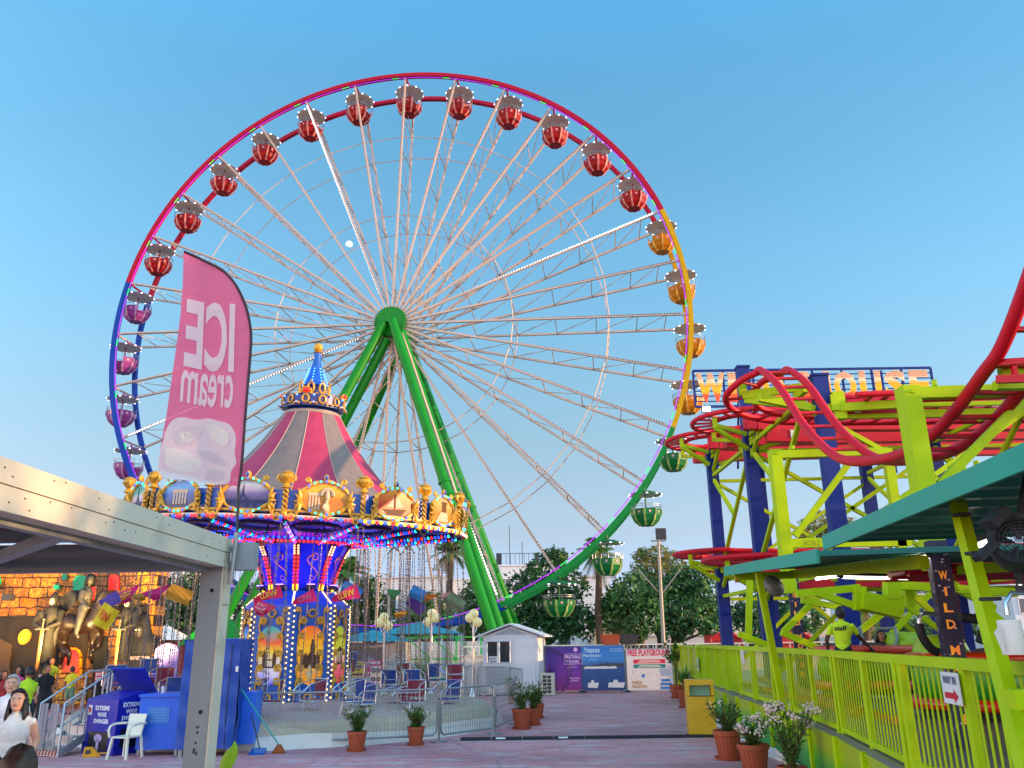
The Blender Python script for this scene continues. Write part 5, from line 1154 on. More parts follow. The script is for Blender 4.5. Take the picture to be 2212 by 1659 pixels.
# broom and dustpan
A_, B_ = gp(602, 1627, 0), at(521, 1488, 16.9); t = thing('broom', 'broom with turquoise handle leaning on the blue boxes', 'broom', A_); b = MB(); b.tube(V(0, 0, .14), B_ - A_, .013, 8); b.build('handle', mat('broom_turquoise', '189a9a', .4), t)
b = MB(); b.lathe([(.03, .16), (.05, .12), (.1, .02), (.09, 0), (0, 0)], 14, M=Matrix.Diagonal((1.3, .5, 1))); b.build('bristles', mat('broom_bristle', '8a4a20', .8, 0, .3, 30), t)
A_ = gp(556, 1629, 0); t = thing('dustpan', 'blue dustpan with long dark handle standing next to the broom', 'dustpan', A_); b = MB(); b.add([(-.14, -.1, 0), (.14, -.1, 0), (.13, .12, .01), (-.13, .12, .01), (.13, .14, .1), (-.13, .14, .1), (.15, -.08, .03), (-.15, -.08, .03)], [(0, 1, 2, 3), (3, 2, 4, 5), (1, 6, 4, 2), (0, 3, 5, 7)]); b.build('pan', mat('dustpan_blue', '1560b0', .4), t)
b = MB(); b.tube(V(0, .13, .08), at(543, 1540, A_.y + .2) - A_, .012, 8); b.build('handle', dark, t)
# steps up to the ride
al = mat('aluminium', 'a4adb4', .35, .75, .1, 6); hz = mat('hazard_red', '7c1c24', .5)
A_, C_ = P(66, 1634), P(131, 1634); wd = (C_ - A_).length; t = thing('ride_steps', 'aluminium steps with handrails leading up to the swing ride deck', 'steps', (A_ + C_)/2, R(-24))
b = MB()
for i in range(3): b.box((0, .14 + .3*i, .16 + .16*i), (wd, .3, .03)); b.box((0, .0 + .3*i, .08 + .16*i), (wd, .02, .14))
b.box((0, 1.25, .5), (wd, .75, .03)); b.build('tread', al, t)
b = MB()
for i in range(7):
    x = -wd/2 + wd*(i + .15)/7; b.add([(x, -.013, .02), (x + .05, -.013, .02), (x + .085, -.013, .14), (x + .035, -.013, .14)], [(0, 1, 2, 3)])
    b.add([(x, -.01 + .0, .177), (x + .05, -.01, .177), (x + .07, .05, .177), (x + .02, .05, .177)], [(0, 1, 2, 3)])
b.build('hazard_stripe', hz, t)
for s_ in (-1, 1):
    b = MB(); x = s_*(wd/2 + .02); b.path([(x, .0, .0), (x, .0, .95), (x, 1.0, 1.5), (x, 1.6, 1.52)], .024, 8); b.tube((x, 0, .55), (x, 1.0, 1.08), .018, 8); b.tube((x, .95, .4), (x, .95, 1.48), .022, 8); b.bar((x, 0, .04), (x, .95, .5), .03, .14); b.tube((x, 1.6, .4), (x, 1.6, 1.52), .022, 8)
    for k in range(1, 6): b.tube((x, k*.18, .1 + k*.09), (x, k*.18, .55 + k*.095), .01, 6)
    b.build('handrail', al, t, 60)
b = MB()
for s_ in (0, 1):
    x0, x1 = -wd/2 + .06 + s_*wd/2, -wd/2 + .02 + (s_ + 1)*wd/2 - .08; b.path([(x0, -.06, .12), (x1, -.06, .12), (x1, -.06, .95), (x0, -.06, .95)], .016, 6, closed=True)
    for k in range(1, 5): x = x0 + (x1 - x0)*k/5; b.tube((x, -.06, .12), (x, -.06, .95), .009, 6)
b.build('gate', al, t, 60)
# crowd barriers round the ride
def barrier(A, B_, label, h=1.06, parent_group='mesh crowd barriers round the swing ride'):
    A = Vector(A); B_ = Vector(B_); d = B_ - A; L_ = d.length; t = thing('crowd_barrier', label, 'barrier', A, math.atan2(d.y, d.x), parent_group); b = MB()
    x0, x1, z0, z1, r_ = .05, L_ - .05, .14, h, .12; pts = []
    for (cx, cz, a0) in ((x1 - r_, z1 - r_, 0), (x0 + r_, z1 - r_, 90), (x0 + r_, z0 + r_, 180), (x1 - r_, z0 + r_, 270)):
        pts += [(cx + r_*math.cos(R(a0 + 18*i)), 0, cz + r_*math.sin(R(a0 + 18*i))) for i in range(6)]
    b.path(pts, .021, 8, closed=True); b.build('frame', steel, t, 60)
    b = MB(); n_ = int((x1 - x0)/.075)
    for i in range(1, n_): x = x0 + (x1 - x0)*i/n_; b.bar((x, .004, z0), (x, .004, z1), .006)
    for i in range(1, 7): z = z0 + (z1 - z0)*i/7; b.bar((x0, -.004, z), (x1, -.004, z), .006)
    b.build('wire_mesh', steel, t)
    b = MB(); b.tube((0, 0, .0), (0, 0, .8), .021, 8); b.tube((0, 0, 0), (0, 0, .03), .17, 16); b.build('foot', steel, t, 40); return t
bp_ = [P(545, 1617), P(766, 1612), P(948, 1603), P(1069, 1586), P(1113, 1563), P(1117, 1543)]
for i, lb_ in enumerate(('mesh barrier right of the broom, in front of the swing tower', 'mesh barrier between the two single plant pots', 'mesh barrier where the white skirt bulges beside the cable ramp', 'short mesh barrier behind the pair of oleander pots', 'small mesh barrier end panel at the ride deck corner')):
    barrier(bp_[i], bp_[i+1], lb_, 1.04)
for (a, c, lb_) in (((1004, 1500), (1028, 1500), 'far barrier left of the photo booth'), ((1031, 1502), (1097, 1506), 'barrier standing in front of the photo booth window'), ((1101, 1508), (1130, 1516), 'barrier standing before the booth door')): barrier(P(*a), P(*c), lb_, 1.05)
for i in range(4): barrier(P(760 + 62*i, 1494), P(818 + 62*i, 1494), f'barrier behind the swing ride deck, {ORD[i]} from the left', 1.1)

# ---------------------------------------------------------------- potted plants, bin
def pot(c, r_, h, label, kind='oleander', ph=.8, pr=.3, seed=1, saucer=True, grp='terracotta plant pots along the path'):
    t = thing('potted_plant', label, 'potted plant', c, 0, grp); b = MB(); z = .03 if saucer else 0
    b.lathe([(0, z), (r_*.68, z), (r_*.92, z + h*.8), (r_*1.0, z + h*.82), (r_*1.02, z + h), (r_*.93, z + h), (r_*.88, z + h*.86), (0, z + h*.86)], 24)
    for k in range(20): a = 2*PI*k/20; b.bar(V(r_*.70*math.cos(a), r_*.70*math.sin(a), z + .02), V(r_*.9*math.cos(a), r_*.9*math.sin(a), z + h*.76), .012)
    b.build('pot', terracotta, t, 40)
    if saucer: b = MB(); b.lathe([(0, .005), (r_*.95, .005), (r_*1.02, .045), (r_*.97, .045), (r_*.9, .02), (0, .02)], 24); b.build('saucer', terracotta, t, 40)
    rs = random.Random(seed); st = MB(); lf = MB(); top = z + h*.86
    if kind == 'yucca':
        for i in range(60):
            a = rs.uniform(0, 2*PI); e = rs.uniform(.2, 1.3); d_ = V(math.cos(a)*math.cos(e), math.sin(a)*math.cos(e), math.sin(e)); o = V(0, 0, top + ph*.25); s_ = d_.cross(EZ).normalized()*.016; tip = o + d_*pr*rs.uniform(1.0, 1.7) - EZ*.05
            m_ = o.lerp(tip, .5) + EZ*.04; lf.add([o - s_, o + s_, m_ + s_, tip, m_ - s_], [(0, 1, 2, 4), (4, 2, 3)], rs.randrange(3))
        st.tube((0, 0, top), (0, 0, top + ph*.3), .035, 8)
    else:
        nb = 12 if kind != 'tree' else 7
        for i in range(nb):
            a = 2*PI*i/nb + rs.uniform(-.4, .4); sp = pr*rs.uniform(.35, 1.0); z1 = top + ph*rs.uniform(.6, 1.0); o = V(rs.uniform(-.03, .03), rs.uniform(-.03, .03), top - .02)
            tip = V(sp*math.cos(a), sp*math.sin(a), z1); mid = o.lerp(tip, .5) + V(0, 0, ph*.1); fork = V(0, 0, top + ph*(.4 if kind == 'tree' else .12))
            path_ = smooth_path([o, fork.lerp(mid, .3), mid if kind != 'tree' else fork.lerp(tip, .5), tip], 4); st.path(path_, .012, 5, radii=[.014 - .009*j/(len(path_)-1) for j in range(len(path_))])
            for j in range(48 if kind != 'tree' else 60):
                f = rs.uniform(.12 if kind != 'tree' else .6, 1.02); q = path_[min(len(path_)-1, int(f*(len(path_)-1)))] + V(rs.uniform(-.05, .05), rs.uniform(-.05, .05), rs.uniform(-.04, .06))
                aa = rs.uniform(0, 2*PI); e = rs.uniform(-.1, 1.2); ln = rs.uniform(.08, .15); d_ = V(math.cos(aa)*math.cos(e), math.sin(aa)*math.cos(e), math.sin(e)); s_ = d_.cross(V(rs.random(), rs.random(), 1)).normalized()*(.014 if kind != 'tree' else .03)
                lf.add([q, q + d_*ln*.5 + s_, q + d_*ln, q + d_*ln*.5 - s_], [(0, 1, 2, 3)], rs.randrange(3))
            if kind == 'flowering' or (kind == 'oleander' and i % 4 == 0):
                for j in range(14 if kind == 'flowering' else 5): lf.ball(tip + V(rs.uniform(-.07, .07), rs.uniform(-.07, .07), rs.uniform(-.03, .07)), .017, 5, 3, 3)
    st.build('stem', bark, t, 60); lf.build('foliage', [leaf_a, leaf_b, leaf_c, flower], t); return t
pot(P(770, 1622), .19, .33, 'straggly flowering oleander in a ribbed terracotta pot before the left barrier', 'oleander', .45, .3, 1)
pot(P(898, 1609), .18, .32, 'compact oleander in a terracotta pot between two barriers', 'oleander', .4, .28, 2)
pot(P(1127, 1574), .23, .42, 'larger oleander pot at the left of the path, nearest of three', 'oleander', .6, .34, 3)
pot(P(1153, 1566), .19, .36, 'dark leaved pot behind the larger oleander pot', 'oleander', .62, .3, 4)
pot(P(1161, 1551), .19, .34, 'terracotta pot furthest back of the three left of the path', 'oleander', .42, .22, 5)
pot(P(1108, 1520), .16, .25, 'small pot with low greenery beside the booth barrier', 'oleander', .55, .28, 6)
pot(P(1464, 1508), .26, .42, 'little round headed tree in a terracotta pot before the playground banner', 'tree', 1.5, .5, 7)
pot(P(1480, 1528), .2, .5, 'spiky palm like plant in a tall pot beside the yellow bin', 'yucca', .9, .5, 8)
pot(P(1575, 1640), .24, .44, 'dark oleander in a big terracotta pot right of the yellow bin', 'oleander', .52, .36, 9)
pot(P(1632, 1672), .24, .4, 'white flowering oleander in the nearest terracotta pot by the wall', 'flowering', .38, .34, 10)
pot(gp(1716, 1712, 0), .2, .3, 'tall loose oleander with pale blossom against the lime wall', 'flowering', .8, .5, 11)
A_ = P(1490, 1592); t = thing('litter_bin', 'yellow painted metal litter bin with a square opening, worn at the edges', 'litter bin', A_ + V(.32, .25, 0), R(-6)); yb_ = mat('bin_yellow', 'd0a010', .45, 0, .1, 3, grime=.5)
b = MB(); b.box((0, 0, .4), (.58, .52, .8)); b.box((0, 0, 1.09), (.58, .52, .1))
for x in (-.26, .26): b.box((x, -.23, .92), (.06, .06, .24)); b.box((x, .23, .92), (.06, .06, .24))
b.box((-.27, 0, .92), (.03, .4, .24)); b.build('casing', yb_, t)
b = MB(); b.box((.0, .1, .9), (.44, .28, .2)); b.build('liner', mat('bin_liner', '7fb8a8', .4), t)
b = MB(); b.box((0, -.262, .815), (.56, .01, .02)); b.box((0, 0, .02), (.6, .54, .03)); b.build('edge_wear', mat('bin_rust', '6a4a1c', .8), t)

# ---------------------------------------------------------------- booth and banners at the end of the path
A_, C_ = P(1046, 1499), P(1160, 1502); A_ = V(-1.25, 33.6, 0); C_ = V(.86, 33.2, 0)
d = C_ - A_; wd = d.length; t = thing('photo_booth', 'small white booth with gabled roof, sliding window and a PHOTO SHOP notice', 'booth', (A_ + C_)/2, math.atan2(d.y, d.x)); bw = mat('booth_white', 'd9dcdf', .4, 0, .03, 2); bg_ = mat('booth_grey_panel', 'a6adb2', .5, 0, .04); dp = 1.7; H0 = 2.12
b = MB(); b.box((0, dp/2, H0/2 + .05), (wd, dp, H0)); b.add([(-wd/2, 0, H0 + .05), (wd/2, 0, H0 + .05), (0, 0, H0 + .42), (-wd/2, dp, H0 + .05), (wd/2, dp, H0 + .05), (0, dp, H0 + .42)], [(0, 1, 2), (5, 4, 3)]); b.build('wall', bw, t)
b = MB()
for s_ in (-1, 1): b.add([(s_*(wd/2 + .3), -.18, H0 - .0), (0, -.18, H0 + .47), (0, dp + .15, H0 + .47), (s_*(wd/2 + .3), dp + .15, H0), (s_*(wd/2 + .3), -.18, H0 + .06), (0, -.18, H0 + .53), (0, dp + .15, H0 + .53), (s_*(wd/2 + .3), dp + .15, H0 + .06)], [(0, 1, 2, 3), (7, 6, 5, 4), (0, 4, 5, 1), (1, 5, 6, 2), (2, 6, 7, 3), (3, 7, 4, 0)])
b.build('roof', bw, t); b = MB(); b.add([(-wd*.32, -.006, H0 + .1), (wd*.32, -.006, H0 + .1), (0, -.006, H0 + .36)], [(0, 1, 2)]); b.build('gable_panel', bg_, t)
wx0, wx1 = -wd/2 + .12, .02
for k in range(2):
    x0 = wx0 + (wx1 - wx0)*k/2; x1 = wx0 + (wx1 - wx0)*(k+1)/2; b = MB(); b.path([(x0 + .03, -.02, 1.2), (x1 - .03, -.02, 1.2), (x1 - .03, -.02, 1.98), (x0 + .03, -.02, 1.98)], .035, 4, closed=True); f = b.build('window', bw, t); b = MB(); b.box(((x0 + x1)/2, -.01, 1.59), (x1 - x0 - .1, .015, .74)); b.build('pane', mat('window_glass_dark', '28323a', .06, 0, .1, coat=1) if k == 0 else bpy.data.materials['window_glass_dark'], f)
b = MB(); b.box((wx0 + .27, -.03, 1.3), (.34, .006, .26)); b.build('notice', white_p, t); b = MB(); b.text('PHOTO', (wx0 + .14, -.034, 1.31), (1, 0, 0), (0, 0, 1), .26, .08, bold=.02); b.text('SHOP', (wx0 + .15, -.034, 1.2), (1, 0, 0), (0, 0, 1), .24, .08, bold=.02); b.build('notice_lettering', navy, t)
b = MB(); b.box(((wx0 + wx1)/2, -.004, .72), (wx1 - wx0, .01, .66)); b.build('lower_panel', bg_, t)
b = MB(); b.box((.56, -.02, 1.05), (.8, .04, 1.98)); dr = b.build('door', bw, t); b = MB(); b.box((.2, -.06, .98), (.1, .03, .03)); b.build('handle', chrome, dr)
b = MB()
for x in (-wd/2 + .03, .1, wd/2 - .03): b.box((x, -.012, 1.08), (.05, .03, H0))
b.box((-wd/4 + .05, -.012, 1.13), (wd/2, .03, .05)); b.build('frame', bw, t)
t = thing('ac_unit', 'cream air conditioning unit on the ground right of the booth', 'air conditioner', P(1183, 1503) + V(0, -.1, 0), R(-8)); b = MB(); b.box((0, .15, .42), (.52, .3, .78)); b.build('casing', mat('ac_cream', 'c8c4b0', .5), t)
b = MB()
for i in range(2):
    for j in range(5): b.box((-.1 + .17*i, -.003, .16 + j*.13), (.14, .01, .1))
b.build('grille', dark, t)
pv = ramp_mat('banner_violet', [(0, '6a1c7c'), (.35, '5c1c98'), (.7, '3c1c9a'), (1, '2a1878')], 2, 0, 1.85, .4, .18, 1.4); bb_ = ramp_mat('banner_blue', [(0, '123a78'), (.5, '1a4a90'), (.62, '2a7ac8'), (1, '0c62c0')], 2, 0, 1.85, .4, .08, 1.5); bw2 = mat('banner_white', 'd4d4d8', .45, 0, .05, 2)
def banner(x0, x1, y0, y1, m_, label, name='banner'):
    A, B_ = P(x0, y0), P(x1, y0); Y = 34.6; A = at(x0, y0, Y); B_ = at(x1, y0, Y); T_ = at(x0, y1, Y); wd = B_.x - A.x; h = T_.z - max(0.05, A.z)
    t = thing(name, label, 'banner', (A.x + wd/2, Y, max(.05, A.z))); b = MB(); b.box((0, 0, h/2), (wd, .02, h)); b.build('sheet', m_, t)
    b = MB()
    for s_ in (-1, 1): b.tube((s_*(wd/2 + .03), .05, -.05), (s_*(wd/2 + .03), .05, h + .06), .03, 8); b.box((s_*(wd/2), .0, -.02), (.3, .5, .08))
    b.tube((-wd/2, .05, h + .02), (wd/2, .05, h + .02), .02, 6); b.build('frame', steel, t); return t, wd, h
lilac = mat('print_lilac', 'c0a8e0', .5); pale = mat('print_pale_blue', 'a8d0f0', .5)
t, wd, h = banner(1180, 1257, 1492, 1397, pv, 'violet fun park banner with a printed wheel beside the booth')
b = MB(); c0 = V(-wd/2 + .12, -.013, h*.42)
for r_ in (.78, .84): b.path([c0 + V(r_*math.cos(a), 0, r_*math.sin(a)) for a in [-.9 + 2.5*i/30 for i in range(31)]], .008, 4)
for i in range(14): a = -.9 + 2.5*i/13; b.tube(c0, c0 + V(.8*math.cos(a), 0, .8*math.sin(a)), .005, 4); b.ball(c0 + V(.88*math.cos(a), 0, .88*math.sin(a)), .04, 6, 4, 0, 1, .1, 1)
b.tube(c0, c0 + V(.35, 0, -h*.4), .02, 4); b.tube(c0, c0 + V(.0, 0, -h*.4), .02, 4); b.build('wheel_print', mat('print_dark_violet', '26104e', .5), t)
b = MB(); b.text('PROTARAS', (.08, -.011, h*.72), (1, 0, 0), (0, 0, 1), .62, .14, bold=.03); b.text('FUN PARK', (.1, -.011, h*.62), (1, 0, 0), (0, 0, 1), .55, .12, bold=.03); b.text('JUST A', (.2, -.011, h*.56), (1, 0, 0), (0, 0, 1), .3, .06); b.text('RIDE AWAY', (.16, -.011, h*.51), (1, 0, 0), (0, 0, 1), .38, .06); b.text('PROTARAS,', (.24, -.011, h*.25), (1, 0, 0), (0, 0, 1), .42, .07, bold=.02); b.text('CYPRUS', (.24, -.011, h*.2), (1, 0, 0), (0, 0, 1), .32, .07, bold=.02)
b.path([V(.02, -.014, h*.6), V(.06, -.014, h*.83), V(.72, -.014, h*.83), V(.76, -.014, h*.6)], .012, 4, closed=True); b.poly([((.1 if i % 2 else .06)*math.cos(PI*i/8), (.1 if i % 2 else .06)*math.sin(PI*i/8)) for i in range(16)], V(.5, -.011, h*.93), (1, 0, 0), (0, 0, 1)); b.build('lettering', lilac, t)
t, wd, h = banner(1259, 1351, 1492, 1396, bb_, 'blue harbour banner with white script in the middle of three')
b = MB(); b.text('Vassos', (-wd*.44, -.011, h*.86), (1, 0, 0), (0, 0, 1), .62, .2, bold=.02); b.text('Psarolimano', (-wd*.46, -.011, h*.76), (1, 0, 0), (0, 0, 1), .7, .12, bold=.015); b.text('IN THE HEART', (.3, -.011, h*.92), (1, 0, 0), (0, 0, 1), .52, .05); b.text('OF THE HARBOUR', (.3, -.011, h*.87), (1, 0, 0), (0, 0, 1), .54, .05); b.path([V(-.55, -.012, h*.68), V(-.45, -.012, h*.72), V(-.38, -.012, h*.68), V(-.3, -.012, h*.72), V(-.2, -.012, h*.68)], .008, 4); b.build('lettering', pale, t)
b = MB(); rs = random.Random(6)
b.poly([(-wd/2 + .02, h*.55), (-wd*.2, h*.58), (.2, h*.62), (wd/2 - .02, h*.6), (wd/2 - .02, h*.53), (-wd/2 + .02, h*.5)][::-1], V(0, -.0115, 0), (1, 0, 0), (0, 0, 1), 0, 1)
for i in range(16): x = rs.uniform(-wd*.45, wd*.35); s_ = rs.uniform(.1, .24); b.poly([(x, h*.49), (x + s_, h*.49), (x + s_*1.15, h*.52), (x + s_*.6, h*.55), (x - s_*.1, h*.52)], V(0, -.013 - i*.0004, 0), (1, 0, 0), (0, 0, 1))
for x, s_ in ((-.42, .22), (.5, .34)): b.poly([(x - s_, .12), (x + s_*.8, .1), (x + s_, .3), (x - s_*.9, .3)], V(0, -.021, 0), (1, 0, 0), (0, 0, 1)); b.poly([(x - s_*.4, .3), (x + s_*.2, .3), (x + s_*.1, .4), (x - s_*.3, .4)], V(0, -.022, 0), (1, 0, 0), (0, 0, 1))
b.build('boat_print', [mat('print_boat_white', 'b8c8d8', .5), mat('print_headland', '2c3a50', .6)], t)
t, wd, h = banner(1357, 1456, 1496, 1402, bw2, 'white FREE PLAYGROUND banner at the right end of the path')
pk = mat('print_crimson', 'd0184c', .5); tl = mat('print_teal', '187c84', .5); og = mat('print_ochre', 'b88a48', .5); pb = mat('print_blue', '3a78c8', .5)
b = MB(); b.text('FREE PLAYGROUND', (-wd*.47, -.011, h*.83), (1, 0, 0), (0, 0, 1), wd*.94, .26, bold=.03); b.box((.0, -.013, h*.70), (wd*.7, .004, .15)); b.build('headline', pk, t)
b = MB(); b.box((.0, -.013, h*.585), (wd*.7, .004, .14)); b.build('teal_bar', tl, t)
b = MB()
for zz in (.715, .685, .6, .57): b.box((0, -.017, h*zz), (wd*(.44 if zz in (.715, .6) else .52), .002, .025))
b.build('bar_text', white_p, t)
b = MB(); b.text('PARKO', (-wd*.4, -.011, .24), (1, 0, 0), (0, 0, 1), .4, .13, bold=.03); b.text('PALIATSO', (-wd*.4, -.011, .1), (1, 0, 0), (0, 0, 1), .6, .12, bold=.03); b.build('park_name', og, t)
b = MB(); rs = random.Random(12)
for i in range(3): b.box((wd*.34, -.013, .1 + .14*i), (.46 - .1*(i == 2), .004, .1))
for i in range(7): b.bar(V(wd*.34 - .15 + .05*i, -.013, .55), V(wd*.34 - .2 + .065*i, -.013, .82), .012, .004)
b.ball((-wd*.15, -.012, h*.36), .07, 8, 6, 0, 1, .06, 1); b.build('castle_print', pb, t)
b = MB()
for i in range(14): b.ball((rs.uniform(-wd*.42, wd*.4), -.012, rs.uniform(.3, h*.5)), .015, 6, 4, 0, 1, .1, 1)
b.build('dot_print', dark, t)
# planters standing on the low wall behind the banners, back wall
t = thing('boundary_wall', 'low white wall behind the three banners', 'wall', (4, 36.1, 0)); b = MB(); b.box((4.2, 0, .7), (21, .25, 1.4)); b.box((4.2, 0, 1.42), (21.2, .32, .06)); b.build('masonry', mat('wall_white_plaster', 'c8c6c0', .8, 0, .08, 1.5, grime=.3), t)
b = MB()
for i in range(60): x = -6.2 + i*.35; b.bar(V(x, 0, 1.45), V(x, 0, 1.78), .03)
b.bar(V(-6.2, 0, 1.78), V(14.5, 0, 1.78), .05); b.build('railing', white_p, t)
for px_, m_, lb_ in ((1319, terracotta, 'square terracotta planter on the wall above the blue banner'), (1358, dark, 'dark trough planter on the wall above the white banner')):
    c = at(px_, 1385, 36.1); t = thing('wall_planter', lb_, 'planter', (c.x, 36.1, 1.8)); b = MB(); b.add([(-.32, -.2, 0), (.32, -.2, 0), (.32, .2, 0), (-.32, .2, 0), (-.42, -.25, .4), (.42, -.25, .4), (.42, .25, .4), (-.42, .25, .4)], [(3, 2, 1, 0), (0, 1, 5, 4), (1, 2, 6, 5), (2, 3, 7, 6), (3, 0, 4, 7), (4, 5, 6, 7)]); b.build('trough', m_, t)
    b = MB(); rs = random.Random(px_)
    for i in range(260): q = V(rs.gauss(0, .3), rs.gauss(0, .2), .4 + abs(rs.gauss(0, .35))); a = rs.uniform(0, 6.3); d_ = V(math.cos(a), math.sin(a), rs.uniform(-.3, .9))*.09; s_ = d_.cross(V(.3, .2, 1)).normalized()*.03; b.add([q, q + d_*.5 + s_, q + d_, q + d_*.5 - s_], [(0, 1, 2, 3)], rs.randrange(3))
    b.build('foliage', [leaf_a, leaf_b, bark], t)
# ---------------------------------------------------------------- trees, buildings, lamps beyond the park
fol = [mat('foliage_deep', '36643a', .6, 0, .35, .8, trans=.25), mat('foliage_green', '548444', .6, 0, .35, .8, trans=.25), mat('foliage_olive', '7c9648', .6, 0, .3, .8, trans=.25), mat('foliage_bronze', '8e7a44', .6, 0, .3, .8, trans=.25)]
def px2m(p, r): return r/F_PX*(p - CO).dot(CF)
def leaf_blob(b, c, rx, ry, rz_, n, s_, rs, mats, hollow=.45):
    lumps = [Vector((rs.gauss(0, 1), rs.gauss(0, 1), rs.gauss(0, 1))).normalized() for _ in range(9)]
    for i in range(n):
        d = Vector((rs.gauss(0, 1), rs.gauss(0, 1), rs.gauss(0, 1))).normalized()
        k = 1 + .28*max(0, max(d.dot(l_) for l_ in lumps) - .75)/.25 - .1
        r_ = (hollow + (1 - hollow)*rs.random()**.5)*k; q = c + Vector((d.x*rx*r_, d.y*ry*r_, d.z*rz_*r_))
        for j in range(3):
            o = q + Vector((rs.gauss(0, 1), rs.gauss(0, 1), rs.gauss(0, .8)))*s_*.7; nn = (d*.6 + Vector((rs.gauss(0, 1), rs.gauss(0, 1), rs.gauss(0, 1) + .6))).normalized()
            u = nn.orthogonal().normalized(); u = (Matrix.Rotation(rs.uniform(0, 6.28), 3, nn) @ u); v = nn.cross(u); w_ = s_*rs.uniform(.6, 1.2)
            b.add([o - u*w_, o + v*w_*.5 + nn*w_*.12, o + u*w_, o - v*w_*.5 + nn*w_*.12], [(0, 1, 2, 3)], mats[rs.randrange(len(mats))])
def tree(label, base_px, Y, blobs, mats=(0, 0, 1, 1, 2), leaf=.21, dens=1.0, seed=1, name='broadleaf_tree', trunk=.22, group='trees beyond the park'):
    base = at(base_px[0], base_px[1], Y); base.z = 0; t = thing(name, label, 'tree', base, 0, group); rs = random.Random(seed); cr_ = MB(); tk = MB(); cs = []
    for (x, y, r_) in blobs:
        p = at(x, y, Y + rs.uniform(-1.5, 1.5)); m_ = px2m(p, r_); cs.append((p, m_)); nl = int(150*dens*(m_/leaf*.16/1.0)**1.7) + 60
        leaf_blob(cr_, p - base, m_*1.08, m_*1.0, m_*.95, min(nl, 1400), leaf, rs, mats)
    top = sum((c.z for c, _ in cs))/len(cs); fk = V(0, 0, top*.45)
    tk.path([V(0, 0, 0), V(rs.uniform(-.1, .1), 0, top*.22), fk], trunk, 8, radii=[trunk*1.4, trunk, trunk*.85])
    for c, m_ in cs: tk.path(smooth_path([fk - V(0, 0, .2), fk.lerp(c - base, .5) + V(0, 0, -.15*m_), c - base], 3), .1, 6, radii=[trunk*.6*(1 - .8*i/6) for i in range(7)])
    cr_.build('crown', fol, t); tk.build('trunk', bark, t, 60); return t
tree('dark green tree behind the lowest green gondola and the wheel leg', (1185, 1390), 58, [(1180, 1235, 42), (1140, 1265, 40), (1225, 1262, 38), (1165, 1310, 45), (1220, 1322, 45), (1255, 1345, 34), (1130, 1330, 30), (1195, 1362, 40), (1200, 1205, 22)], (0, 0, 0, 1), seed=2)
tree('tall bronze tipped tree behind the tall light mast', (1425, 1385), 62, [(1420, 1205, 30), (1395, 1225, 28), (1455, 1215, 28), (1470, 1240, 24), (1440, 1250, 34), (1405, 1262, 28), (1388, 1200, 18)], (1, 2, 3, 3), .15, .75, 3)
tree('broad dark green tree left of the light mast above the banners', (1386, 1385), 56, [(1345, 1290, 42), (1380, 1270, 38), (1330, 1330, 38), (1390, 1330, 45), (1360, 1355, 40), (1318, 1310, 26), (1410, 1300, 34)], (0, 0, 1, 1), seed=4)
tree('broad dark green tree right of the light mast above the yellow fence', (1455, 1385), 57, [(1470, 1265, 40), (1440, 1300, 40), (1510, 1285, 42), (1500, 1325, 44), (1455, 1345, 40), (1540, 1320, 34), (1545, 1355, 30), (1500, 1250, 28)], (0, 0, 0, 1, 1), seed=5)
tree('dark tree behind the first blue coaster column', (1620, 1390), 60, [(1600, 1330, 30), (1635, 1310, 36), (1670, 1335, 36), (1700, 1310, 34), (1740, 1330, 38), (1640, 1360, 34), (1700, 1365, 36)], (0, 0, 1), seed=6)
tree('bronze topped tree rising between the lime frame and the blue column', (1765, 1390), 62, [(1750, 1140, 24), (1775, 1130, 26), (1800, 1150, 26), (1825, 1135, 22), (1770, 1175, 26), (1740, 1160, 16)], (1, 2, 3, 3), .14, .7, 7)
tree('bushy tree far left behind the green wheel leg', (1010, 1390), 60, [(1010, 1300, 30), (1035, 1270, 28), (1025, 1340, 34), (1060, 1300, 30), (1060, 1350, 28), (1005, 1345, 24)], (0, 1, 2), .15, .8, 8)
tree('rounded tree left of the white house behind the hanging chairs', (795, 1390), 55, [(775, 1290, 30), (800, 1270, 26), (790, 1330, 36), (820, 1310, 30), (850, 1345, 34), (765, 1345, 28)], (0, 0, 1, 2), .15, .9, 9)
tree('dark tree in front of the white house right of the swing tower', (925, 1390), 54, [(910, 1320, 30), (935, 1300, 28), (945, 1345, 32), (900, 1355, 28), (960, 1325, 24)], (0, 1, 1, 2), .15, .9, 10)
tree('tree with open crown between the grey post and the haunted castle', (410, 1390), 52, [(400, 1270, 36), (430, 1255, 30), (410, 1320, 40), (375, 1310, 32), (445, 1310, 34), (400, 1355, 36), (525, 1290, 34), (540, 1330, 34)], (0, 0, 1), .16, .9, 11)
tree('low hedge like tree below the hotel on the right', (1900, 1390), 62, [(1880, 1358, 24), (1920, 1352, 26), (1965, 1356, 26), (2010, 1355, 26), (1850, 1362, 22), (2060, 1352, 26), (2110, 1354, 26)], (0, 1, 2), .15, .9, 12)
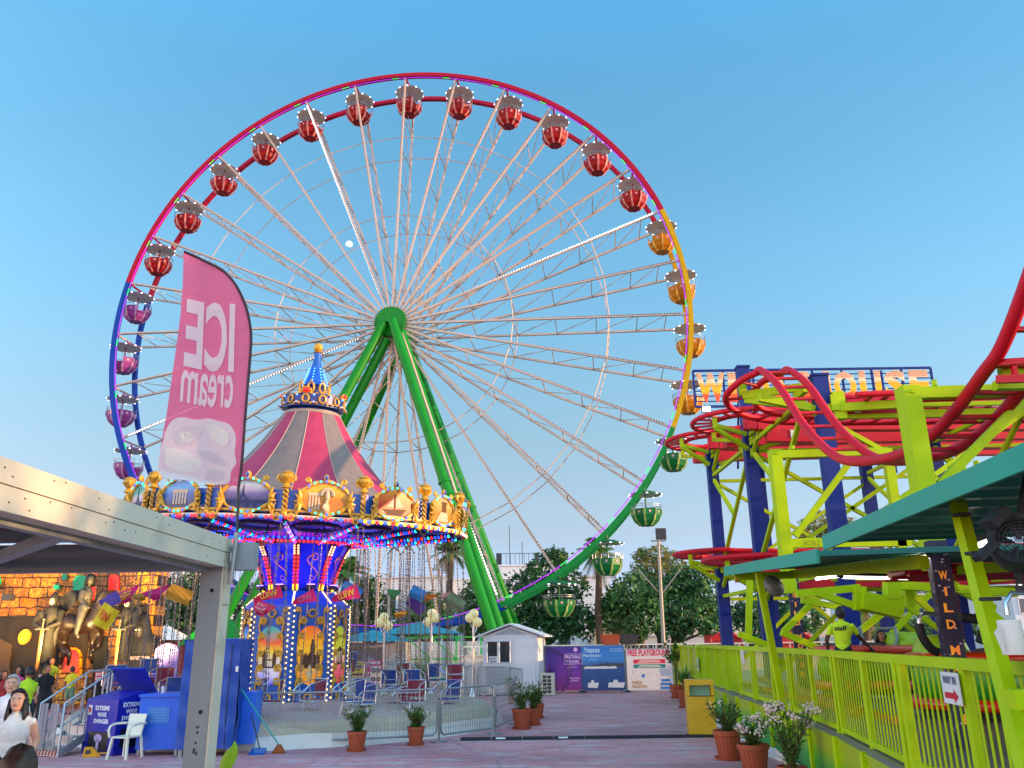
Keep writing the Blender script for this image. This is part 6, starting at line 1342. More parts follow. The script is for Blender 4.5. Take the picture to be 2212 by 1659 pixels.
def palm(label, crown_px, Y, size, lean=0.0, n=34, seed=1, skirt=True, low=None):
    c = at(*crown_px, Y); base = V(c.x + lean, c.y, 0); t = thing('palm_tree', label, 'palm tree', base, 0, 'palm trees beyond the park'); rs = random.Random(seed); top = c - base
    b = MB(); pts = [V(0, 0, 0).lerp(top, i/10) + V(.06*math.sin(i), 0, 0) for i in range(11)]; b.path(pts, .2, 10, radii=[.26 - .008*i + .015*(i % 2) for i in range(11)]); b.build('trunk', bark, t, 50)
    cr_ = MB()
    for i in range(n):
        a = 2*PI*i/n*2.4 + rs.uniform(-.2, .2); e = rs.uniform(-.75 if skirt else -.2, 1.25); L_ = size*rs.uniform(.75, 1.1); d0 = V(math.cos(a)*math.cos(e), math.sin(a)*math.cos(e), math.sin(e)); P_ = []
        for k in range(9): f = k/8; P_.append(top + d0*L_*f - EZ*(.55*L_*f*f*(1.1 - .5*max(0, math.sin(e)))))
        mi = 3 if e < -.35 else (1 if rs.random() < .6 else 2)
        cr_.path(P_, .014, 3, mi, radii=[.02 - .0018*k for k in range(9)])
        for k in range(2, 9):
            d = (P_[k] - P_[k-1]).normalized(); sd = d.cross(EZ).normalized()
            for s_ in (-1, 1):
                for q in (.0, .5):
                    o = P_[k-1].lerp(P_[k], q); ln = size*.3*(1 - .07*abs(k - 4)); tip = o + (sd*s_*.8 + d*.75 - EZ*.45).normalized()*ln; w_ = d*.035*size
                    cr_.add([o - w_, o + w_, tip], [(0, 1, 2)], mi)
    cr_.build('crown', fol, t); return t
palm('tall palm with a shaggy crown behind the right wheel leg', (973, 1192), 58, 1.7, -.3, 40, 2)
palm('tall palm behind the second lowest green gondola', (1290, 1195), 55, 1.8, -.1, 40, 3)
palm('short bushy palm just right of the swing ride funnel', (748, 1236), 52, 1.7, .1, 40, 4, False)
palm('palm in front of the hotel behind the coaster car', (1864, 1318), 50, 1.4, .1, 34, 5)
# buildings
bwh = mat('building_white', 'c9ccd2', .75, 0, .04, .3); bshade = mat('building_cream', 'c4b49c', .75, 0, .05, .3); wglass = mat('building_glass', '4a5560', .15, 0, .15, 2)
def building(label, x0, x1, ytop, Y, depth=10, rows=0, cols=0, m_=bwh, h0=None, rz=0.0, name='white_building', wsz=(1.4, 1.2)):
    a, c = at(x0, ytop, Y), at(x1, ytop, Y); wd = c.x - a.x; H = h0 or (a.z + c.z)/2; t = thing(name, label, 'building', ((a.x + c.x)/2, Y, 0), rz)
    b = MB(); b.box((0, depth/2, H/2), (wd, depth, H)); b.build('wall', m_, t); b = MB(); b.box((0, depth/2, H + .08), (wd + .3, depth + .3, .16)); b.build('roof', m_, t)
    for r_ in range(rows):
        for k in range(cols):
            x = -wd/2 + wd*(k + .5)/cols; z = H - (r_ + .65)*(H/max(1, rows + .3)); b = MB()
            for (cx, cz, w_, h_) in ((x, z + wsz[1]/2, wsz[0] + .12, .1), (x, z - wsz[1]/2, wsz[0] + .12, .1), (x - wsz[0]/2, z, .1, wsz[1]), (x + wsz[0]/2, z, .1, wsz[1]), (x, z, .06, wsz[1])): b.box((cx, -.03, cz), (w_, .1, h_))
            f = b.build('window', m_, t); b = MB(); b.box((x, -.005, z), (wsz[0], .03, wsz[1])); b.build('pane', wglass, f)
    return t
t = building('white flat roofed house behind the hanging chairs, right of the swing tower', 820, 965, 1248, 78, 12, 2, 3, wsz=(1.2, 1.4)); b = MB(); b.box((-2.4, 3, 6.5), (1.8, 3, 2.8)); b.build('stair_block', bwh, t)
building('white house with dark roof edge behind the tall palm', 962, 1065, 1252, 84, 12, 2, 3, wsz=(1.1, 1.2))
t = building('white building with antennas behind the dark tree', 1070, 1235, 1222, 92, 14, 3, 4); b = MB(); HB = at(1150, 1222, 92).z + .1
for i in range(12): x = -4 + i*.5; b.bar((x, .3, HB), (x, .3, HB + 1.3), .05)
b.bar((-4, .3, HB + 1.3), (1.5, .3, HB + 1.3), .06); b.tube((-2.6, 1, HB), (-2.6, 1, HB + 4.5), .05, 6); b.tube((-1.2, 1, HB), (-1.2, 1, HB + 2.6), .05, 6); b.box((-3.8, 1, HB + .7), (.6, .6, 1.4)); b.box((.4, 1, HB + .7), (.5, .5, 1.4)); b.build('antenna', dark, t)
t = building('narrow tall white building between the palm and the dark green tree', 1248, 1318, 1246, 74, 10, 0, 0); b = MB(); b.box((1.1, -.02, 2.8), (.5, .06, 1.1)); f = b.build('window', wglass, t)
building('small cream house with low wall right of the palm trunk', 1283, 1325, 1350, 66, 5, 0, 0, bshade)
building('big white hotel with rows of windows behind the coaster on the right', 1915, 2330, 1240, 82, 16, 4, 9, wsz=(2.1, 1.3))
building('white villa behind the hedge at the far right edge', 2180, 2420, 1262, 70, 10, 2, 4)
building('distant white block behind the left tree by the haunted castle', 345, 395, 1222, 70, 8, 3, 2)
building('pale low building behind the trees above the playground banner', 1330, 1580, 1374, 68, 8, 1, 9, wsz=(1.3, 1.0))
for x, y, Y, lb_ in ((1568, 1383, 46, 'small red kiosk with curved roof beyond the yellow fence'), (1720, 1398, 44, 'red market stall behind the station fence')):
    c = at(x, y, Y); t = thing('red_kiosk', lb_, 'kiosk', (c.x, Y, 0)); b = MB(); b.box((0, .8, .8), (1.5, 1.6, 1.6)); b.build('body', mat('kiosk_red_%d' % x, 'b81c1c', .5), t); b = MB(); b.path([(-.85, 0, 1.55), (-.8, 0, 1.95), (-.4, 0, 2.2), (.4, 0, 2.2), (.8, 0, 1.95), (.85, 0, 1.55)], .09, 6); b.box((0, .8, 1.9), (1.6, 1.6, .5)); b.build('roof', bpy.data.materials['kiosk_red_%d' % x], t)
# light mast and globe lamps
ms = at(1433, 1398, 38); t = thing('light_mast', 'tall pale light mast with a single flood lamp and two side arms', 'light mast', (ms.x, 38, 0)); tp = at(1422, 1168, 38) - V(ms.x, 38, 0)
b = MB(); b.tube((0, 0, 0), tp, .1, 10, r2=.06); b.bar(tp*.62, tp*.62 + V(-.95, 0, 1.1), .05); b.bar(tp*.62, tp*.62 + V(.95, 0, 1.1), .05); b.bar(tp + V(-.35, 0, 0), tp + V(.35, 0, 0), .06); b.build('pole', mat('mast_grey', '9c968c', .5, .2), t, 40)
b = MB(); b.box(tp + V(.12, -.1, .3), (.45, .2, .5)); b.build('flood_lamp', dark, t)
globe = lamp_mat('lamp_globe', 'd6c890', .10)
for i, (pole, gl_, lb_) in enumerate((((831, 1440), ((829.7, 1333), (820.6, 1344), (838.7, 1351)), 'lamp post with three cream globes nearest to the swing tower'), ((932, 1440), ((933, 1325), (924, 1343), (941.5, 1334)), 'lamp post with three cream globes in the middle of three'), ((1021, 1445), ((1023.5, 1325.6), (1015, 1334), (1031, 1343.5)), 'lamp post with three cream globes left of the photo booth'))):
    Y = 33; c = at(*pole, Y); t = thing('street_lamp', lb_, 'street lamp', (c.x, Y, 0), 0, 'globe lamp posts'); base = V(c.x, Y, 0); b = MB(); g0 = at(*gl_[0], Y) - base; b.tube((0, 0, 0), g0, .045, 10); b.lathe([(.14, 0), (.12, .1), (.06, .25), (.05, .3)], 12)
    for q in gl_[1:]: g_ = at(*q, Y) - base; b.path(smooth_path([V(g0.x, 0, g_.z - .35), V((g0.x + g_.x)/2, 0, g_.z - .36), V(g_.x, 0, g_.z - .15)], 3), .025, 6)
    b.build('pole', chrome, t, 50)
    for q in gl_: p = at(*q, Y) - base; b = MB(); b.ball(p, .185, 16, 12); b.build('globe', globe, t, 80)
# kiosk with turquoise umbrella, signs and green gate behind the ride
t = thing('ticket_kiosk', 'low kiosk with turquoise awning behind the hanging chairs', 'kiosk', at(800, 1440, 38)); t.location.z = 0; b = MB(); b.box((0, 1, 1.0), (3.0, 2, 2.0)); b.build('body', mat('kiosk_grey', 'a8aab0', .6), t); b = MB(); b.box((-.2, -.02, 1.35), (1.5, .06, .9)); b.build('window', wglass, t)
b = MB(); b.add([(-1.9, -1.0, 2.05), (1.9, -1.0, 2.05), (1.6, 2.2, 2.05), (-1.6, 2.2, 2.05), (0, .6, 2.55)], [(0, 1, 4), (1, 2, 4), (2, 3, 4), (3, 0, 4), (3, 2, 1, 0)]); b.build('awning', mat('awning_turquoise', '1a8298', .6), t)
t = thing('umbrella', 'blue square umbrella behind the hanging chairs on the right', 'umbrella', at(905, 1440, 40)); t.location.z = 0; b = MB(); b.add([(-2, -1.5, 2.35), (2, -1.5, 2.35), (2, 1.5, 2.35), (-2, 1.5, 2.35), (0, 0, 2.9)], [(0, 1, 4), (1, 2, 4), (2, 3, 4), (3, 0, 4)]); b.build('canvas', bpy.data.materials['awning_turquoise'], t); b = MB(); b.tube((0, 0, 0), (0, 0, 2.85), .04, 8); b.build('pole', steel, t)
def board(label, x0, x1, y0, y1, Y, m_, lines=(), lm=None, name='notice_board', z0=None):
    a, c = at(x0, y1, Y), at(x1, y0, Y); wd = c.x - a.x; h = c.z - a.z; t = thing(name, label, 'sign', ((a.x + c.x)/2, Y, a.z)); b = MB(); b.box((0, 0, h/2), (wd, .03, h)); b.build('panel', m_, t); b = MB()
    for (s_, fx, fz, fw, fh) in lines: b.text(s_, (-wd/2 + wd*fx, -.016, h*fz), (1, 0, 0), (0, 0, 1), wd*fw, h*fh, bold=.03)
    if lines: b.build('lettering', lm or white_p, t)
    b = MB()
    for s_ in (-1, 1): b.bar((s_*wd*.42, .05, -a.z), (s_*wd*.42, .05, h*.5), .04)
    b.build('post', steel, t); return t, wd, h
m1 = mat('notice_pink', 'b83a68', .5)
board('pink and red notice board about tokens behind the hanging chairs', 786, 826, 1425, 1460, 33, m1, (('5 TOKENS RE', .12, .74, .76, .18), ('4 RIDES', .2, .1, .6, .18)))
board('yellow notice board left of the pink one behind the ride', 760, 784, 1427, 1462, 33.2, mat('notice_yellow', 'c8b820', .5), (('SAFETY', .1, .7, .8, .16), ('RULES', .1, .4, .7, .16)), navy)
t, wd, h = board('cream board with no smoking and no children symbols', 800, 824, 1438, 1476, 31.5, mat('notice_cream', 'c8bca8', .6))
b = MB()
for i in range(2):
    for j in range(2):
        c = V(-wd*.24 + wd*.48*i, -.02, h*.25 + h*.5*j); b.path([c + V(wd*.17*math.cos(a), 0, wd*.17*math.sin(a)) for a in [2*PI*k/20 for k in range(20)]], .016, 4, closed=True); b.bar(c + V(-wd*.12, 0, wd*.12), c + V(wd*.12, 0, -wd*.12), .03, .01)
b.build('prohibition_symbol', navy, t)
t = thing('green_gate', 'bright green steel truss gate and ramp of the wheel left of the booth', 'gate', at(985, 1450, 42)); t.location.z = 0; gg = mat('gate_green', '18b838', .4); b = MB()
for x in (-2.4, -1.2, .0, 1.2, 2.4): b.bar((x, 0, .2), (x, 0, 2.2), .07)
for z in (.3, 1.2, 2.2): b.bar((-2.4, 0, z), (2.4, 0, z), .06)
for x in (-2.4, -1.2, 0, 1.2): b.bar((x, 0, .3), (x + 1.2, 0, 1.2), .05); b.bar((x, .02, 2.2), (x + 1.2, .02, 1.2), .05)
for x in (2.7, 3.0, 3.3): b.bar((x, -.6, .0), (x - .8, .6, 2.4), .08)
b.build('truss', gg, t)
for x, lb_ in ((905, 'dark planter with low shrub behind the ride deck, left one'), (1000, 'dark planter with a yucca between lamp post and booth')):
    c = gp(x, 1488, 0); t = thing('dark_planter', lb_, 'planter', c); b = MB(); b.box((0, 0, .3), (.9, .5, .6)); b.build('trough', dark, t); b = MB(); rs = random.Random(x)
    for i in range(120): a = rs.uniform(0, 6.3); e = rs.uniform(.3, 1.4); o = V(rs.uniform(-.3, .3), rs.uniform(-.15, .15), .6); d_ = V(math.cos(a)*math.cos(e), math.sin(a)*math.cos(e), math.sin(e))*rs.uniform(.4, 1.0); s_ = d_.cross(V(.1, .2, 1)).normalized()*.03; b.add([o - s_, o + s_, o + d_], [(0, 1, 2)], rs.randrange(3))
    b.build('foliage', fol, t)
t = thing('white_hoarding', 'long white hoarding fence behind the ride and the lamp posts', 'fence', (-5, 44, 0)); b = MB(); b.box((0, 0, 1.0), (13, .08, 2.0)); b.build('sheet', mat('hoarding_white', 'b8b8ba', .7, 0, .06, 1, grime=.2), t); b = MB()
for i in range(14): b.box((-6.5 + i, -.06, 1.0), (.08, .06, 2.0))
b.build('post', steel, t)
# unseen trees added right of the coaster, shading the canopy and other low things
rs = random.Random(21)
for i in range(11):
    x, y = 24 + rs.uniform(-1.5, 1.5), -33 + i*5.6 + rs.uniform(-.6, .6); h = rs.uniform(6.6, 8.0) if i != 5 else 5.2
    if i == 4: h = 4.6
    t = thing('broadleaf_tree', f'unseen tree added beyond the coaster for shade, {ORD[i]} counted from behind the camera', 'tree', (x, y, 0), 0, 'unseen shade trees added right of the coaster'); cr_ = MB()
    for k in range(7): q = V(rs.uniform(-1.8, 1.8), rs.uniform(-2, 2), h*rs.uniform(.42, .82)); leaf_blob(cr_, q, 1.7, 1.7, 1.5, 260, .24, rs, (0, 1, 2))
    cr_.build('crown', fol, t); b = MB(); b.tube((0, 0, 0), (0, 0, h*.6), .25, 8, r2=.12); b.build('trunk', bark, t, 50)
# moon (its shaded side shows the colour of the air in front of it)
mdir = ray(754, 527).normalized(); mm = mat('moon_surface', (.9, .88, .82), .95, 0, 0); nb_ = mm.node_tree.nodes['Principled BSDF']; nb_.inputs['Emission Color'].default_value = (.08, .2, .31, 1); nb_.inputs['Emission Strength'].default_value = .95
t = MB(); t.ball((0, 0, 0), 13, 32, 24); o = t.build('moon', mm, None, 80, loc=CO + mdir*3300); tag(o, 'pale half moon in the blue sky behind the wheel spokes', 'moon')
# ---------------------------------------------------------------- fused figures: people, statues
def fuse(b, voxel=.014, it=4):
    me = bpy.data.meshes.new('shape'); me.from_pydata(b.v, [], b.f); ob = bpy.data.objects.new('shape', me); COL.objects.link(ob)
    m = ob.modifiers.new('r', 'REMESH'); m.mode = 'VOXEL'; m.voxel_size = voxel; m2 = ob.modifiers.new('s', 'SMOOTH'); m2.factor = .5; m2.iterations = it
    dg = bpy.context.evaluated_depsgraph_get(); ev = ob.evaluated_get(dg); m3_ = ev.to_mesh()
    vs = [tuple(v.co) for v in m3_.vertices]; fs = [tuple(p.vertices) for p in m3_.polygons]; ev.to_mesh_clear(); bpy.data.objects.remove(ob); bpy.data.meshes.remove(me)
    o = MB(); o.add(vs, fs); return o
def seg_d(p, a, c):
    ac = c - a; t = max(0, min(1, (p - a).dot(ac)/max(1e-9, ac.length_squared))); return (p - a - ac*t).length, t
skins = {'fair': mat('skin_fair', 'd09a7e', .5, 0, .06, 8), 'tan': mat('skin_tan', 'a86e50', .5, 0, .06, 8), 'dark': mat('skin_dark', '4a2e24', .45, 0, .08, 8)}
cl = {}
def cloth_c(hexc):
    if hexc not in cl: cl[hexc] = mat('cloth_' + hexc, hexc, .8, 0, .12, 9, .3, bscale=14)
    return cl[hexc]
hairs = {'black': mat('hair_black', '17110f', .5, 0, .3, 30), 'brown': mat('hair_brown', '3c261a', .5, 0, .3, 30), 'grey': mat('hair_grey', 'a8a49e', .6, 0, .2, 30)}
eye_w = mat('eye_white', 'd8d4d0', .3); eye_d = mat('eye_dark', '1a1210', .2); lipm = mat('lips', '9a4a44', .5)
def person(label, head, h, rz, skin='fair', shirt='d8d4cc', legs='1c2030', hair='black', hlen=0, arms=None, sleeve=.55, seated=False, lean=(0, 0), turn=0.0, shades=False, bald=False, z0=None, voxel=.014, back=None, bare_legs=False, hs=1.0):
    """head: world position of the head centre; the figure faces its own -y"""
    k = h/1.75; foot_z = head.z - 1.63*k if z0 is None else z0
    t = thing('person', label, 'person', (head.x, head.y, foot_z), rz); Rz = Matrix.Rotation(-rz, 3, 'Z')
    lx, ly = lean; H = V(lx, ly, 1.63); NK = V(lx*.8, ly*.8, 1.49); CH = V(lx*.6, ly*.6, 1.28); HP = V(0, 0, .95)
    if seated: HP = V(0, .05, .95)
    b = MB(); bones = []
    def tb(pts, rs_, mi): b.path([Vector(p) for p in pts], .05, 10, 0, radii=rs_); [bones.append((Vector(pts[i]), Vector(pts[i+1]), mi, (rs_[i] + rs_[i+1])/2)) for i in range(len(pts)-1)]
    b.ball(HP + V(0, 0, .0), .165, 14, 10, 0, 1, .72, .8); b.ball(CH, .19, 14, 10, 0, .98, .62, 1.0); b.ball(HP.lerp(CH, .5), .155, 14, 10, 0, 1, .68, 1.3); b.ball(CH + V(0, 0, .12), .16, 12, 8, 0, 1.15, .55, .55)
    bones.append((HP + V(0, 0, .07), CH + V(0, 0, .1), 1, .17)); bones.append((HP - V(.08, 0, .02), HP + V(.08, 0, -.02), 2, .16)); bones.append((CH + V(-.16, 0, .13), CH + V(.16, 0, .13), 1, .08))
    tb([CH + V(0, 0, .15), NK, H - V(0, 0, .04)], [.07, .055, .055], 0)
    b.ball(H, .1*hs, 16, 12, 0, .82, .98, 1.18); b.ball(H + V(0, -.025, -.06), .07*hs, 12, 10, 0, .88, .95, .95); bones.append((H - V(0, 0, .06), H + V(0, 0, .06), 0, .1))
    b.ball(H + V(0, -.105*hs, -.012), .017, 8, 6, 0, .9, 1, 1.5); b.ball(H + V(0, -.088*hs, -.088), .022, 8, 6)
    for s_ in (-1, 1): b.ball(H + V(s_*.084*hs, .012, -.01), .026, 8, 6, 0, .45, .8, 1.2)
    A = {-1: [V(-.245, .03, 1.14), V(-.25, -.06, .9)], 1: [V(.245, .03, 1.14), V(.25, -.06, .9)]}
    if arms:
        for s_, q in arms.items(): A[s_] = [Vector(p) for p in q]
    for s_ in (-1, 1):
        sh = CH + V(s_*.17, 0, .13); el, wr = A[s_]; m_ = sh.lerp(el, sleeve*1.0) if sleeve < 1 else el
        if sleeve <= 0: tb([sh, el], [.058, .045], 0)
        else: tb([sh, m_], [.062, .056], 1); tb([m_, el], [.047, .043], 0 if sleeve < 1 else 1)
        tb([el, wr], [.042, .03], 0); d = (wr - el).normalized(); sd = d.cross(V(0, 1, .2)).normalized(); nn = sd.cross(d)
        pc = wr + d*.05; b.ball(pc, .036, 8, 6, 0, .9, .75, 1.05); bones.append((wr, wr + d*.17, 0, .03))
        for i, ln in enumerate((.07, .085, .08, .062)):
            o = wr + d*.075 + sd*(.03 - .02*i); b.path([o, o + d*ln*.5 + nn*.006, o + d*ln + nn*.024], .01, 6, radii=[.0105, .0105, .009])
        o = wr + d*.03 + sd*.03; b.path([o, o + d*.03 + sd*.03, o + d*.06 + sd*.035 + nn*.012], .011, 6)
    for s_ in (-1, 1):
        hp = HP + V(s_*.09, 0, -.04)
        if seated: kn = V(s_*.11, -.42, .93); an = V(s_*.11, -.5, .5); 
        else: kn = V(s_*.1, -.02, .52); an = V(s_*.105 + .02*s_, .0, .09)
        if bare_legs: m_ = hp.lerp(kn, .7); tb([hp, m_], [.095, .085], 2); tb([m_, kn, kn.lerp(an, .3), an], [.066, .055, .056, .038], 0)
        else: tb([hp, kn, kn.lerp(an, .3), an], [.092, .066, .062, .05], 2)
        tb([an - V(0, -.03, .03), an + V(0, -.15, -.05)], [.045, .036], 3)
    b.v = [tuple(Vector(p)*k) for p in b.v]; f = fuse(b, voxel)
    mi = []
    for fc in f.f:
        c = sum((Vector(f.v[i]) for i in fc), Vector())/len(fc)/k; best = min(((seg_d(c, a_, c_)[0] - r_, m_) for a_, c_, m_, r_ in bones)); mi.append(best[1])
    f.m = mi; o = f.build('body', [skins[skin], cloth_c(shirt), cloth_c(legs), black], t, 180)
    Hk = H*k
    q = MB()                                                 # hair follows the skull
    if not bald:
        rs = random.Random(int(h*1000)); vs = []; n_, m_ = 22, 10
        for i in range(m_ + 1):
            for j in range(n_):
                a = 2*PI*j/n_; e = PI/2 - (PI*.62)*i/m_; front = max(0, -math.sin(a)); ee = max(e, .5 + .35*front) if front > .3 else e
                r_ = .112*(1 + .05*math.sin(a*5 + i) + rs.uniform(-.03, .03)); vs.append(Hk + V(math.cos(a)*math.cos(ee)*r_*.84, math.sin(a)*math.cos(ee)*r_*1.0 + .008, math.sin(ee)*r_*1.2)*k*hs)
        q.add(vs, [(i*n_+j, i*n_+(j+1) % n_, (i+1)*n_+(j+1) % n_, (i+1)*n_+j) for i in range(m_) for j in range(n_)])
        if hlen:
            for j in range(26):
                a = R(-25 + 230*j/25); p = Hk + V(math.cos(a)*.088, math.sin(a)*.1 + .01, .02)*k; q.path([p, p + V(math.cos(a)*.025, math.sin(a)*.02, -hlen*.5)*k, p + V(math.cos(a)*.03 + rs.uniform(-.02, .02), .02, -hlen*rs.uniform(.85, 1.05))*k], .022*k, 5, radii=[.026*k, .026*k, .008*k])
        q.build('hair', hairs[hair], t, 180)
    e_ = MB()
    for s_ in (-1, 1):
        e_.ball(Hk + V(s_*.034, -.085*hs, .012)*k, .0125*k, 8, 6, 0, 1, .7, .7); e_.ball(Hk + V(s_*.034, -.0925*hs, .012)*k, .0065*k, 8, 6, 1)
        e_.path([Hk + V(s_*.016, -.094*hs, .034)*k, Hk + V(s_*.035, -.094*hs, .04)*k, Hk + V(s_*.055, -.082*hs, .033)*k], .004*k, 4, 1)
    e_.build('eye', [eye_w, eye_d], t, 60); e_ = MB(); e_.path([Hk + V(-.024, -.088*hs, -.056)*k, Hk + V(0, -.098*hs, -.053)*k, Hk + V(.024, -.088*hs, -.056)*k], .0065*k, 6); e_.build('lips', lipm, t, 60)
    if shades: q = MB(); q.path([Hk + V(-.09, .0, .06)*k, Hk + V(-.065, -.055, .118)*k, Hk + V(.065, -.055, .118)*k, Hk + V(.09, .0, .06)*k], .008*k, 6); q.ball(Hk + V(-.036, -.06, .12)*k, .026*k, 8, 6, 0, 1, .5, .5); q.ball(Hk + V(.036, -.06, .12)*k, .026*k, 8, 6, 0, 1, .5, .5); q.build('sunglasses', black, t, 60)
    if back: q = MB(); q.text(back, ((CH.x - .12)*k, 0, (CH.z + .03)*k), (1, 0, 0), (0, 0, 1), .24*k, .09*k, bold=.03); q.v = [(-(v[0] - CH.x*k) + CH.x*k, CH.y*k + .125*k, v[2]) for v in q.v]; q.build('shirt_lettering', black, t)
    return t
person('woman in a white sleeveless top with sunglasses pushed up on long dark hair', at(42, 1513, 9.6), 1.52, R(14), 'fair', 'dcd6d0', '141a30', 'black', .42, {-1: [V(-.27, .02, 1.16), V(-.2, -.2, .98)], 1: [V(.26, .05, 1.14), V(.2, -.16, .92)]}, 0, lean=(.0, -.04), shades=True, hs=1.08)
person('white haired man in a white shirt behind the woman in front', at(28, 1478, 11.4), 1.5, R(20), 'fair', 'd4d6dc', '23303c', 'grey', 0, {1: [V(.3, .0, 1.12), V(.36, -.08, .84)]}, .5, lean=(0, -.05), hs=1.1)
person('person with short brown hair at the bottom left corner, seen from behind', at(38, 1668, 4.0), 1.5, R(205), 'tan', '7a5a44', '2a2a30', 'brown', 0, hs=1.0)
person('young man in a lime yellow staff shirt turning left beside the steps', at(64, 1453, 18.2), 1.62, R(-118), 'tan', 'b4e020', '14161c', 'black', 0, {-1: [V(-.24, -.08, 1.14), V(-.16, -.26, 1.0)]}, .55)
person('boy in a yellow shirt and patterned shorts seen from behind by the ghost ride', at(157.5, 1446, 27.2), 1.42, R(172), 'tan', 'd8c818', '6a8a6a', 'brown', 0, None, .6, bare_legs=True)
person('person in a black shirt looking down between the two in yellow', at(103, 1444, 22), 1.6, R(60), 'tan', '14161a', '22262e', 'black', 0, None, .6)
person('woman with bare shoulders and a pink top behind the staff man', at(43, 1448, 23), 1.58, R(-20), 'tan', 'b03a78', '30303a', 'black', .2, None, 0)
person('woman with tanned arms at the far left edge of the crowd', at(9, 1458, 22), 1.55, R(50), 'tan', 'a83030', '30303a', 'brown', .3, None, 0)
person('dim figure in a lime shirt standing on the ghost ride platform', at(113, 1428, 28.6), 1.6, R(30), 'tan', '8a9a20', '20242a', 'black', 0, None, .6)
person('person in dark clothes waiting beside the ghost train board', at(257, 1446, 28.2), 1.55, R(80), 'tan', '2a2030', '1a1c24', 'black', 0, None, .5)
person('woman in a pale top behind the steps near the castle entrance', at(88, 1462, 25), 1.55, R(10), 'fair', 'b0a8a0', '28303c', 'brown', .25, None, .4)
person('man in a lime yellow staff shirt leaning towards the green coaster car', at(*z8(1065, 318), 16.15), 1.7, R(150), 'dark', 'c4e818', '14161c', 'black', 0, {-1: [V(-.3, -.18, 1.18), V(-.42, -.4, 1.0)], 1: [V(.27, .06, 1.15), V(.28, .0, .9)]}, .6, lean=(-.02, -.08), z0=DZ, back='staff')
person('woman with dark hair seated in the green coaster car', at(*z8(1325, 430), 17.15), 1.6, R(-12), 'tan', '2c2438', '20242c', 'black', .2, None, .5, seated=True)

# ---------------------------------------------------------------- haunted castle ride at the left
GY = 30.0
def g_(x, y, dy=0.0): return at(x, y, GY + dy)
def brick_mat(nm, c1, c2, mort, sc_=1.0):
    m = bpy.data.materials.new(nm); m.use_nodes = True; n = m.node_tree.nodes; l = m.node_tree.links; b_ = n['Principled BSDF']; t = n.new('ShaderNodeTexCoord'); sx_ = n.new('ShaderNodeSeparateXYZ'); cx = n.new('ShaderNodeCombineXYZ'); l.new(t.outputs['Object'], sx_.inputs[0]); l.new(sx_.outputs['X'], cx.inputs[0]); l.new(sx_.outputs['Z'], cx.inputs[1])
    no = n.new('ShaderNodeTexNoise'); no.inputs['Scale'].default_value = 2.2; l.new(cx.outputs[0], no.inputs['Vector']); mx = n.new('ShaderNodeMixRGB'); mx.inputs[0].default_value = .12; l.new(cx.outputs[0], mx.inputs[1]); l.new(no.outputs['Color'], mx.inputs[2])
    br = n.new('ShaderNodeTexBrick'); br.inputs['Color1'].default_value = (*lin(c1), 1); br.inputs['Color2'].default_value = (*lin(c2), 1); br.inputs['Mortar'].default_value = (*lin(mort), 1); br.inputs['Scale'].default_value = sc_; br.inputs['Mortar Size'].default_value = .022; br.inputs['Brick Width'].default_value = .55; br.inputs['Row Height'].default_value = .3; br.inputs['Mortar Smooth'].default_value = .3
    l.new(mx.outputs[0], br.inputs['Vector']); n3 = n.new('ShaderNodeTexNoise'); n3.inputs['Scale'].default_value = 5; n3.inputs['Detail'].default_value = 3; n3.inputs['Distortion'].default_value = 2.2; l.new(cx.outputs[0], n3.inputs['Vector'])
    r = n.new('ShaderNodeValToRGB'); r.color_ramp.elements[0].position = .38; r.color_ramp.elements[1].position = .62; r.color_ramp.elements[0].color = (.45, .38, .3, 1); r.color_ramp.elements[1].color = (1.25, 1.2, 1.1, 1); l.new(n3.outputs['Fac'], r.inputs[0])
    mu = n.new('ShaderNodeMixRGB'); mu.blend_type = 'MULTIPLY'; mu.inputs[0].default_value = 1; l.new(br.outputs['Color'], mu.inputs[1]); l.new(r.outputs[0], mu.inputs[2]); l.new(mu.outputs[0], b_.inputs['Base Color']); b_.inputs['Roughness'].default_value = .45
    bp = n.new('ShaderNodeBump'); bp.inputs['Strength'].default_value = .5; bp.inputs['Distance'].default_value = .04; l.new(br.outputs['Fac'], bp.inputs['Height']); bp.invert = True; l.new(bp.outputs[0], b_.inputs['Normal']); return m
bk = brick_mat('painted_stone_amber', 'dc8a12', 'b4660c', '301804'); bk2 = brick_mat('painted_stone_brown', '8a5c28', '6a4420', '241408'); bk3 = brick_mat('painted_stone_gold', 'e8a418', 'c87c10', '4a2606')
o0 = g_(150, 1500); o0.z = 0; gt = thing('ghost_ride', 'haunted castle ride with amber painted stone walls, dark caves and red arches', 'ghost ride', o0)
def gl_(x, y, dy=0.0): return g_(x, y, dy) - o0
zt = g_(150, 1175).z; x0_, x1_ = gl_(-70, 1300).x, gl_(345, 1300).x
b = MB(); b.box(((x0_ + gl_(255, 1300).x)/2, .3, zt/2), (gl_(255, 1300).x - x0_, .5, zt)); b.build('wall', bk, gt)
b = MB(); xa, xb = gl_(293, 1300).x, x1_; b.box(((xa + xb)/2, .1, zt/2), (xb - xa, .9, zt)); b.build('tower', bk3, gt)
b = MB(); xc = gl_(208, 1300).x; b.box(((xc + xa)/2, .2, zt/2), (xa - xc, .7, zt)); b.build('brown_wall', bk2, gt)
def ppoly(nm, pts, dy, m_, th=.08):
    q = [gl_(x, y, dy) for x, y in pts]; b = MB(); c = V(0, q[0].y, 0); b.poly([(p.x, p.z) for p in q][::-1], c, (1, 0, 0), (0, 0, 1), th); o = b.build(nm, m_, gt); return o
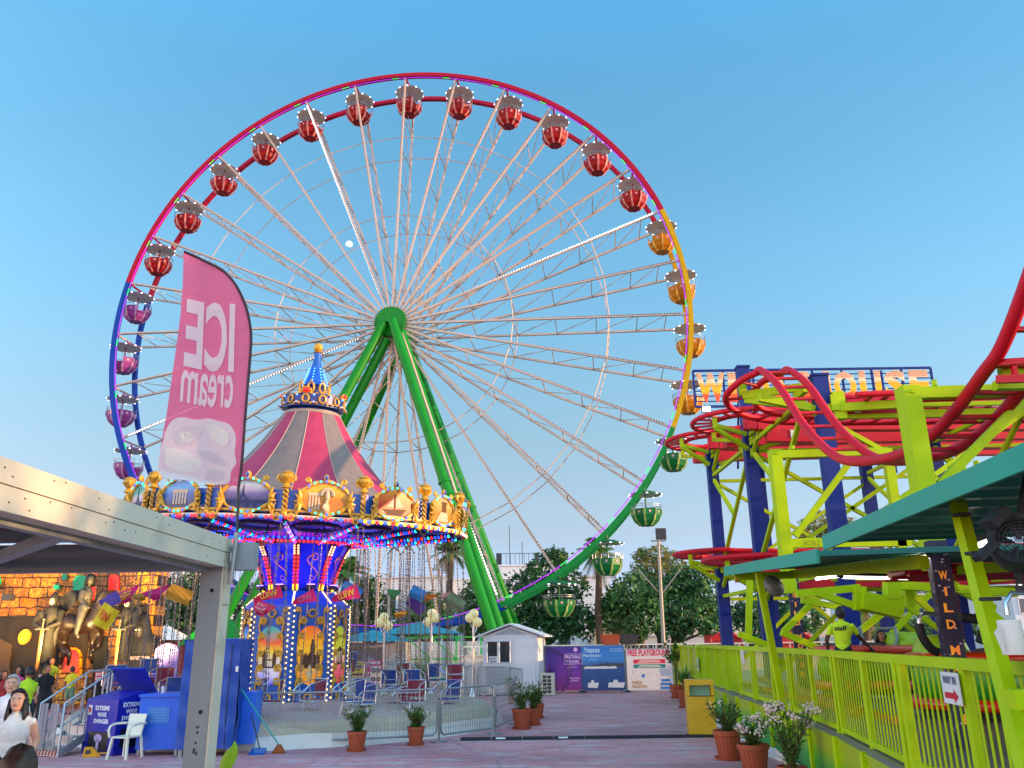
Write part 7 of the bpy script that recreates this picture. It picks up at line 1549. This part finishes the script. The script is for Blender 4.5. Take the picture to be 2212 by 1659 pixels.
cave = mat('cave_dark_rock', '241a16', .8, 0, .4, 2, .6, bscale=3); rd = mat('arch_red', 'd81c1c', .5); gn = mat('window_green', '14a070', .5); rk = mat('rock_brown', '4a3424', .8, 0, .4, 1.2, .6, bscale=3); org = ramp_mat('arch_sunset', [(0, 'e87018'), (.5, 'e03048'), (1, 'c81830')], 2, .6, 3.0)
ppoly('cave', [(-60, 1345), (0, 1333), (60, 1330), (110, 1338), (160, 1345), (208, 1350), (208, 1520), (-60, 1520)], -.02, cave)
ppoly('rock', [(-60, 1390), (-10, 1372), (28, 1392), (22, 1440), (36, 1520), (-60, 1520)], -.15, rk)
ppoly('cave_mouth', [(205, 1392), (214, 1378), (232, 1374), (236, 1520), (200, 1520)], -.22, mat('cave_mouth_black', '080910', .8))
def arch(x0, x1, y0, y1, dy, m_, nm): ppoly(nm, [((x0+x1)/2 + (x1-x0)/2*math.cos(a), y0 + (x1-x0)*.45*(1 - math.sin(a))) for a in [PI*i/10 for i in range(11)]][::-1] + [(x1, y1), (x0, y1)] if False else [(x0, y1), (x0, y0 + (x1-x0)*.45)] + [((x0+x1)/2 - (x1-x0)/2*math.cos(PI*i/10), y0 + (x1-x0)*.45*(1 - math.sin(PI*i/10))) for i in range(1, 10)] + [(x1, y0 + (x1-x0)*.45), (x1, y1)], dy, m_)
arch(160, 192, 1242, 1285, -.02, gn, 'green_window'); arch(190, 212, 1250, 1296, -.02, rd, 'red_window'); arch(237, 259, 1240, 1274, -.22, rd, 'red_window'); arch(274, 326, 1357, 1412, -.4, org, 'red_arch'); arch(130, 178, 1395, 1455, -.2, bk3, 'stone_arch'); arch(138, 171, 1402, 1452, -.3, org, 'glowing_arch')
arch(303, 321, 1305, 1336, -.4, cave, 'tower_window'); ppoly('green_shutter', [(136, 1240), (146, 1240), (146, 1252), (136, 1252)], -.02, gn); ppoly('green_shutter', [(118, 1263), (131, 1263), (131, 1273), (118, 1273)], -.02, gn); ppoly('turquoise_disc', [(0 + 8*math.cos(a) - 4, 1255 + 14*math.sin(a)) for a in [2*PI*i/16 for i in range(16)]], -.02, gn)
ppoly('yellow_shield', [(55 + 13*math.cos(a) + 4*math.sin(a), 1375 - 17*math.sin(a)) for a in [-2*PI*i/20 for i in range(20)]], -.3, mat('shield_ochre', 'a88a18', .5)); ppoly('lower_stones', [(112, 1455), (150, 1452), (185, 1458), (188, 1520), (108, 1520)], -.2, bk3)
for i, (x, y) in enumerate(((18, 1290), (300, 1318), (245, 1330))):
    p = g_(x, y, -.5); f = MB(); f.box(p - o0, (.3, .3, .22)); f.build('flood_lamp', dark, gt)
for (x, y, e, tx, ty) in ((60, 1400, 60, 60, 1260), (200, 1400, 60, 180, 1270), (315, 1420, 40, 320, 1300)):
    ld = bpy.data.lights.new('castle_flood_light', 'SPOT'); ld.energy = e*14; ld.color = (1, .62, .2); ld.spot_size = R(95); ld.spot_blend = .8; ld.shadow_soft_size = .2
    lo = bpy.data.objects.new('castle_flood_light', ld); COL.objects.link(lo); lo.location = g_(x, y, -3.2); lo.rotation_euler = (g_(tx, ty) - lo.location).to_track_quat('-Z', 'Y').to_euler()
# sculptures
arm_m = mat('statue_armour', '45433f', .5, .2, .25, 6); horse_m = mat('statue_horse_brown', '1a0e0a', .4, 0, .3, 3); cape_m = mat('statue_cape_black', '14141c', .6); robe_m = mat('statue_robe_grey', '171513', .7, 0, .3, 4); bone = mat('statue_bone', 'b0a890', .6)
S = 29.2/F_PX
def sp(x, y, dy=0.0): return g_(x, y, -1.0 + dy)
hb = sp(170, 1440); t = thing('rider_statue', 'statue of a hooded knight in a black cape riding a dark rearing horse', 'statue', hb); q = lambda x, y, dy=0.0: sp(x, y, dy) - hb
b = MB(); b.path([q(136, 1352), q(150, 1345), q(175, 1350), q(196, 1345), q(206, 1335)], .3, 14, radii=[.24, .34, .3, .35, .28]); b.path([q(200, 1342), q(210, 1315), q(220, 1290), q(226, 1280)], .2, 12, radii=[.32, .24, .18, .14]); b.path([q(224, 1278), q(231, 1295), q(234, 1318)], .1, 10, radii=[.15, .13, .075])
for x, dy in ((222, -.06), (226, .06)): b.path([q(x, 1280, dy), q(x, 1268, dy)], .04, 6, radii=[.05, .012])
for (pts, r0) in ((((138, 1358), (128, 1385), (138, 1408), (130, 1436)), .15), (((142, 1360), (140, 1392), (150, 1412), (146, 1438)), .15), (((200, 1352), (214, 1372), (212, 1395), (206, 1400)), .13), (((196, 1355), (200, 1390), (196, 1415), (200, 1434)), .13)):
    b.path(smooth_path([q(x, y, .15 if i_ % 2 else -.1) for i_, (x, y) in enumerate(pts)], 3), .1, 8, radii=[r0*(1 - .62*i/9) for i in range(10)])
fuse(b, .045, 3).build('horse', horse_m, t, 180)
b = MB(); b.path(smooth_path([q(136, 1348), q(122, 1365), q(116, 1395), q(112, 1420)], 3), .1, 6, radii=[.1, .12, .13, .13, .12, .1, .08, .06, .05, .03]); b.path(smooth_path([q(225, 1276, -.1), q(214, 1292, -.12), q(205, 1320, -.14)], 3), .1, 6, radii=[.05, .08, .1, .1, .09, .07, .04]); b.build('mane_and_tail', mat('statue_mane', '120c0a', .6), t, 60)
b = MB(); b.ball(q(186, 1288), .3, 12, 8, 0, .75, .6, 1.25); b.ball(q(196, 1252), .16, 12, 8, 0, .85, 1, 1.2); b.path([q(180, 1275, -.2), q(174, 1295, -.3), q(186, 1308, -.35)], .1, 8, radii=[.12, .09, .06]); b.path([q(182, 1308, -.3), q(172, 1340, -.42), q(164, 1368, -.42)], .12, 8, radii=[.17, .12, .08]); b.path([q(164, 1368, -.42), q(170, 1378, -.44)], .06, 6)
for i in range(4): b.path([q(186 + i, 1308, -.38), q(190 + i*1.5, 1311, -.44), q(189 + i, 1315, -.4)], .018, 5)
fuse(b, .035, 2).build('rider', arm_m, t, 180)
b = MB(); vs = []; n_ = 10
for i in range(n_ + 1):
    f = i/n_
    for j in range(7): h_ = j/6; vs.append(q(182 - 58*f + 4*math.sin(h_*5), 1266 + 24*f + (22 + 34*f*(1 - f*.35))*h_ + 3*math.sin(f*9 + h_*3), .12 + .12*math.sin(f*8 + h_*2)))
b.add(vs, [(i*7+j, i*7+j+1, (i+1)*7+j+1, (i+1)*7+j) for i in range(n_) for j in range(6)]); b.lathe([(.0, .24), (.12, .2), (.19, .05), (.2, -.15), (.16, -.2)], 14, q(196, 1254), a0=-.6 + PI*.05, a1=PI + 1.4); b.build('cape', cape_m, t, 180)
b = MB(); b.tube(q(188, 1304, -.4), q(232, 1340, -.3), .012, 5); b.tube(q(228, 1305, -.1), q(230, 1335, -.1), .01, 5); b.build('rein', black, t)
def stander(x, ytop, ybot, label, sword=True, wdt=1.0):
    c = sp(x, ybot); t = thing('knight_statue', label, 'statue', c); k = (sp(x, ytop).z - c.z)/2.2; b = MB(); b.lathe([(.0, 0), (.42, .0), (.36, .6), (.3, 1.1), (.36, 1.5), (.3, 1.75), (.12, 1.85)], 16, M=Matrix.Diagonal((k*wdt, k*.7, k))); b.ball(V(0, 0, 2.0*k), .17*k, 12, 8, 0, .85, .9, 1.2); b.lathe([(.15, 2.05), (.1, 2.2), (0, 2.32)], 10, M=Matrix.Diagonal((k, k, k)))
    for s_ in (-1, 1): b.path([V(s_*.34, -.05, 1.65)*k, V(s_*.42, -.25, 1.25)*k, V(s_*.08, -.42, 1.1)*k], .1*k, 8, radii=[.14*k, .11*k, .07*k])
    fuse(b, .035, 3).build('figure', robe_m, t, 180)
    b = MB(); b.ball(V(0, -.13, 1.97)*k, .1*k, 8, 6, 0, .9, .6, 1.2)
    for s_ in (-1, 1): b.ball(V(s_*.04, -.2, 2.0)*k, .02*k, 6, 4, 1)
    b.build('face', [bone, rd], t, 60)
    if sword:
        b = MB(); b.add([V(-.06, -.45, 1.05)*k, V(.06, -.45, 1.05)*k, V(.05, -.45, -.1)*k, V(0, -.45, -.25)*k, V(-.05, -.45, -.1)*k, V(0, -.48, 1.05)*k, V(0, -.48, -.2)*k], [(0, 5, 6, 4), (5, 1, 2, 6), (4, 6, 3), (6, 2, 3), (1, 0, 4, 2)]); b.build('blade', mat('blade_amber', 'd8802c', .3, .3), t)
        b = MB(); b.bar(V(-.24, -.45, 1.07)*k, V(.24, -.45, 1.07)*k, .05*k); b.tube(V(0, -.45, 1.07)*k, V(0, -.45, 1.35)*k, .03*k, 6); b.ball(V(0, -.45, 1.38)*k, .05*k, 8, 6); b.build('hilt', arm_m, t)
stander(97, 1284, 1432, 'statue of a hooded warrior holding a long amber sword point down', wdt=.72); stander(262, 1290, 1428, 'smaller hooded warrior statue with a sword beside the flags', wdt=.55)
c = g_(300, 1412, -.6); t = thing('reaper_statue', 'black hooded reaper bust in the red arch above the ghost train board', 'statue', c); b = MB(); b.lathe([(0, 0), (.62, 0), (.55, .35), (.36, .65), (.3, .9), (.2, 1.2), (0, 1.35)], 18, M=Matrix.Diagonal((1, .55, 1))); fuse(b, .03, 2).build('hood', mat('reaper_black', '15151a', .7), t, 180); b = MB(); b.ball((0, -.22, .72), .17, 12, 8, 0, .85, .6, 1.25); b.build('face', mat('reaper_face', '3a3834', .6), t, 60); b = MB(); b.ball((-.06, -.32, .78), .026, 6, 4); b.ball((.06, -.32, .78), .026, 6, 4); b.build('eye', lamp_mat('reaper_eye', 'ffd0a0', .6), t)
tt, wd, h = board('dark board lettered GHOST TRAIN with white spray under the reaper', 273, 326, 1412, 1470, 29.1, mat('ghost_board', '15131a', .5), (('GHOST TRAIN', .04, .78, .92, .14),), mat('ghost_letter', 'b09aa8', .6)); b = MB(); rs = random.Random(4)
for i in range(60): a = rs.uniform(.1, 3.0); r_ = rs.uniform(.15, .55)*wd; p = V(math.cos(a)*r_*.9, -.02, h*.12 + math.sin(a)*r_*.8); b.bar(V(math.cos(a)*.1, -.02, h*.12), p, .012, .004)
b.build('spray_print', mat('spray_white', '8a949a', .6), tt)
ray_m = ramp_mat('fan_board_violet', [(0, '6a4ad0'), (.5, '8a80e0'), (.8, '7a3aa0'), (1, '8a2aa0')], 2, 0, 2, .5); c = g_(355, 1468, -1.5); t = thing('rounded_board', 'violet round topped sign with a sunburst behind the hanging chairs', 'sign', c); w2 = (g_(381, 1468, -1.5).x - g_(330, 1468, -1.5).x)/2; hh = g_(355, 1389, -1.5).z - c.z
b = MB(); b.poly([(-w2, 0), (w2, 0), (w2, hh - w2*.7)] + [(w2*math.cos(PI*i/14), hh - w2*.7 + w2*.7*math.sin(PI*i/14)) for i in range(1, 14)] + [(-w2, hh - w2*.7)], V(0, 0, 0), (1, 0, 0), (0, 0, 1), .05); b.build('panel', ray_m, t); b = MB()
for i in range(12): a = PI*i/11; b.bar(V(0, -.06, hh*.35), V(w2*.9*math.cos(a), -.06, hh*.35 + w2*1.0*math.sin(a)), .03, .004)
b.build('sunburst', mat('sunburst_pale', 'a8a8e8', .5), t)
board('red and white EXIT sign on the railing above the blue podium', 204, 227, 1450, 1471, 21.5, mat('exit_red', 'c02830', .5), (('EXIT', .12, .56, .76, .3), ('EXIT', .12, .12, .76, .3)), white_p, 'exit_sign')
t = building('low red roofed hut between the castle tower and the grey post', 340, 440, 1378, 45, 5, 0, 0, mat('hut_red', '8a2430', .6), name='red_hut'); 
t = thing('white_gazebo', 'small white tent roof behind the castle tower', 'tent', (at(357, 1370, 44).x, 44, 0)); b = MB(); zt_ = at(357, 1360, 44).z; b.add([(-1.2, -1, zt_ - .5), (1.2, -1, zt_ - .5), (1.2, 1, zt_ - .5), (-1.2, 1, zt_ - .5), (0, 0, zt_ + .25)], [(0, 1, 4), (1, 2, 4), (2, 3, 4), (3, 0, 4)]); b.build('canvas', white_p, t); b = MB(); [b.bar((x, y, 0), (x, y, zt_ - .5), .06) for x in (-1.1, 1.1) for y in (-.9, .9)]; b.build('pole', steel, t)
t = thing('green_tent', 'bright green pointed tent beside the blue tarpaulin cabinet', 'tent', (at(470, 1400, 30).x, 30, 0)); b = MB(); A1, A2, A3 = at(420, 1392, 30), at(540, 1396, 30), at(478, 1330, 30); b.add([V(-1.1, -.8, A1.z), V(1.1, -.8, A1.z), V(1.1, .8, A1.z), V(-1.1, .8, A1.z), V(0, 0, A3.z + .2)], [(0, 1, 4), (1, 2, 4), (2, 3, 4), (3, 0, 4)]); b.build('canvas', mat('tent_green', '1cb030', .6, trans=.3), t); b = MB(); [b.bar((x, y, 0), (x, y, A1.z), .05) for x in (-1.05, 1.05) for y in (-.75, .75)]; b.build('pole', steel, t)

# ---------------------------------------------------------------- pennants tied to the chains of the chairs
def pennant(i, x, y, Y, w_, h_, c1, label, tri=False, ang=0.0, txt=None, tc_='d8a020', face=0):
    p = at(x, y, Y); t = thing('pennant', label, 'pennant', p, face, 'pennants hanging from the swing ride chains'); b = MB(); n_ = 6; vs = []
    for a in range(n_ + 1):
        for c in range(5):
            f, g = a/n_, c/4; hh_ = h_*(1 - (f*.75 if tri else 0)); vs.append(Matrix.Rotation(ang, 3, 'Y') @ V(w_*f, .06*math.sin(f*7 + g*2), -hh_*g - (h_ - hh_)*.5))
    b.add(vs, [(a*5+c, a*5+c+1, (a+1)*5+c+1, (a+1)*5+c) for a in range(n_) for c in range(4)]); b.build('cloth', cloth_c(c1), t, 80)
    b = MB(); rs = random.Random(i); RM = Matrix.Rotation(ang, 3, 'Y')
    q = MB()
    if txt: q.text(txt, (0, 0, 0), (1, 0, 0), (0, 0, 1), w_*.6, h_*.4, bold=.02, lift=0)
    b.add([RM @ V(w_*.15 + v[0], .06*math.sin((w_*.15 + v[0])/w_*7 + 1) - .035, v[2] - h_*.68) for v in q.v], q.f); b.build('print', cloth_c(tc_), t)
FLG = [(225, 1300, 19.5, .42, .5, 'c8b010', 'yellow pennant with red print left of the castle tower', False, .5, 'FUN', 'c02020'), (212, 1297, 19.6, .45, .28, '4a3a90', 'violet and blue pennant above the yellow one', False, -.5, None),
       (300, 1262, 20.5, .3, .75, 'a81a6c', 'long magenta pennant before the castle tower', True, 1.2, 'FUN', 'd8a020'), (331, 1275, 21, .2, .6, 'b08a18', 'narrow ochre pennant beside the castle tower', True, 1.4, None), (365, 1262, 20.8, .28, .7, 'a81a6c', 'magenta pennant left of the grey canopy post', True, 1.3, None),
       (420, 1278, 20.2, .35, .6, 'b08020', 'yellow and violet pennant close to the grey canopy post', False, 1.9, None), (545, 1290, 18.9, -.3, .6, 'c01a4a', 'drooping crimson pennant left of the swing tower', True, -1.2, 'FUN', 'd890a0'),
       (604, 1262, 18.9, -.62, .3, 'c8124e', 'crimson pennant with yellow print on the left of the tower', True, -.3, 'WILD', 'd8a020'), (676, 1270, 18.9, -.52, .3, 'c8125a', 'crimson pennant with faint print in the middle of the tower', True, -.35, 'WILD', 'c05a80'), (768, 1258, 19.2, -.62, .36, 'c8125a', 'crimson pennant with yellow print right of the tower', True, -.35, 'WILD', 'd8a020'),
       (786, 1272, 20, .34, .5, '3a6aa8', 'blue patterned pennant right of the tower', False, 2.0, 'FUN', 'b04a7a'), (868, 1275, 21.5, .25, .4, '3f7d4a', 'small green pennant among the chains', True, 1.7, None), (893, 1262, 21.5, -.3, .4, '2f7ab8', 'bright blue pennant high among the chains', False, -1.1, None), (890, 1285, 22, -.28, .5, '5a3a8a', 'violet pennant below the bright blue one', False, -.9, None), (878, 1318, 21, .12, .3, 'd8901c', 'small orange pennant low among the chains', False, 1.4, None),
       (947, 1285, 21.8, .2, .7, 'c06a18', 'long orange pennant before the middle lamp post', True, 1.7, None), (975, 1275, 22, -.35, .5, '6a7a5a', 'grey green pennant at the right end of the chains', False, -.9, None), (980, 1275, 22.3, .2, .42, 'c8908a', 'pale pink pennant at the right end of the chains', True, 1.3, None)]
for i, f in enumerate(FLG): pennant(i, *f)
t = thing('broad_leaf', 'yellow green plant leaf beside the foot of the grey post', 'plant', at(470, 1685, 5.0)); b = MB(); vs = []
for i in range(9):
    f = i/8; w_ = .045*math.sin(PI*min(1, f*1.02))**.7; c = V(.02 + .05*f, 0, .22*f - .03*f*f)
    for s_ in (-1, -.5, 0, .5, 1): vs.append(c + V(s_*w_, abs(s_)*.02, s_*.01))
b.add(vs, [(i*5+j, i*5+j+1, (i+1)*5+j+1, (i+1)*5+j) for i in range(8) for j in range(4)]); b.build('blade', mat('leaf_lime', '8ab81c', .45, 0, .15, 8, trans=.3), t, 80); b = MB(); b.tube((.02, 0, .0), (0, 0, -1.1), .012, 6); b.build('stem', leaf_b, t)
